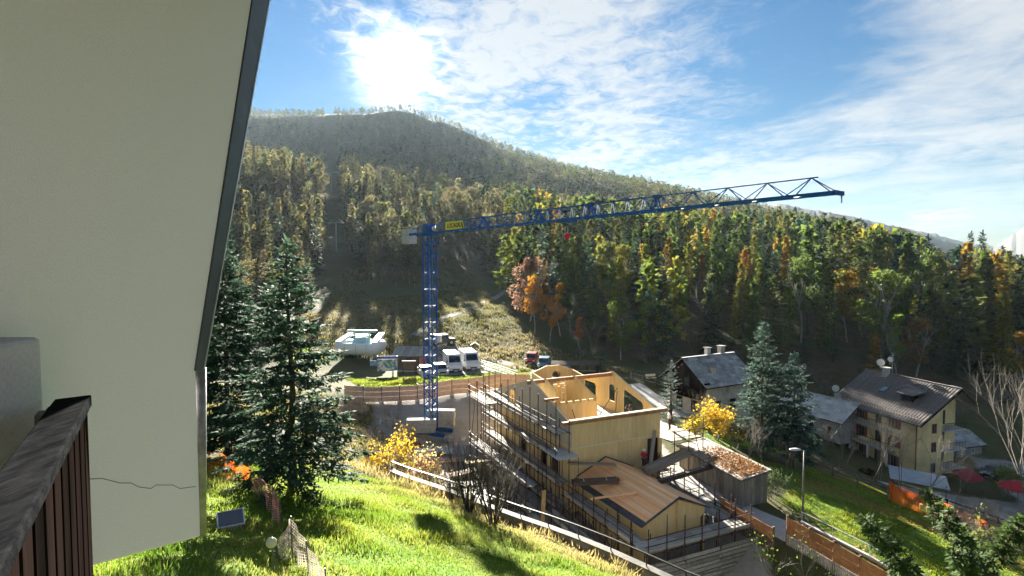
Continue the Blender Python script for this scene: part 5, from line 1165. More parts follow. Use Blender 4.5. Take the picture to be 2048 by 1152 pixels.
N = 2600; lx = gh.beta(1.1, 1.4, N) * ln * .8; ly = -gh.beta(1.5, 1.1, N) * (D + .3) + .25; keep = gh.random(N) < np.clip(1.4 - lx / (ln * .72), 0, 1); lx, ly = lx[keep], ly[keep]; n = len(lx)
Pn = np.c_[lx, ly, hl + .12 - ly * rs + gh.uniform(0, .05, n)]
lv = kites(Pn, unitv(np.c_[gh.normal(0, 1, (n, 2)), gh.normal(.1, .3, n)]), np.c_[gh.normal(0, .4, (n, 2)), np.ones(n)], np.full(n, .17), np.full(n, .12))
o = link(bpy.data.objects.new('fallen_leaves', crown_mesh('fallen_leaves', lv, M('fallen_leaf', (.3, .14, .04), (.5, .28, .1), scale=6, rough=.8, transl=.2))), sh); o['kind'] = 'stuff'
# generic gabled house helper
def roof_slabs(parent, x0, x1, slope_pts, nx, ny, mat, th=.05):
    """slope_pts: (y,z) at ridge and eave"""
    (yr, zr_), (ye, ze) = slope_pts; L_ = math.hypot(ye - yr, ze - zr_); ang = math.atan2(ze - zr_, ye - yr)
    me_ = unit(mat)
    for j in range(ny):
        for i in range(nx + (j % 2)):
            w = (x1 - x0) / nx; xx = x0 + (i + .5 - .5 * (j % 2)) * w; ww = w
            if j % 2 and i in (0, nx): ww = w / 2; xx = x0 + w / 4 if i == 0 else x1 - w / 4
            f = (j + .5) / ny; y, z = yr + (ye - yr) * f, zr_ + (ze - zr_) * f
            o = bpy.data.objects.new('roof_slab', me_); link(o, parent)
            up = .05 + gh.uniform(-.006, .01)
            o.matrix_local = Matrix.Translation((xx, y - math.sin(ang) * up, z + abs(math.cos(ang)) * up)) @ Matrix.Rotation(ang, 4, 'X') @ Matrix.Rotation(R(-3) * (1 if ye > yr else 1), 4, 'X') @ Matrix.Rotation(gh.normal(0, .012), 4, 'Z') @ Matrix.Diagonal((ww - .02, L_ / ny * 1.12, th, 1))
def window(parent, c, w, hgt, face, mat_f, shutter=None, name='window'):
    """face: 'x+','x-','y+','y-'"""
    ax = 0 if face[0] == 'x' else 1; sg = 1 if face[1] == '+' else -1
    f = MB(); c = Vector(c); n_ = Vector((sg, 0, 0)) if ax == 0 else Vector((0, sg, 0)); t_ = Vector((0, 1, 0)) if ax == 0 else Vector((1, 0, 0))
    sz = lambda a_, b_, dd: (dd, a_, b_) if ax == 0 else (a_, dd, b_)
    for s in (-1, 1): f.box(c + t_ * s * (w / 2 - .03) + n_ * .03, sz(.07, hgt, .07)); f.box(c + Vector((0, 0, s * (hgt / 2 - .035))) + n_ * .03, sz(w - .14, .07, .07))
    f.box(c + n_ * .03, sz(.05, hgt - .14, .05)); o = f.build(name, mat_f, parent)
    g_ = MB(); g_.box(c + n_ * .012, sz(w - .1, hgt - .1, .02)); g_.build('pane', m_glass, o)
    if shutter:
        for s in (-1, 1): blk('shutter', c + t_ * s * (w * .5 + w * .24) + n_ * .05, sz(w * .46, hgt, .04), shutter, o)
    return o
# chalet with stone slab roof
cw = Vector((.88, .475, 0)).normalized(); crz = math.atan2(cw.y, cw.x)
cho = Vector((20.5, 68, 0)); zg = tz(24, 66) - .2
ch = thing('stone_roof_chalet', 'grey chalet with stone slab roof and dark timber gable', 'house', (cho.x, cho.y, zg), crz); Z = lambda z: z - zg
rt, ev, hsn, L_ = Z(-11.7), Z(-14.3), 3.4, 8.2    # ridge, eave height, half span
wt = lambda y: ev + .25 + (rt - ev - .1) * (1 - abs(y) / hsn)
for y0, y1 in ((-2.9, 0), (0, 2.9)):
    for x in (.6, L_ - .3): MB().prism([(x, y0, -.5), (x, y1, -.5), (x, y1, wt(y1) - .25), (x, y0, wt(y0) - .25)], (.25, 0, 0)).build('gable_wall', m_oldwall, ch)
for y in (-2.9, 2.65): MB().box(((L_ + .5) / 2, y + .125, wt(2.9) / 2 - .4), (L_ - .9, .25, wt(2.9) + .3)).build('side_wall', m_oldwall, ch)
for k in range(11): y = -2.7 + k * .54; blk('gable_board', (.56, y, (wt(y) + 3.3) / 2 - .2), (.05, .52, max(.3, wt(y) - 3.7)), m_darkwood, ch)
for s in (-1, 1):
    MB().prism([(-.3, 0, rt), (L_ + .3, 0, rt), (L_ + .3, s * (hsn + .4), ev - .25), (-.3, s * (hsn + .4), ev - .25)], (0, 0, -.14)).build('roof_deck', m_darkwood, ch)
    roof_slabs(ch, -.35, L_ + .35, ((0, rt + .0), (s * (hsn + .45), ev - .28)), 12, 9, m_slate)
bar('ridge_cap', (-.35, 0, rt + .1), (L_ + .35, 0, rt + .1), .35, .06, m_slate, ch)
for y in (-3.4, 0, 3.4): bar('roof_purlin', (-.25, y, wt(y) - .15), (.6, y, wt(y) - .15), .18, .22, m_darkwood, ch)
for (x, y, z, s) in ((4.4, .5, rt + .3, 1.), (6.7, .45, rt + .35, 1.15), (2.6, -2.0, ev + 1.1, .9)):
    c = MB(); c.box((x, y, z), (.55 * s, .5 * s, 1.1)); o = c.build('chimney', m_oldwall, ch); MB().box((x, y, z + .6), (.8 * s, .75 * s, .1)).build('chimney_cap', m_slate, o)
bl = MB(); bl.box((.1, 0, 3.3), (.9, 5.6, .14)); o = bl.build('balcony', m_darkwood, ch)
for k in range(22): blk('baluster', (-.32, -2.7 + k * .257, 3.85), (.04, .12, .95), m_darkwood, o)
window(ch, (.55, -1.2, 2.2), .9, 1.3, 'x-', m_darkwood); window(ch, (.55, 1.2, 2.2), .9, 1.3, 'x-', m_darkwood); window(ch, (2.5, -2.92, 2.3), .9, 1.2, 'y-', m_darkwood); window(ch, (.5, .0, 4.9), .8, 1.1, 'x-', m_darkwood)
window(ch, (5., -2.92, 2.3), .9, 1.2, 'y-', m_darkwood)
# yellow house: local x = s (to the right along the gable), local y = r (back along the facade)
yo = Vector((51.5, 72., 0)); yrz = math.atan2(.27, .96); zg = tz(51.5, 72) - .2; Z = lambda z: z - zg
m_yel = M('yellow_render', (.78, .6, .28), (.84, .68, .36), scale=1.6, rough=.95, c3=(.62, .48, .24), bump=.08)
yh = thing('yellow_apartment_house', 'three storey yellow house with brown tiled roof on the right', 'house', (yo.x, yo.y, zg), yrz)
EV, RG, BE = Z(-20.3), Z(-16.5), Z(-18.7); LY = 12.5; DX = 8.4
MB().prism([(0, 0, -1), (4.1, 0, -1), (4.1, 0, EV + 2.5), (0, 0, EV)], (0, LY, 0)).build('front_block_wall', m_yel, yh)
MB().prism([(4.1, 1.6, -1), (DX, 1.6, -1), (DX, 1.6, BE - .1), (6.0, 1.6, RG - .4), (4.1, 1.6, EV + 2.5)], (0, LY - 1.6, 0)).build('rear_block_wall', m_yel, yh)
m_tile = M('brown_roof_tile', (.13, .11, .1), (.21, .185, .17), scale=5, rough=.75, rand=.15, bump=.3)
# rows of tiles as ribs down the two slopes
e0, e1, rx_ = (-.7, EV - .45), (9.1, BE - .05), (6.0, RG)
for (ye_, n_) in ((e0, 34), (e1, 34)):
    MB().prism([(rx_[0], -.9, rx_[1]), (rx_[0], LY + .8, rx_[1]), (ye_[0], LY + .8, ye_[1]), (ye_[0], -.9, ye_[1])], (0, 0, -.16)).build('roof_plane', m_tile, yh)
    for k in range(n_):
        y = -.85 + (k + .5) * (LY + 1.6) / n_; bar('tile_rib', (rx_[0], y, rx_[1] + .02), (ye_[0], y, ye_[1] + .02), .2, .07, m_tile, yh)
    for k in range(14):
        f = (k + .5) / 14; x, z = rx_[0] + (ye_[0] - rx_[0]) * f, rx_[1] + (ye_[1] - rx_[1]) * f; bar('tile_course', (x, -.88, z + .03), (x, LY + .78, z + .03), .05, .06, m_tile, yh)
    MB().prism([(rx_[0], -.93, rx_[1] - .02), (ye_[0], -.93, ye_[1] - .02), (ye_[0], -.93, ye_[1] - .26), (rx_[0], -.93, rx_[1] - .26)], (0, .03, 0)).build('barge_board', m_darkwood, yh)
bar('ridge_tile', (rx_[0], -.9, rx_[1] + .06), (rx_[0], LY + .8, rx_[1] + .06), .28, .14, m_tile, yh)
bar('gutter', (e0[0] - .06, -.9, e0[1] - .02), (e0[0] - .06, LY + .8, e0[1] - .02), .13, .12, m_flash, yh)
bar('drainpipe', (-.07, .12, -.5), (-.07, .12, EV - .5), .11, .11, M('red_brown_pipe', (.17, .05, .04)), yh, 'tube'); bar('drainpipe_bend', (-.07, .12, EV - .5), (e0[0], .12, EV - .32), .11, .11, M('red_brown_pipe', (.17, .05, .04)), yh, 'tube')
m_shut = M('red_shutter', (.2, .045, .03), (.28, .07, .05), rough=.7); m_wood = M('window_wood', (.3, .13, .07), (.38, .18, .1))
for k, z in enumerate((1.2, 3.9, 6.3)): window(yh, (2.7, 0, z), .75, 1.25, 'y-', m_shut if k else M('grey_frame', (.3, .3, .3)), None); 
for z in (1.3, 3.9, 6.4):
    for y in (3.2, 5.6, 8.2): window(yh, (0, y, z), .9, 1.5, 'x-', m_wood, m_shut if y != 5.6 else None)
m_slabw = M('balcony_slab_white', (.55, .53, .5), (.64, .62, .58))
for z in (2.65, 5.25):
    MB().box((-.55, 6.2, z), (1.1, 6., .16)).build('front_balcony', m_slabw, yh)
    o = MB().box((-1.06, 6.2, z + 1.), (.06, 6., .06)).build('balcony_rail', m_darkwood, yh)
    for k in range(24): blk('baluster', (-1.06, 3.25 + k * .257, z + .54), (.03, .03, .9), m_iron, o)
for z in (.9, 3.3, 5.9):
    MB().box((5.9, .6, z), (3.8, 2., .16)).build('gable_balcony', m_slabw, yh); o = MB().box((5.9, -.36, z + 1.), (3.8, .06, .06)).build('balcony_rail', m_iron, yh)
    for k in range(15): blk('baluster', (4.1 + k * .257, -.36, z + .54), (.03, .03, .9), m_iron, o)
    window(yh, (6., 1.6, z + 1.2), 1.1, 1.9, 'y-', m_wood)
for k in range(3):
    o = MB(); o.tube((-1.0, 3.4 + k * 2.9, -.6), (-1.0, 3.4 + k * 2.9, 2.6), .16, n=10); o.build('porch_column', m_slabw, yh, smooth=True)
fx = lambda f: (rx_[0] + (e0[0] - rx_[0]) * f, rx_[1] + (e0[1] - rx_[1]) * f)
x, z = fx(.42); o = MB().box((x, 7.7, z + .08), (1.15, .85, .1), ry=-math.atan2(rx_[1] - e0[1], rx_[0] - e0[0])).build('skylight', m_flash, yh); MB().box((x - .03, 7.7, z + .135), (.98, .68, .02), ry=-math.atan2(rx_[1] - e0[1], rx_[0] - e0[0])).build('pane', glass('sky_glass', (.1, .2, .32), .05), o)
x, z = fx(.5); dm = MB().box((x - .5, 3.4, z + .35), (.15, 1.7, .75)).build('dormer', m_darkwood, yh); MB().prism([(x + 1.6, 2.2, z + 1.2), (x + 1.6, 4.6, z + 1.2), (x - 1.0, 4.6, z + .72), (x - 1.0, 2.2, z + .72)], (0, 0, .12)).build('dormer_roof', m_tile, dm)
for s in (2.6, 4.2): MB().prism([(x - .5, s, z - .2), (x + 1.5, s, z + 1.18), (x - .5, s, z + .8)], (0, .1, 0)).build('dormer_cheek', m_darkwood, dm)
MB().box((x - .59, 3.4, z + .4), (.03, 1.2, .5)).build('pane', m_glass, dm)
for (xx, yy, hgt, s) in ((5.6, 9.6, .9, 1.), (7.4, 1.4, .8, .9)):
    zc = RG - .5 if xx < 6.2 else BE + .7; o = MB().box((xx, yy, zc + hgt / 2), (.75 * s, .7 * s, hgt + .8)).build('chimney', m_oldwall, yh); MB().box((xx, yy, zc + hgt + .48), (1. * s, .95 * s, .12)).build('chimney_cap', m_slabw, o)
def dish(parent, c, r, aim):
    q = Vector(aim).normalized().to_track_quat('Z', 'Y'); b = MB(); c = Vector(c)
    b.loft([[c + q @ Vector((rr * math.cos(t * .5236), rr * math.sin(t * .5236), zz)) for t in range(12)] for rr, zz in ((.05 * r, 0), (.5 * r, .06 * r), (r, .25 * r), (.98 * r, .27 * r), (.45 * r, .1 * r))]); o = b.build('satellite_dish', M('dish_white', (.55, .54, .5)), parent, smooth=True)
    MB().tube(c, c - Vector((0, 0, r * 1.6)), .03).build('dish_mast', m_steel, o)
dish(yh, (5.4, 10.4, RG + 1.5), .55, (-.5, -.8, .35)); dish(yh, (5.9, 9.3, RG + 2.1), .42, (-.2, -.9, .4))
o = MB().tube((5.7, 8.7, RG), (5.7, 8.7, RG + 3.2), .03).build('antenna', m_steel, yh)
for k in range(4): bar('antenna_rod', (5.3, 8.7, RG + 2.3 + k * .25), (6.1, 8.7, RG + 2.3 + k * .25), .025, .025, m_steel, o)
# stone roofed long house left of the yellow house
so = at(1683, 846, 79); zg = tz(so.x - 3, so.y + 2) - .3; Z = lambda z: z - zg
w_ = Vector((-.42, .91, 0)); srz = math.atan2(w_.y, w_.x)
lh = thing('long_stone_house', 'long house with pale stone slab roof left of the yellow house', 'house', (so.x, so.y, zg), srz)    # local x: back along the eave, local y+: to the left/front
ze, zr2 = Z(so.z), Z(so.z) + 2.3; LL = 11.
# the house stands to the right of its visible eave (local -y)
MB().box((LL / 2, -3.2, ze / 2 - .4), (LL - .6, 5.6, ze + .2)).build('wall', m_oldwall, lh)
for x in (.3, LL - .55): MB().prism([(x, -6., ze - .3), (x, -.4, ze - .3), (x, -3.2, zr2 - .3)], (.25, 0, 0)).build('gable_wall', m_oldwall, lh)
for s, ye in ((1, .35), (-1, -6.7)):
    MB().prism([(-.4, -3.2, zr2), (LL, -3.2, zr2), (LL, ye, ze), (-.4, ye, ze)], (0, 0, -.12)).build('roof_deck', m_darkwood, lh); roof_slabs(lh, -.4, LL, ((-3.2, zr2), (ye, ze - .02)), 11, 7, m_paleslab)
bar('ridge_cap', (-.4, -3.2, zr2 + .1), (LL, -3.2, zr2 + .1), .4, .07, m_paleslab, lh)
o = MB().box((3.2, -3.6, zr2 + .3), (.7, .7, 1.)).build('chimney', m_oldwall, lh); dish(lh, (3.2, -3.1, zr2 + 1.6), .5, (-.3, .9, .3))
for x in (2, 5, 8): window(lh, (x, -.39, ze - 1.6), .8, 1.1, 'y+', m_wood)
# small stone outbuilding right of the yellow house
p = at(1938, 925, 82); zg = tz(p.x, p.y) - .2; sb = thing('stone_outbuilding', 'small stone outbuilding with slab roof right of the yellow house', 'house', (p.x, p.y, zg), .3)
m_stone = M('rubble_stone', (.2, .19, .18), (.34, .33, .31), scale=4, rough=.95, bump=.5)
hh = Z(0) * 0 + (at(1938, 893, 82).z - zg)
MB().box((0, 2, hh / 2), (5, 4, hh + .4)).build('wall', m_stone, sb)
for s in (-1, 1): roof_slabs(sb, -2.8, 2.8, ((2, hh + 1.6), (2 + s * 2.5, hh + .1)), 7, 4, m_slate); MB().prism([(-2.8, 2, hh + 1.6), (2.8, 2, hh + 1.6), (2.8, 2 + s * 2.5, hh + .1), (-2.8, 2 + s * 2.5, hh + .1)], (0, 0, -.1)).build('roof_deck', m_darkwood, sb)
for x in (-2.5, 2.3): MB().prism([(x, 0, hh), (x, 4, hh), (x, 2, hh + 1.5)], (.2, 0, 0)).build('gable_wall', m_stone, sb)
window(sb, (.6, 0, hh * .55), .6, .7, 'y-', m_slabw); window(sb, (-1.4, 0, hh * .5), .5, .6, 'y-', m_slabw)
# tarpaulin shelter and red awning beside the drive
p = on_ground(1835, 985, 40); e = thing('tarp_shelter', 'grey blue tarpaulin stretched over a low frame above the orange net', 'shelter', p, -.5); hh = 1.5
for x in (-2.4, 2.4):
    for y in (-1, 1): bar('post', (x, y, -.5), (x, y, hh), .08, .08, m_pole, e)
MB().prism([(-2.7, -1.3, hh), (2.7, -1.3, hh - .3), (2.7, 1.3, hh + .3), (-2.7, 1.3, hh + .7)], (0, 0, .04)).build('tarpaulin', M('blue_grey_tarp', (.3, .34, .37), (.4, .44, .47), scale=2), e)
m_redc = M('red_cloth', (.5, .02, .03), (.6, .05, .06), rough=.8, transl=.2)
p = on_ground(1938, 985, 40); e = thing('red_awning', 'dark red awning at the foot of the yellow house gable', 'awning', p, .2); top_ = at(1938, 946, p.y).z - p.z
for x in (-1.2, 1.2): bar('post', (x, -.7, -.3), (x, -.7, top_ - .5), .07, .07, m_pole, e)
MB().prism([(-1.5, -.9, top_ - .7), (1.5, -.9, top_ - .7), (1.5, 1.1, top_), (-1.5, 1.1, top_)], (0, 0, .03)).build('cloth', M('dark_red_cloth', (.25, .02, .03), (.32, .03, .04)), e)
p = on_ground(2035, 1010, 40); e = thing('red_parasol', 'bright red parasol cut by the right edge of the view', 'parasol', p); top_ = max(2.2, at(2035, 962, p.y).z - p.z)
MB().tube((0, 0, -.3), (0, 0, top_), .04).build('pole', m_pole, e); c = MB(); c.loft([[(r_ * math.cos(t * .785), r_ * math.sin(t * .785), top_ - z) for t in range(8)] for r_, z in ((.05, 0), (1., .3), (2., .75), (1.98, .8), (.05, .06))]); c.build('canopy', m_redc, e)
# plain wooden lift hut, lift station, signs come next
# ------------------------------------------------------------------ ski lift, hut, vehicles, people
m_shell = M('white_shell', (.72, .74, .75), (.8, .81, .82), rough=.35, spec=.5); m_teal = M('teal_steel', (.25, .42, .4), (.33, .5, .48), rough=.5)
sp_ = on_ground(722, 715, 60); sp_ = Vector((sp_.x, sp_.y, tz(sp_.x, sp_.y)))
st = thing('lift_station', 'white shell of the chairlift station with green steel frame', 'lift station', sp_, -.12)
def rrect(a, b, r, z, n=5):
    out = []
    for cx_, cy_, t0 in ((a - r, b - r, 0), (-a + r, b - r, 90), (-a + r, -b + r, 180), (a - r, -b + r, 270)):
        for k in range(n): t = R(t0 + 90 * k / (n - 1)); out.append((cx_ + r * math.cos(t), cy_ + r * math.sin(t), z))
    return out
zt = at(722, 690, sp_.y).z - sp_.z
b = MB(); b.loft([rrect(3.1, 2.0, 1.0, zt - 1.3), rrect(3.55, 2.5, 1.2, zt - .9), rrect(3.75, 2.7, 1.3, zt - .2), rrect(3.65, 2.6, 1.25, zt + .45), rrect(3.35, 2.3, 1.0, zt + .6), rrect(2.7, 1.6, .5, zt + .5), rrect(2.6, 1.5, .5, zt - .5)]); b.build('shell', m_shell, st, smooth=True)
for s in (-1, 1): bar('roof_arm', (s * 3.0, -2.0, zt + .6), (s * 2.6, 2.6, zt + 1.5), .9, .5, m_shell, st)
bar('seam', (-3.76, -.2, zt - .2), (-3.76, -.25, zt + .4), .03, .03, m_iron, st); 
for x in (-1.6, .2, 1.9): bar('panel_seam', (x, -2.71, zt - .85), (x, -2.72, zt + .42), .05, .04, M('seam_grey', (.35, .37, .38)), st)
for x in (-1.2, 1.3):
    bar('drive_post', (x, .3, 0), (x, .3, zt + 2.2), .3, .3, m_teal, st); bar('cross_arm', (x - 1.2, .3, zt + 2.1), (x + 1.2, .3, zt + 2.1), .18, .18, m_teal, st)
bar('top_girder', (-2.4, .5, zt + 2.3), (2.6, .5, zt + 2.3), .16, .2, m_teal, st); blk('drive_housing', (0, .2, zt + .6), (2.2, 1.2, 1.1), M('machine_blue', (.16, .32, .45), (.22, .38, .5)), st)
wh = MB(); wh.tube((0, .2, zt + 1.5), (0, .2, zt + 1.62), 1.5, n=24); wh.build('bull_wheel', m_teal, st)
for k in range(5): bar('window_bar', (2.2 + k * .22, -1.2, zt + .72), (2.0 + k * .22, 1.8, zt + 1.4), .05, .05, m_iron, st)
for x in (-2.4, 2.4): bar('column', (x, 0, -.3), (x, 0, zt - .9), .5, .5, m_conc, st)
pyl = []; m_pyl = M('pylon_grey', (.22, .24, .23), (.3, .32, .31), rough=.7)
for px, pb, pt, lb in ((673, 505, 445, 'nearer lift pylon with wide cross arm in the clearing'), (663, 392, 345, 'farther small lift pylon high in the clearing')):
    p = on_ground(px, pb, 100, 900); e = thing('lift_pylon', lb, 'pylon', p); hgt = at(px, pt, p.y).z - p.z; pyl.append((p, hgt)); wdt = 13 / FPX * p.y
    MB().tube((0, 0, -.5), (0, 0, hgt), .32, .22, n=8).build('mast', m_pyl, e); bar('cross_arm', (-wdt, 0, hgt), (wdt, 0, hgt), .25, .3, m_pyl, e)
    for s in (-1, 1): bar('sheave_train', (s * wdt, -1.2, hgt - .3), (s * wdt, 1.2, hgt - .1), .2, .25, m_pyl, e); bar('arm_rail', (s * wdt, 0, hgt), (s * wdt * .5, 0, hgt + .9), .08, .08, m_pyl, e)
m_cable = M('cable', (.1, .1, .105), rough=1., spec=0.)
for s, lb in ((-1, 'left lift cable running up the clearing'), (1, 'right lift cable running up the clearing')):
    pts = [sp_ + Vector((s * 1.6, .4, zt + 2.2))] + [p + Vector((s * 13 / FPX * p.y, 0, hgt - .3)) for p, hgt in pyl] + [at(656 + s * 6, 232, 1100)]
    b = MB()
    for i, (p, q) in enumerate(zip(pts[:-1], pts[1:])):
        for k in range(6):
            f = lambda t: p.lerp(q, t) - Vector((0, 0, 4 * t * (1 - t) * (q - p).length * .012)); r_ = .00028 * ((p.lerp(q, (k + .5) / 6)).y); b.tube(f(k / 6), f((k + 1) / 6), max(.02, min(r_ * .6, .05)), n=4, cap=False)
    tag(b.build('lift_cable', m_cable), lb, 'cable')
# hut
hp0 = on_ground(826, 742, 60); ht = thing('lift_hut', 'dark wooden ticket hut with grey board roof behind the crane mast', 'hut', hp0, -.1)
m_log = M('dark_log', (.06, .042, .032), (.11, .08, .06), scale=4, rough=.85, rand=.25)
for k in range(9):
    for y in (0, 3.2): bar('wall_log', (-2.4, y, .18 + k * .26), (2.4, y, .18 + k * .26), .24, .25, m_log, ht)
    for x in (-2.4, 2.4): bar('wall_log', (x, .13, .18 + k * .26), (x, 3.07, .18 + k * .26), .24, .25, m_log, ht)
for s, y in ((1, -1.2), (-1, 4.4)):
    MB().prism([(-3, 1.6, 3.5), (3, 1.6, 3.5), (3, y, 2.45), (-3, y, 2.45)], (0, 0, -.08)).build('roof_deck', m_log, ht)
    for k in range(12): x = -3 + (k + .5) * .5; bar('roof_board', (x, 1.6, 3.53), (x, y - .05, 2.48), .47, .04, M('roof_board_grey', (.26, .25, .23), (.36, .34, .31), rand=.2), ht)
for x in (-2.8, 2.8): bar('porch_post', (x, -1., -.2), (x, -1., 2.45), .16, .16, m_log, ht)
MB().box((-.6, -.13, 1.0), (.9, .04, 1.9)).build('door', m_unlit, ht); MB().box((1.6, -.16, 1.6), (1.1, .05, 1.5)).build('poster', M('red_poster', (.5, .05, .04), (.6, .3, .2), scale=4), ht); window(ht, (-1.7, -.12, 1.5), .8, .8, 'y-', m_log)  # hut doorway is a near-black panel standing in for the unlit inside
blk('porch_floor', (0, -.7, .05), (5.6, 1.4, .12), m_oldplank, ht)
# panorama board, dark notice board, roofed post, stairs, covered rack, bins
p = on_ground(775, 752, 60); e = thing('map_board', 'colourful lift map board with blue header left of the hut', 'sign', p, .1); hgt = at(775, 712, p.y).z - p.z
blk('header', (0, 0, hgt - .2), (2.9, .1, .38), M('header_blue', (.06, .08, .35), (.1, .12, .45)), e); blk('map_panel', (0, .02, hgt - 1.3), (2.8, .06, 1.7), M('map_print', (.06, .2, .4), (.6, .62, .6), scale=2.2, c3=(.08, .3, .12), lo=.45, hi=.55), e)
for x in (-1.4, 1.4): bar('post', (x, .06, -.2), (x, .06, hgt), .09, .09, m_pole, e)
blk('cover_print', (-1.9, 0, hgt - 1.), (1.0, .05, .7), M('blue_print', (.05, .18, .5), (.3, .45, .7), scale=3), e)
p = on_ground(818, 756, 60); e = thing('notice_board', 'dark roofed notice board on two posts in front of the hut', 'sign', p); blk('panel', (0, 0, 1.7), (1.5, .08, 1.1), m_log, e); blk('roof', (0, 0, 2.35), (1.9, .5, .1), m_log, e)
for x in (-.8, .8): bar('post', (x, 0, -.2), (x, 0, 2.3), .1, .1, m_log, e)
p = on_ground(950, 716, 60); e = thing('roofed_post', 'dark post with a small pale pitched roof beside the vans', 'post', p); hgt = at(950, 684, p.y).z - p.z; bar('post', (0, 0, -.2), (0, 0, hgt - .2), .28, .28, m_log, e); MB().prism([(-.75, -.4, hgt - .5), (0, -.4, hgt), (.75, -.4, hgt - .5), (0, -.4, hgt - .12)], (0, .8, 0)).build('roof', M('pale_roof', (.6, .6, .58)), e)
p, q = on_ground(962, 738, 60), on_ground(1035, 764, 60); e = thing('stair_railing', 'pale metal stair railing going down from the car park', 'railing', p)
for off in (0, 1.6):
    for z in (.5, 1.05): bar('rail', Vector((0, off, z)), q - p + Vector((0, off, z)), .06, .06, M('pale_metal', (.5, .53, .55), rough=.4, metal=.3), e)
    for k in range(13): c = (q - p) * k / 12 + Vector((0, off, 0)); bar('rail_post', c - Vector((0, 0, .1)), c + Vector((0, 0, 1.05)), .05, .05, M('pale_metal', (.5, .53, .55)), e)
for k in range(16): c = (q - p) * (k + .5) / 16 + Vector((0, .8, .05)); blk('step', c, (.5, 1.5, .16), m_conc, e)
p = on_ground(1150, 752, 60); e = thing('covered_rack', 'long low covered rack at the foot of the dark wood', 'shelter', p, -.12)
for x in np.linspace(-3, 3, 6): bar('post', (x, 0, -.2), (x, 0, 1.7), .12, .12, m_log, e)
MB().prism([(-3.4, -.7, 1.65), (3.4, -.7, 1.65), (3.4, .6, 2.0), (-3.4, .6, 2.0)], (0, 0, .08)).build('roof', m_log, e); bar('shelf', (-3, 0, .8), (3, 0, .8), .4, .06, m_oldplank, e)
for px, py, c_, lb in ((1122, 750, (.5, .14, .02), 'orange waste bin behind the timber house'), (1133, 748, (.03, .06, .3), 'blue waste bin beside the orange one')):
    p = on_ground(px, py, 50); e = thing('waste_bin', lb, 'bin', p); m_ = M('bin_' + lb[:4], c_, rough=.5); b = MB(); b.loft([rrect(.35, .3, .05, 0, 2), rrect(.42, .36, .05, 1., 2)]); b.build('body', m_, e); blk('lid', (0, 0, 1.04), (.9, .78, .1), m_, e)
p = on_ground(1302, 762, 50); e = thing('picnic_bench', 'small pale bench on the verge near the small spruce', 'bench', p, .3); blk('seat', (0, 0, .45), (1.6, .4, .06), m_cut, e); blk('backrest', (0, .2, .8), (1.6, .06, .35), m_cut, e)
for x in (-.6, .6): blk('leg', (x, 0, .2), (.1, .4, .45), m_log, e)
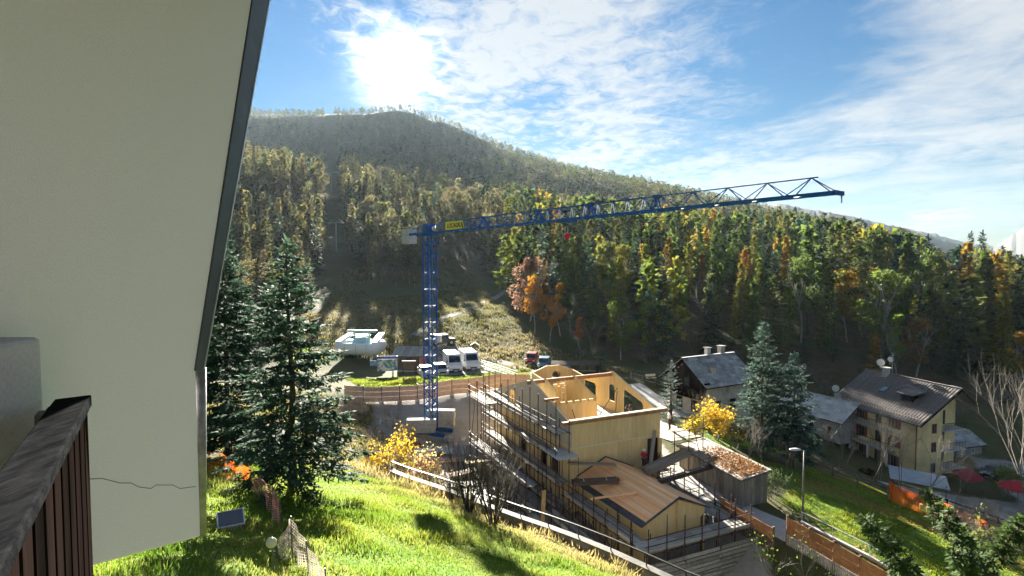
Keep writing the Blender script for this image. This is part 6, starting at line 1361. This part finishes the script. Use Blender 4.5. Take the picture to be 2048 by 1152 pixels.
# ---- vehicles
m_tyre = M('tyre', (.015, .015, .016), rough=.9); m_rim = M('rim', (.35, .36, .37), rough=.35, metal=.7); m_cglass = glass('car_glass', (.015, .02, .025), .05); m_lampc = M('headlamp', (.65, .67, .68), rough=.15); m_trim = M('car_trim', (.03, .03, .032), rough=.6); m_red = M('tail_lamp', (.35, .01, .01), rough=.3)
def paint(n, c, rough=.28): return M(n, c, tuple(min(1, x * 1.05) for x in c), rough=rough, spec=.6)
def vehicle(label, cat, px, py, rz, body, L_, W_, prof, house, wb, mat, wr=.33, rear=False, extra=None):
    p = on_ground(px, py, 40); e = thing(cat.replace(' ', '_'), label, cat, p + Vector((0, 0, .02)), rz)
    def shell(pr, w, inset):
        b = MB(); cx_ = sum(x for x, z in pr) / len(pr); cz = sum(z for x, z in pr) / len(pr)
        sc_ = lambda k: [(cx_ + (x - cx_) * k, z_, cz + (z - cz) * k) for (x, z), z_ in zip(pr, [0] * len(pr))]
        rings = []
        for y, k in ((-w / 2, 1 - inset), (-w / 2 + .1, 1), (w / 2 - .1, 1), (w / 2, 1 - inset)): rings.append([(x, y, z) for x, _, z in sc_(k)])
        b.loft(rings); return b
    o = shell(prof, W_, .04).build('body', mat, e, smooth=False, bevel=.03)
    if house:
        roofw = W_ * .84; b = MB(); hp = house; n_ = len(hp); zlo = min(z for x, z in hp); zhi = max(z for x, z in hp)
        ring = lambda s: [(x, s * (W_ * .47 - (W_ * .47 - roofw / 2) * (z - zlo) / (zhi - zlo)), z) for x, z in hp]
        b.loft([ring(-1), ring(1)]); b.build('cabin_glass', m_cglass, e); t = [(x, z) for x, z in hp if z > zhi - .12]; xa, xb = min(x for x, z in t), max(x for x, z in t)
        MB().box(((xa + xb) / 2, 0, zhi + .01), (xb - xa + .1, roofw + .04, .06)).build('roof', mat, e, bevel=.02)
        for s in (-1, 1):
            for i in range(n_ - 1):
                (x0, z0), (x1, z1) = hp[i], hp[i + 1]
                if abs(z1 - z0) > .2: f = lambda x, z: (x, s * (W_ * .47 - (W_ * .47 - roofw / 2) * (z - zlo) / (zhi - zlo)) , z); bar('pillar', f(x0, z0), f(x1, z1), .09, .07, mat, e)
            xm = (xa + xb) / 2 - .1; bar('pillar', (xm, s * W_ * .47, zlo), (xm, s * roofw / 2, zhi), .1, .05, mat, e)
    xf = max(x for x, z in prof); xr = min(x for x, z in prof)
    for s in (-1, 1):
        blk('headlight', (xf - .04, s * W_ * .37, .78), (.12, W_ * .2, .16), m_lampc, e); blk('tail_light', (xr + .02, s * W_ * .42, .9), (.08, W_ * .1, .26), m_red, e); blk('mirror', (wb / 2 - .25, s * (W_ / 2 + .09), 1.12 if house else 1.5), (.12, .2, .16), m_trim, e)
        for x in (-wb / 2, wb / 2):
            t = MB(); t.tube((x, s * (W_ / 2 - .2), wr), (x, s * (W_ / 2 + .01), wr), wr, n=16); ty = t.build('wheel', m_tyre, e); r_ = MB(); r_.tube((x, s * (W_ / 2 - .02), wr), (x, s * (W_ / 2 + .025), wr), wr * .62, n=12); r_.build('rim', m_rim, ty)
    blk('grille', (xf - .005, 0, .62), (.05, W_ * .5, .2), m_trim, e); blk('bumper', (xf - .02, 0, .38), (.12, W_ * .94, .2), m_trim if extra != 'car' else mat, e); blk('number_plate', (xf + .045, 0, .42), (.02, .5, .11), m_lampc, e)
    return e
van_p = [(2.95, .35), (2.97, .95), (2.78, 1.2), (2.05, 1.42), (1.25, 2.42), (.95, 2.58), (-2.85, 2.62), (-2.95, 2.4), (-2.95, .35)]
def van(label, px, py, rz, mat):
    e = vehicle(label, 'van', px, py, rz, None, 5.9, 2.0, van_p, None, 3.6, mat, .36)
    MB().prism([(2.0, -.86, 1.5), (2.0, .86, 1.5), (1.37, .8, 2.33), (1.37, -.8, 2.33)], (.04, 0, .03)).build('windscreen', m_cglass, e)
    for s in (-1, 1): MB().prism([(1.75, s * 1.0, 1.5), (.75, s * 1.0, 1.5), (.75, s * 1.0, 2.2), (1.28, s * 1.0, 2.2)], (0, s * .012, 0)).build('side_window', m_cglass, e)
    return e
m_vw = paint('van_white', (.74, .75, .76))
van('white high roof van, left one of the two', 905, 741, R(-74), m_vw); van('white high roof van, right one nearest the roofed post', 939, 737, R(-74), m_vw)
car_p = [(2.1, .3), (2.12, .65), (1.95, .82), (1.0, .95), (-1.9, .98), (-2.1, .85), (-2.1, .3)]; car_h = [(1.05, .93), (.35, 1.42), (-1.1, 1.45), (-1.85, .96)]
vehicle('white estate car parked behind the crane mast', 'car', 852, 754, R(-72), None, 4.2, 1.78, car_p, car_h, 2.6, paint('car_white', (.72, .73, .74)), extra='car')
vehicle('silver car parked left of the white vans', 'car', 880, 749, R(-72), None, 4.2, 1.78, car_p, car_h, 2.6, paint('car_silver', (.36, .38, .4)), extra='car')
suv_p = [(2.1, .4), (2.12, .95), (1.95, 1.05), (.95, 1.12), (-2.05, 1.12), (-2.1, .4)]; suv_h = [(.95, 1.1), (.6, 1.75), (-2.0, 1.78), (-2.06, 1.1)]
vehicle('black off road car parked beside the hut', 'car', 886, 690, R(20), None, 4.2, 1.8, suv_p, suv_h, 2.6, paint('car_black', (.012, .013, .014)), .38)
jp = [(1.7, .45), (1.72, .95), (1.6, 1.02), (.6, 1.05), (-1.65, 1.05), (-1.7, .45)]; jh = [(.6, 1.03), (.35, 1.62), (-1.6, 1.66), (-1.65, 1.03)]
vehicle('small red off road car with pale roof on the meadow edge', 'car', 1063, 728, R(-100), None, 3.4, 1.6, jp, jh, 2.1, paint('car_red', (.42, .02, .03)), .36); vehicle('small blue grey off road car beside the red one', 'car', 1088, 738, R(-100), None, 3.5, 1.65, jp, jh, 2.1, paint('car_blue', (.06, .17, .26)), .36)
vehicle('dark estate car with pale roof parked right of the yellow house', 'car', 1988, 955, R(-150), None, 4.3, 1.8, car_p, car_h, 2.6, paint('car_dark', (.05, .06, .075)), extra='car'); vehicle('pale car half out of view at the right edge', 'car', 2046, 975, R(-150), None, 4.3, 1.8, car_p, car_h, 2.6, paint('car_pale', (.5, .52, .54)), extra='car')
# ---- people
def person(label, loc, rz, pose, top_c, leg_c, hat, vest=None):
    """one continuous skinned body; hat, jacket and trousers are children"""
    e = thing('person', label, 'person', loc, rz)
    J = dict(pelvis=(0, 0, .95), chest=(0.02, 0, 1.32), neck=(.03, 0, 1.5), head=(.05, 0, 1.6), crown=(.05, 0, 1.74), lsh=(.02, .19, 1.42), rsh=(.02, -.19, 1.42), lel=(.05, .27, 1.15), rel=(.05, -.27, 1.15), lha=(.2, .24, .95), rha=(.2, -.24, .95), lhip=(0, .1, .9), rhip=(0, -.1, .9), lkn=(.06, .11, .5), rkn=(-.02, -.11, .5), lan=(.02, .12, .08), ran=(-.1, -.12, .08), lto=(.16, .13, .04), rto=(.04, -.13, .04))
    J.update(pose); rad = dict(pelvis=.15, chest=.16, neck=.055, head=.095, crown=.07, lsh=.075, rsh=.075, lel=.05, rel=.05, lha=.04, rha=.04, lhip=.09, rhip=.09, lkn=.065, rkn=.065, lan=.045, ran=.045, lto=.04, rto=.04)
    ks = list(J); E = [('pelvis', 'chest'), ('chest', 'neck'), ('neck', 'head'), ('head', 'crown'), ('chest', 'lsh'), ('chest', 'rsh'), ('lsh', 'lel'), ('rsh', 'rel'), ('lel', 'lha'), ('rel', 'rha'), ('pelvis', 'lhip'), ('pelvis', 'rhip'), ('lhip', 'lkn'), ('rhip', 'rkn'), ('lkn', 'lan'), ('rkn', 'ran'), ('lan', 'lto'), ('ran', 'rto')]
    def skin(name, keys, grow, mat, par):
        kk = [k for k in ks if k in keys]; me_ = bpy.data.meshes.new(name); me_.from_pydata([J[k] for k in kk], [(kk.index(a_), kk.index(b_)) for a_, b_ in E if a_ in kk and b_ in kk], []); me_.materials.append(mat)
        o = link(bpy.data.objects.new(name, me_), par); md = o.modifiers.new('skin', 'SKIN'); sv = me_.skin_vertices[0].data
        for i, k in enumerate(kk): sv[i].radius = (rad[k] + grow,) * 2; sv[i].use_root = (i == 0)
        md.use_smooth_shade = True; o.modifiers.new('sub', 'SUBSURF').levels = 1; o.modifiers['sub'].render_levels = 2; return o
    bd = skin('body', set(ks), 0, M('skin', (.42, .26, .19), (.48, .3, .22), rough=.6), e)
    skin('jacket', {'pelvis', 'chest', 'lsh', 'rsh', 'lel', 'rel'}, .022, top_c, e); skin('trousers', {'pelvis', 'lhip', 'rhip', 'lkn', 'rkn', 'lan', 'ran'}, .018, leg_c, e); skin('boots', {'lan', 'lto'}, .02, m_trim, e); skin('boots', {'ran', 'rto'}, .02, m_trim, e)
    hx, hy, hz0 = J['crown']; b = MB(); b.loft([[(hx + r_ * math.cos(t * .5236), hy + r_ * math.sin(t * .5236), hz0 - .07 + z) for t in range(12)] for r_, z in ((.15, -.02), (.135, .0), (.125, .07), (.08, .13), (.02, .145))]); b.build('helmet', hat, e, smooth=True)
    for s in (-1, 1): MB().box((J['head'][0] + .1, s * .035, J['head'][2] + .03), (.02, .025, .015)).build('eye', m_trim, bd)
    MB().box((J['head'][0] + .115, 0, J['head'][2] - .005), (.035, .025, .05)).build('nose', M('skin', (.42, .26, .19)), bd)
    return e
m_redj = M('red_jacket', (.45, .015, .03), (.55, .03, .05)); m_navy = M('navy_trousers', (.03, .035, .06)); m_wht = M('white_jacket', (.6, .6, .58), (.68, .68, .66)); m_hel = M('white_helmet', (.75, .75, .73), rough=.4); m_blk = M('black_work', (.03, .03, .032))
person('worker in red jacket and white helmet on the doorway deck', W(6.7, -.7, 2.53), HR + R(-150), {'lha': (.24, .1, 1.1), 'rha': (.24, -.08, 1.1)}, m_redj, m_navy, m_hel)
person('worker in white jacket standing on the right hand plank deck', W(11.2, 1.5, 4.78), HR + R(150), {'lel': (.12, .25, 1.2), 'lha': (.2, .08, 1.36)}, m_wht, m_blk, m_blk)
person('dark clothed worker bending inside the upper floor', W(8.2, 3.9, FL), HR + R(-60), {'chest': (.2, 0, 1.22), 'neck': (.32, 0, 1.34), 'head': (.4, 0, 1.4), 'crown': (.46, 0, 1.52), 'lsh': (.22, .19, 1.28), 'rsh': (.22, -.19, 1.28), 'lel': (.32, .25, 1.03), 'rel': (.32, -.25, 1.03), 'lha': (.48, .2, .85), 'rha': (.48, -.2, .85)}, m_blk, m_blk, m_blk)
# ------------------------------------------------------------------ trees and shrubs near the camera
gv = np.random.default_rng(41)
FIR, BLUE = (.05, .095, .06), (.075, .13, .1)
def fir(label, base, topz, r, whorls, nb, tw, step, col, seed, tert=True, name='fir_tree', base_f=.08, tr=.2, droop=.35, gap=.08, pw=.75):
    hgt = topz - base.z
    t = trunk_mesh('fir_trunk', hgt, tr, m_bark, seed, sides=9, bend=.004); c = crown_mesh('fir_crown', conifer(hgt, r, whorls, nb, tw, tw * .24, step, base=base_f, droop=droop, seed=seed, tert=tert, gap=gap, powr=pw), m_needle)
    return place_tree(name, label, 'tree', None, base, 0, 1., t, c, col)
b1 = on_ground(585, 988, 12); fir('tall dark fir on the lawn nearest the balcony wall', b1, at(585, 478, b1.y).z, 2.9, 34, 7, .52, .17, FIR, 101, gap=.2)
b2 = on_ground(457, 918, 12); fir('dark fir half hidden behind the white wall', b2, at(478, 462, b2.y).z, 3.1, 34, 7, .6, .18, (.045, .085, .055), 102)
sx = Vector((23.9, 54.5, 0)); sx.z = tz(sx.x, sx.y); fir('tallest blue green spruce right of the shed', sx, at(1525, 646, 54.5).z, 2.9, 30, 7, .6, .24, BLUE, 104, tert=True, name='blue_spruce', base_f=.12, droop=.15)
sx = Vector((26.2, 53, 0)); sx.z = tz(sx.x, sx.y); fir('second blue green spruce leaning against the tallest one', sx, at(1588, 708, 53).z, 2.7, 26, 7, .6, .24, (.05, .1, .085), 105, tert=True, name='blue_spruce', base_f=.15, droop=.3)
sx = Vector((17.3, 62, 0)); sx.z = tz(sx.x, sx.y); fir('small grey green spruce in front of the chalet gable', sx, at(1342, 722, 62).z, 1.7, 22, 7, .45, .2, (.09, .13, .11), 106, tert=False, name='blue_spruce', base_f=.04, droop=.15)
sx = on_ground(1195, 745, 50); fir('tiny pale conifer behind the timber house', sx, at(1195, 690, sx.y).z, 1.8, 14, 6, .6, .3, (.09, .12, .08), 107, tert=False, name='spruce_tree')
# fir whose branch tips rise into the lower right corner
fb = Vector((15.6, 15.2, 0)); fb.z = tz(fb.x, fb.y); tp = at(2030, 1140, 15.5)
fr = thing('corner_fir', 'fir reaching upwards into the lower right corner of the view', 'tree', fb)
hgt = tp.z - fb.z; V = conifer(hgt, 2.6, 22, 7, .5, .12, .16, base=.3, droop=.2, seed=111, tert=True, up_top=.9)
lims = [V]; stems = MB(); stems.loft([[(q * math.cos(6.28 * i / 7), q * math.sin(6.28 * i / 7), z) for i in range(7)] for q, z in ((.2, -.4), (.13, hgt * .5), (.03, hgt * .97))])
for px0, py0, px1, py1, d_ in ((1860, 1200, 1722, 1030, 14.), (1990, 1180, 1852, 985, 15.), (1960, 1150, 2060, 1030, 15.4), (1990, 1200, 1905, 1105, 14.5)):
    p, q = at(px0, py0, d_) - fb, at(px1, py1, d_) - fb; ln = (q - p).length
    v = conifer(ln, .3, 18, 5, .26, .07, .1, base=.02, droop=.1, seed=int(px0), tert=True, up_top=.5, powr=.5, jit=.4); rot = np.array((q - p).to_track_quat('Z', 'Y').to_matrix()); lims.append(v @ rot.T + np.array(p)); stems.tube(p, q, .05, .015); stems.tube(Vector((0, 0, hgt * .55)), p, .07, .05)
stems.build('trunk', m_bark, fr); c = link(bpy.data.objects.new('crown', crown_mesh('corner_crown', np.concatenate(lims), m_needle)), fr); c.color = (.07, .115, .035, 1)
cones = MB()
for px, py in ((1848, 1010), (1852, 1018), (1918, 1098), (1932, 1112)):
    p = at(px, py, 14.6) - fb; cones.tube(p, p - Vector((0, 0, .14)), .035, .02, n=7)
cn = MB(); 
for k, (px, py) in enumerate(((1842, 1008), (1856, 1014), (1914, 1100), (1934, 1112))):
    p = at(px, py, 14.6) - fb; MB().tube(p, p - Vector((0, 0, .15)), .04, .02, n=7).build('cone', M('cone_brown', (.4, .27, .13), (.5, .36, .2)), fr)
# shrubs with leaves
def shrub(label, loc, hgt, r, n, leaf, col, seed, name='shrub', stems_=5, base=.05, twig=m_twig, cat='shrub'):
    V_, Q_, t_, l_ = bare(hgt * .9, seed, 4, .5, r0=hgt * .012, kids=3, stems=stems_, fan=.45, first=.34)
    e = thing(name, label, cat, loc, gv.uniform(0, 6)); link(bpy.data.objects.new('stems', big_mesh('stems', V_, quads=Q_, mats=[twig])), e)
    if n:
        k = gv.integers(0, len(t_), n); P = t_[k] + gv.normal(0, hgt * .06, (n, 3)); P[:, 2] = np.abs(P[:, 2])
        c = link(bpy.data.objects.new('foliage', crown_mesh('foliage', kites(P, unitv(gv.normal(0, 1, (n, 3))), gv.normal(0, 1, (n, 3)), leaf * gv.uniform(.6, 1.3, n), leaf * gv.uniform(.5, .8, n)), m_leaf)), e); c.color = (*col, 1)
    return e
def G(px, py, d0=15, d1=200): return on_ground(px, py, d0, d1)
def G_at(px, d):
    x = (px - 1024) / FPX * d; return Vector((x, d, tz(x, d)))
YEL = (.62, .42, .03)
def shrub_px(label, px, pt, d, r, n, leaf, col, seed, **k):
    p = G_at(px, d); return shrub(label, p, max(.8, at(px, pt, d).z - p.z), r, n, leaf, col, seed, **k)
shrub_px('tall yellow shrub left of the crane foot', 795, 848, 42, 1, 900, .2, YEL, 201); shrub_px('pale cream yellow shrub above the wall end', 822, 890, 39.5, 1, 800, .17, (.6, .5, .2), 202); shrub_px('small yellow shrub left of the tall one', 765, 880, 41, 1, 500, .18, (.5, .36, .04), 203)
shrub_px('low scarlet shrub in front of the tile pack', 848, 890, 41, 1, 600, .16, (.5, .09, .04), 204); shrub_px('fresh green shrub at the wall end', 868, 900, 40, 1, 600, .17, (.22, .32, .03), 205)
shrub_px('golden leafed tree beside the chalet', 1440, 790, 58, 1, 1300, .26, (.6, .42, .04), 206, name='yellow_tree', cat='tree'); shrub_px('lower yellow bush behind the shed', 1410, 818, 56, 1, 1000, .22, (.5, .4, .05), 207)
shrub_px('yellow green bush left of the blue spruces', 1475, 830, 55.5, 1, 600, .22, (.35, .28, .06), 208)
shrub_px('green leafed sapling in front of the brown fence', 1588, 1052, 34, 1, 200, .16, (.18, .28, .04), 209, stems_=2); shrub_px('dark hedge bush right of the shed', 1555, 940, 43.5, 1, 900, .16, (.05, .075, .03), 210); shrub_px('lime bush by the parking of the yellow house', 2028, 925, 68, 1, 800, .3, (.2, .26, .04), 211)
shrub_px('low dark bush in front of the yellow house porch', 1745, 945, 66, 1, 700, .25, (.05, .07, .03), 212); shrub_px('bright green bush glimpsed through the near fir', 618, 690, 80, 1, 700, .35, (.3, .42, .03), 213)
shrub_px('rough green bush at the right edge below the parasol', 2040, 1025, 40, 1, 700, .2, (.16, .2, .05), 214)
# leafless shrubs and trees
m_stem = M('dark_stems', (.045, .038, .032), (.1, .085, .07), scale=4, rough=.95)
bare_sh = [bare_mesh('bare_shrub_branches', m_stem, h=10, seed=s, depth=4, spread=.28, kids=3, stems=14, fan=.34, first=.4, r0=.11, gnarl=.07) for s in (301, 302, 303)]
brush = [bare_mesh('brush_branches', m_twig, h=10, seed=s, depth=5, spread=.6, kids=3, stems=9, fan=.8, first=.3, r0=.07) for s in (311, 312)]
tall = [bare_mesh('bare_tree_branches', m_greybark, h=10, seed=s, depth=5, spread=.42, kids=3, stems=k, fan=.22, first=.36, r0=.055) for s, k in ((321, 1), (322, 3), (323, 2))]
def twigs(label, px, pt, d, protos, name, cat, group=None, wide=1., k=None):
    p = G_at(px, d); hgt = max(.6, at(px, pt, d).z - p.z); o = link(bpy.data.objects.new(name, protos[gv.integers(len(protos)) if k is None else k])); o.location = p - Vector((0, 0, .1)); s = hgt / 10; o.scale = (s * wide, s * wide, s); o.rotation_euler[2] = gv.uniform(0, 6.28); return tag(o, label, cat, group)
twigs('leafless many stemmed shrub standing at the retaining wall', 936, 862, 29.5, bare_sh, 'bare_shrub', 'shrub', k=0); twigs('second leafless many stemmed shrub right of it at the wall', 985, 880, 28.0, bare_sh, 'bare_shrub', 'shrub', k=1); twigs('thin leafless shrub left of the wall shrubs', 905, 930, 31.5, bare_sh, 'bare_shrub', 'shrub', k=2)
twigs('small leafless shrub on the far side of the yard', 1000, 890, 41, bare_sh, 'bare_shrub', 'shrub', k=2)
for i in range(26):
    px = gv.uniform(660, 850); d_ = gv.uniform(41, 62); pt = proj(G_at(px, d_) + Vector((0, 0, gv.uniform(1.4, 3.2))))[1]
    twigs('grey leafless brush on the bank left of the crane', px, pt, d_, brush, 'bare_brush', 'shrub', 'grey brush on the bank left of the crane', 1.3)
for px, pt, d_, lb in ((1402, 770, 60, 'small grey leafless tree in front of the chalet'), (1500, 820, 51, 'grey leafless tree left of the tallest spruce trunk'), (1540, 850, 49, 'leafless tree between shed and street lamp'), (1580, 865, 50, 'slanting leafless tree beside the street lamp'), (1645, 830, 56, 'cluster of leafless stems left of the yellow house'), (1690, 840, 57.5, 'slender leafless stems at the left corner of the yellow house'), (1752, 790, 58, 'tall leafless tree in front of the balconies'), (1768, 815, 57, 'thinner leafless tree right beside the tall one'), (1812, 835, 60, 'leafless tree in front of the drainpipe'), (1858, 850, 58, 'leafless tree before the right corner of the yellow house'), (1925, 880, 60, 'bare sapling below the gable balconies'), (1700, 690, 100, 'pale leafless tree behind the tiled roof'), (1775, 655, 101, 'forked pale leafless tree above the dishes')):
    twigs(lb, px, pt, d_, tall, 'bare_tree', 'tree')
twigs('white barked leafless tree at the right edge', 2096, 715, 60, tall, 'bare_tree', 'tree', wide=1., k=1); twigs('leafless tree in shade behind the orange birches', 1185, 630, 99, tall, 'bare_tree', 'tree', k=1); twigs('pale leafless tree at the forest foot behind the chalet', 1240, 640, 104, tall, 'bare_tree', 'tree', k=2); twigs('grey leafless tree in the dark wood above the chalet', 1395, 610, 100, tall, 'bare_tree', 'tree', k=0)
for i in range(34):
    px = gv.uniform(1905, 2060); d_ = gv.uniform(42, 60); pt = proj(G_at(px, d_) + Vector((0, 0, gv.uniform(1., 2.4))))[1]; twigs('pale leafless brush on the bank at the right edge', px, pt, d_, brush, 'bare_brush', 'shrub', 'pale brush on the bank at the right edge', 1.4)
for i in range(12):
    px = gv.uniform(1475, 1600); d_ = gv.uniform(29, 33.5); pt = proj(G_at(px, d_) + Vector((0, 0, gv.uniform(1., 2.2))))[1]; twigs('dark brush in the hollow below the lane fences', px, pt, d_, brush, 'bare_brush', 'shrub', 'dark brush below the lane fences', 1.4)
for i in range(22):
    px = gv.uniform(1130, 2040); d_ = gv.uniform(93, 99); pt = proj(G_at(px, d_) + Vector((0, 0, gv.uniform(1.5, 4))))[1]; twigs('grey undergrowth along the foot of the dark forest', px, pt, d_, brush, 'bare_brush', 'shrub', 'undergrowth along the forest foot', 1.3)
for i in range(16):
    px, py = (gv.uniform(690, 840), gv.uniform(552, 575)) if i < 9 else (gv.uniform(890, 1000), gv.uniform(480, 560)); p = on_ground(px, py, 90, 300)
    t_, c_ = FT['leafy'][2]; place_tree('autumn_bush', 'brown autumn bush along the lower forest edge beside the meadow', 'shrub', 'brown bushes along the meadow edge', p, gv.uniform(0, 6), (.55, .55, .42), t_, c_, (.2, .14, .08))

for i in range(26):
    px = gv.uniform(1130, 2045); d_ = gv.uniform(99, 118); p = G_at(px, d_); t_, c_ = FT['spruce'][i % 2]
    if 1330 < px < 1560: continue
    k_ = gv.uniform(.45, .85); place_tree('young_spruce', 'young dark spruce on the shaded floor of the right hand forest', 'tree', 'young spruces on the forest floor', p, gv.uniform(0, 6), k_, t_, c_, (.04, .075, .04))
# ------------------------------------------------------------------ grass
mg = bpy.data.materials.new('grass_blades'); mg.use_nodes = True; nt = mg.node_tree; b = nt.nodes['Principled BSDF']; b.inputs['Roughness'].default_value = .6; b.inputs['Specular IOR Level'].default_value = .2
a = nd(nt, 'ShaderNodeAttribute', attribute_name='tint'); nt.links.new(a.outputs['Color'], b.inputs['Base Color']); t = nd(nt, 'ShaderNodeBsdfTranslucent'); nt.links.new(a.outputs['Color'], t.inputs[0]); ms = nd(nt, 'ShaderNodeMixShader'); ms.inputs[0].default_value = .5
nt.links.new(b.outputs[0], ms.inputs[1]); nt.links.new(t.outputs[0], ms.inputs[2]); nt.links.new(ms.outputs[0], nt.nodes['Material Output'].inputs[0])
gg = np.random.default_rng(77)
def vnoise(x, y, s):      # cheap smooth noise
    return .5 + .25 * (np.sin(x * s + 1.7 * np.sin(y * s * .7)) + np.sin(y * s * 1.13 + 1.3 * np.sin(x * s * .83 + 2)))
def grass(name, label, poly, n, hmin, hmax, w, cols, dry, tall=None, clump=.35, inview=True):
    P = np.array(poly); lo, hi = P.min(0), P.max(0); x = gg.uniform(lo[0], hi[0], n * 2); y = gg.uniform(lo[1], hi[1], n * 2); k = poly_in(x, y, poly)
    x, y = x[k][:n], y[k][:n]; c = vnoise(x, y, 1.9) * vnoise(x + 31, y, .55); 
    z = terrain(x, y); qx_, qy_ = proj_np(x, np.maximum(y, 1), z); k = (y > 3) & (qx_ > -60) & (qx_ < 2110) & (qy_ < 1260); x, y, z, c = x[k], y[k], z[k], c[k]
    m = len(x); ln = hmin + (hmax - hmin) * np.clip(c * 2.2 - .2 + gg.normal(0, .22, m), 0, 1.25)
    D = unitv(np.c_[gg.normal(.12, clump, m), gg.normal(-.1, clump, m), np.ones(m)]); C0, C1, C2 = (np.array(v) for v in cols); f = np.clip(vnoise(x + 7, y - 3, .8) + gg.normal(0, .25, m), 0, 1)[:, None]; C = C0 * (1 - f) + C1 * f
    dr = np.clip(dry(x, y) + gg.normal(0, .18, m), 0, 1)[:, None]; C = C * (1 - dr) + C2 * dr; C *= gg.uniform(.75, 1.25, (m, 1))
    V = kites(np.c_[x, y, z - .02], D, gg.normal(0, 1, (m, 3)) * [1, 1, .2], ln, np.full(m, w) * gg.uniform(.7, 1.4, m))
    o = link(bpy.data.objects.new(name, big_mesh(name, V, quads=quads_of(m), mats=[mg], attr={'tint': np.repeat(C, 4, axis=0)}))); return tag(o, label, 'grass', kind='stuff')
sdist = lambda x, y: (x - W0[0]) * wn[0] + (y - W0[1]) * wn[1]
GR, YG, STRAW = (.09, .19, .015), (.22, .26, .03), (.36, .29, .13)
near_poly = [(-20, 7), (-26, 24), (-14, 34), (-7.6, 35.2), (8.8, 21.0), (10.5, 19.2), (12, 9), (6, 7)]
grass('lawn_grass', 'long fresh grass on the near lawn', near_poly, 150000, .07, .34, .03, (GR, YG, STRAW), lambda x, y: np.clip((sdist(x, y) + 4.2) / 3.2, 0, .9) * np.clip((x + 12) / 8, 0, 1) + .25 * (vnoise(x, y, .5) > .72))
grass('lawn_grass', 'bright cut grass on the lower right lawn', lawn2_poly, 70000, .05, .2, .045, (GR, (.3, .34, .02), (.36, .26, .08)), lambda x, y: .55 * (vnoise(x + 3, y, .4) > .66))
grass('bank_grass', 'tufted grass on the bank below the car park', band_poly, 16000, .15, .5, .09, ((.08, .15, .02), (.26, .3, .03), (.3, .25, .1)), lambda x, y: .4 * (vnoise(x, y, .5) > .6))
mead = [tuple(at(*p)[:2]) for p in ((480, 720, 88), (700, 700, 93), (900, 735, 83), (1060, 745, 82), (1300, 745, 86), (1100, 690, 99), (1040, 640, 118), (960, 560, 170), (900, 520, 200), (860, 590, 150), (740, 600, 140), (690, 560, 175), (640, 620, 120), (480, 650, 110))]
grass('meadow_grass', 'dry tufted grass on the meadow at the foot of the mountain', mead, 60000, .15, .6, .14, ((.1, .115, .035), (.17, .155, .06), (.28, .22, .11)), lambda x, y: .6 * vnoise(x, y, .12), clump=.5)
grass('weed_strip', 'straw coloured weeds along the retaining wall', [(-12, 37), (-7.6, 34), (9.2, 19.8), (10.0, 20.4), (-7.4, 35.4), (-10, 38)], 9000, .2, .75, .04, ((.2, .2, .05), (.32, .26, .09), (.42, .33, .15)), lambda x, y: .6 + 0 * x, clump=.5)
grass('scrub_grass', 'rough pale grass on the bank behind the firs', [(-34, 34), (-14, 34), (-9, 40), (-12, 56), (-18, 66), (-40, 66)], 45000, .15, .6, .08, ((.1, .12, .03), (.22, .2, .06), (.34, .28, .13)), lambda x, y: .75 * vnoise(x, y, .3), clump=.5)
# fallen leaves scattered on the right lawn
x = gg.uniform(20, 40, 9000); y = gg.uniform(30, 56, 9000); k = poly_in(x, y, lawn2_poly) & (vnoise(x + 3, y, .4) + gg.normal(0, .1, 9000) > .62); x, y = x[k], y[k]; n = len(x)
V = kites(np.c_[x, y, terrain(x, y) + .05], unitv(np.c_[gg.normal(0, 1, (n, 2)), gg.normal(0, .2, n)]), np.c_[gg.normal(0, .3, (n, 2)), np.ones(n)], np.full(n, .16), np.full(n, .11))
tag(link(bpy.data.objects.new('fallen_leaves', crown_mesh('fallen_leaves', V, MATS['fallen_leaf']))), 'brown fallen leaves scattered over the right lawn', 'leaves', kind='stuff')
# ------------------------------------------------------------------ air
zs = [(o.matrix_world @ Vector(c)).z for o in SC.objects if o.type == 'MESH' and o.parent is None and o.name.split('.')[0] in ('ground', 'hill', 'distant_forest') for c in o.bound_box]
z0, z1 = min(zs) - 1, max(zs) + 3
hz = MB().box((1400, 1750, (z0 + z1) / 2), (6400, 3800, z1 - z0)).build('haze', [])
mh = bpy.data.materials.new('haze'); mh.use_nodes = True; nt = mh.node_tree; nt.nodes.clear()
o_ = nd(nt, 'ShaderNodeOutputMaterial'); pv = nd(nt, 'ShaderNodeVolumePrincipled', inp={'Color': (.66, .84, 1, 1), 'Density': HAZE_D, 'Anisotropy': HAZE_G}); nt.links.new(pv.outputs[0], o_.inputs['Volume'])
hz.data.materials.append(mh); tag(hz, 'pale autumn haze filling the valley air', 'haze', kind='stuff')
# ------------------------------------------------------------------ look-alikes are told apart by their place in the row
bpy.context.view_layer.update()
shared = {}
for o in SC.objects:
    if o.parent is None and 'label' in o and 'group' in o: shared.setdefault(o['label'], []).append(o)
for lb, mem in shared.items():
    if len(mem) < 2: continue
    mem.sort(key=lambda o: proj(o.matrix_world.translation)[0]); n = len(mem)
    for k, o in enumerate(mem):
        side, r_ = ('left', k) if k < (n + 1) // 2 else ('right', n - 1 - k)
        if r_ < 20: o['label'] = f'{lb}, {ORD[r_]} from {side}'
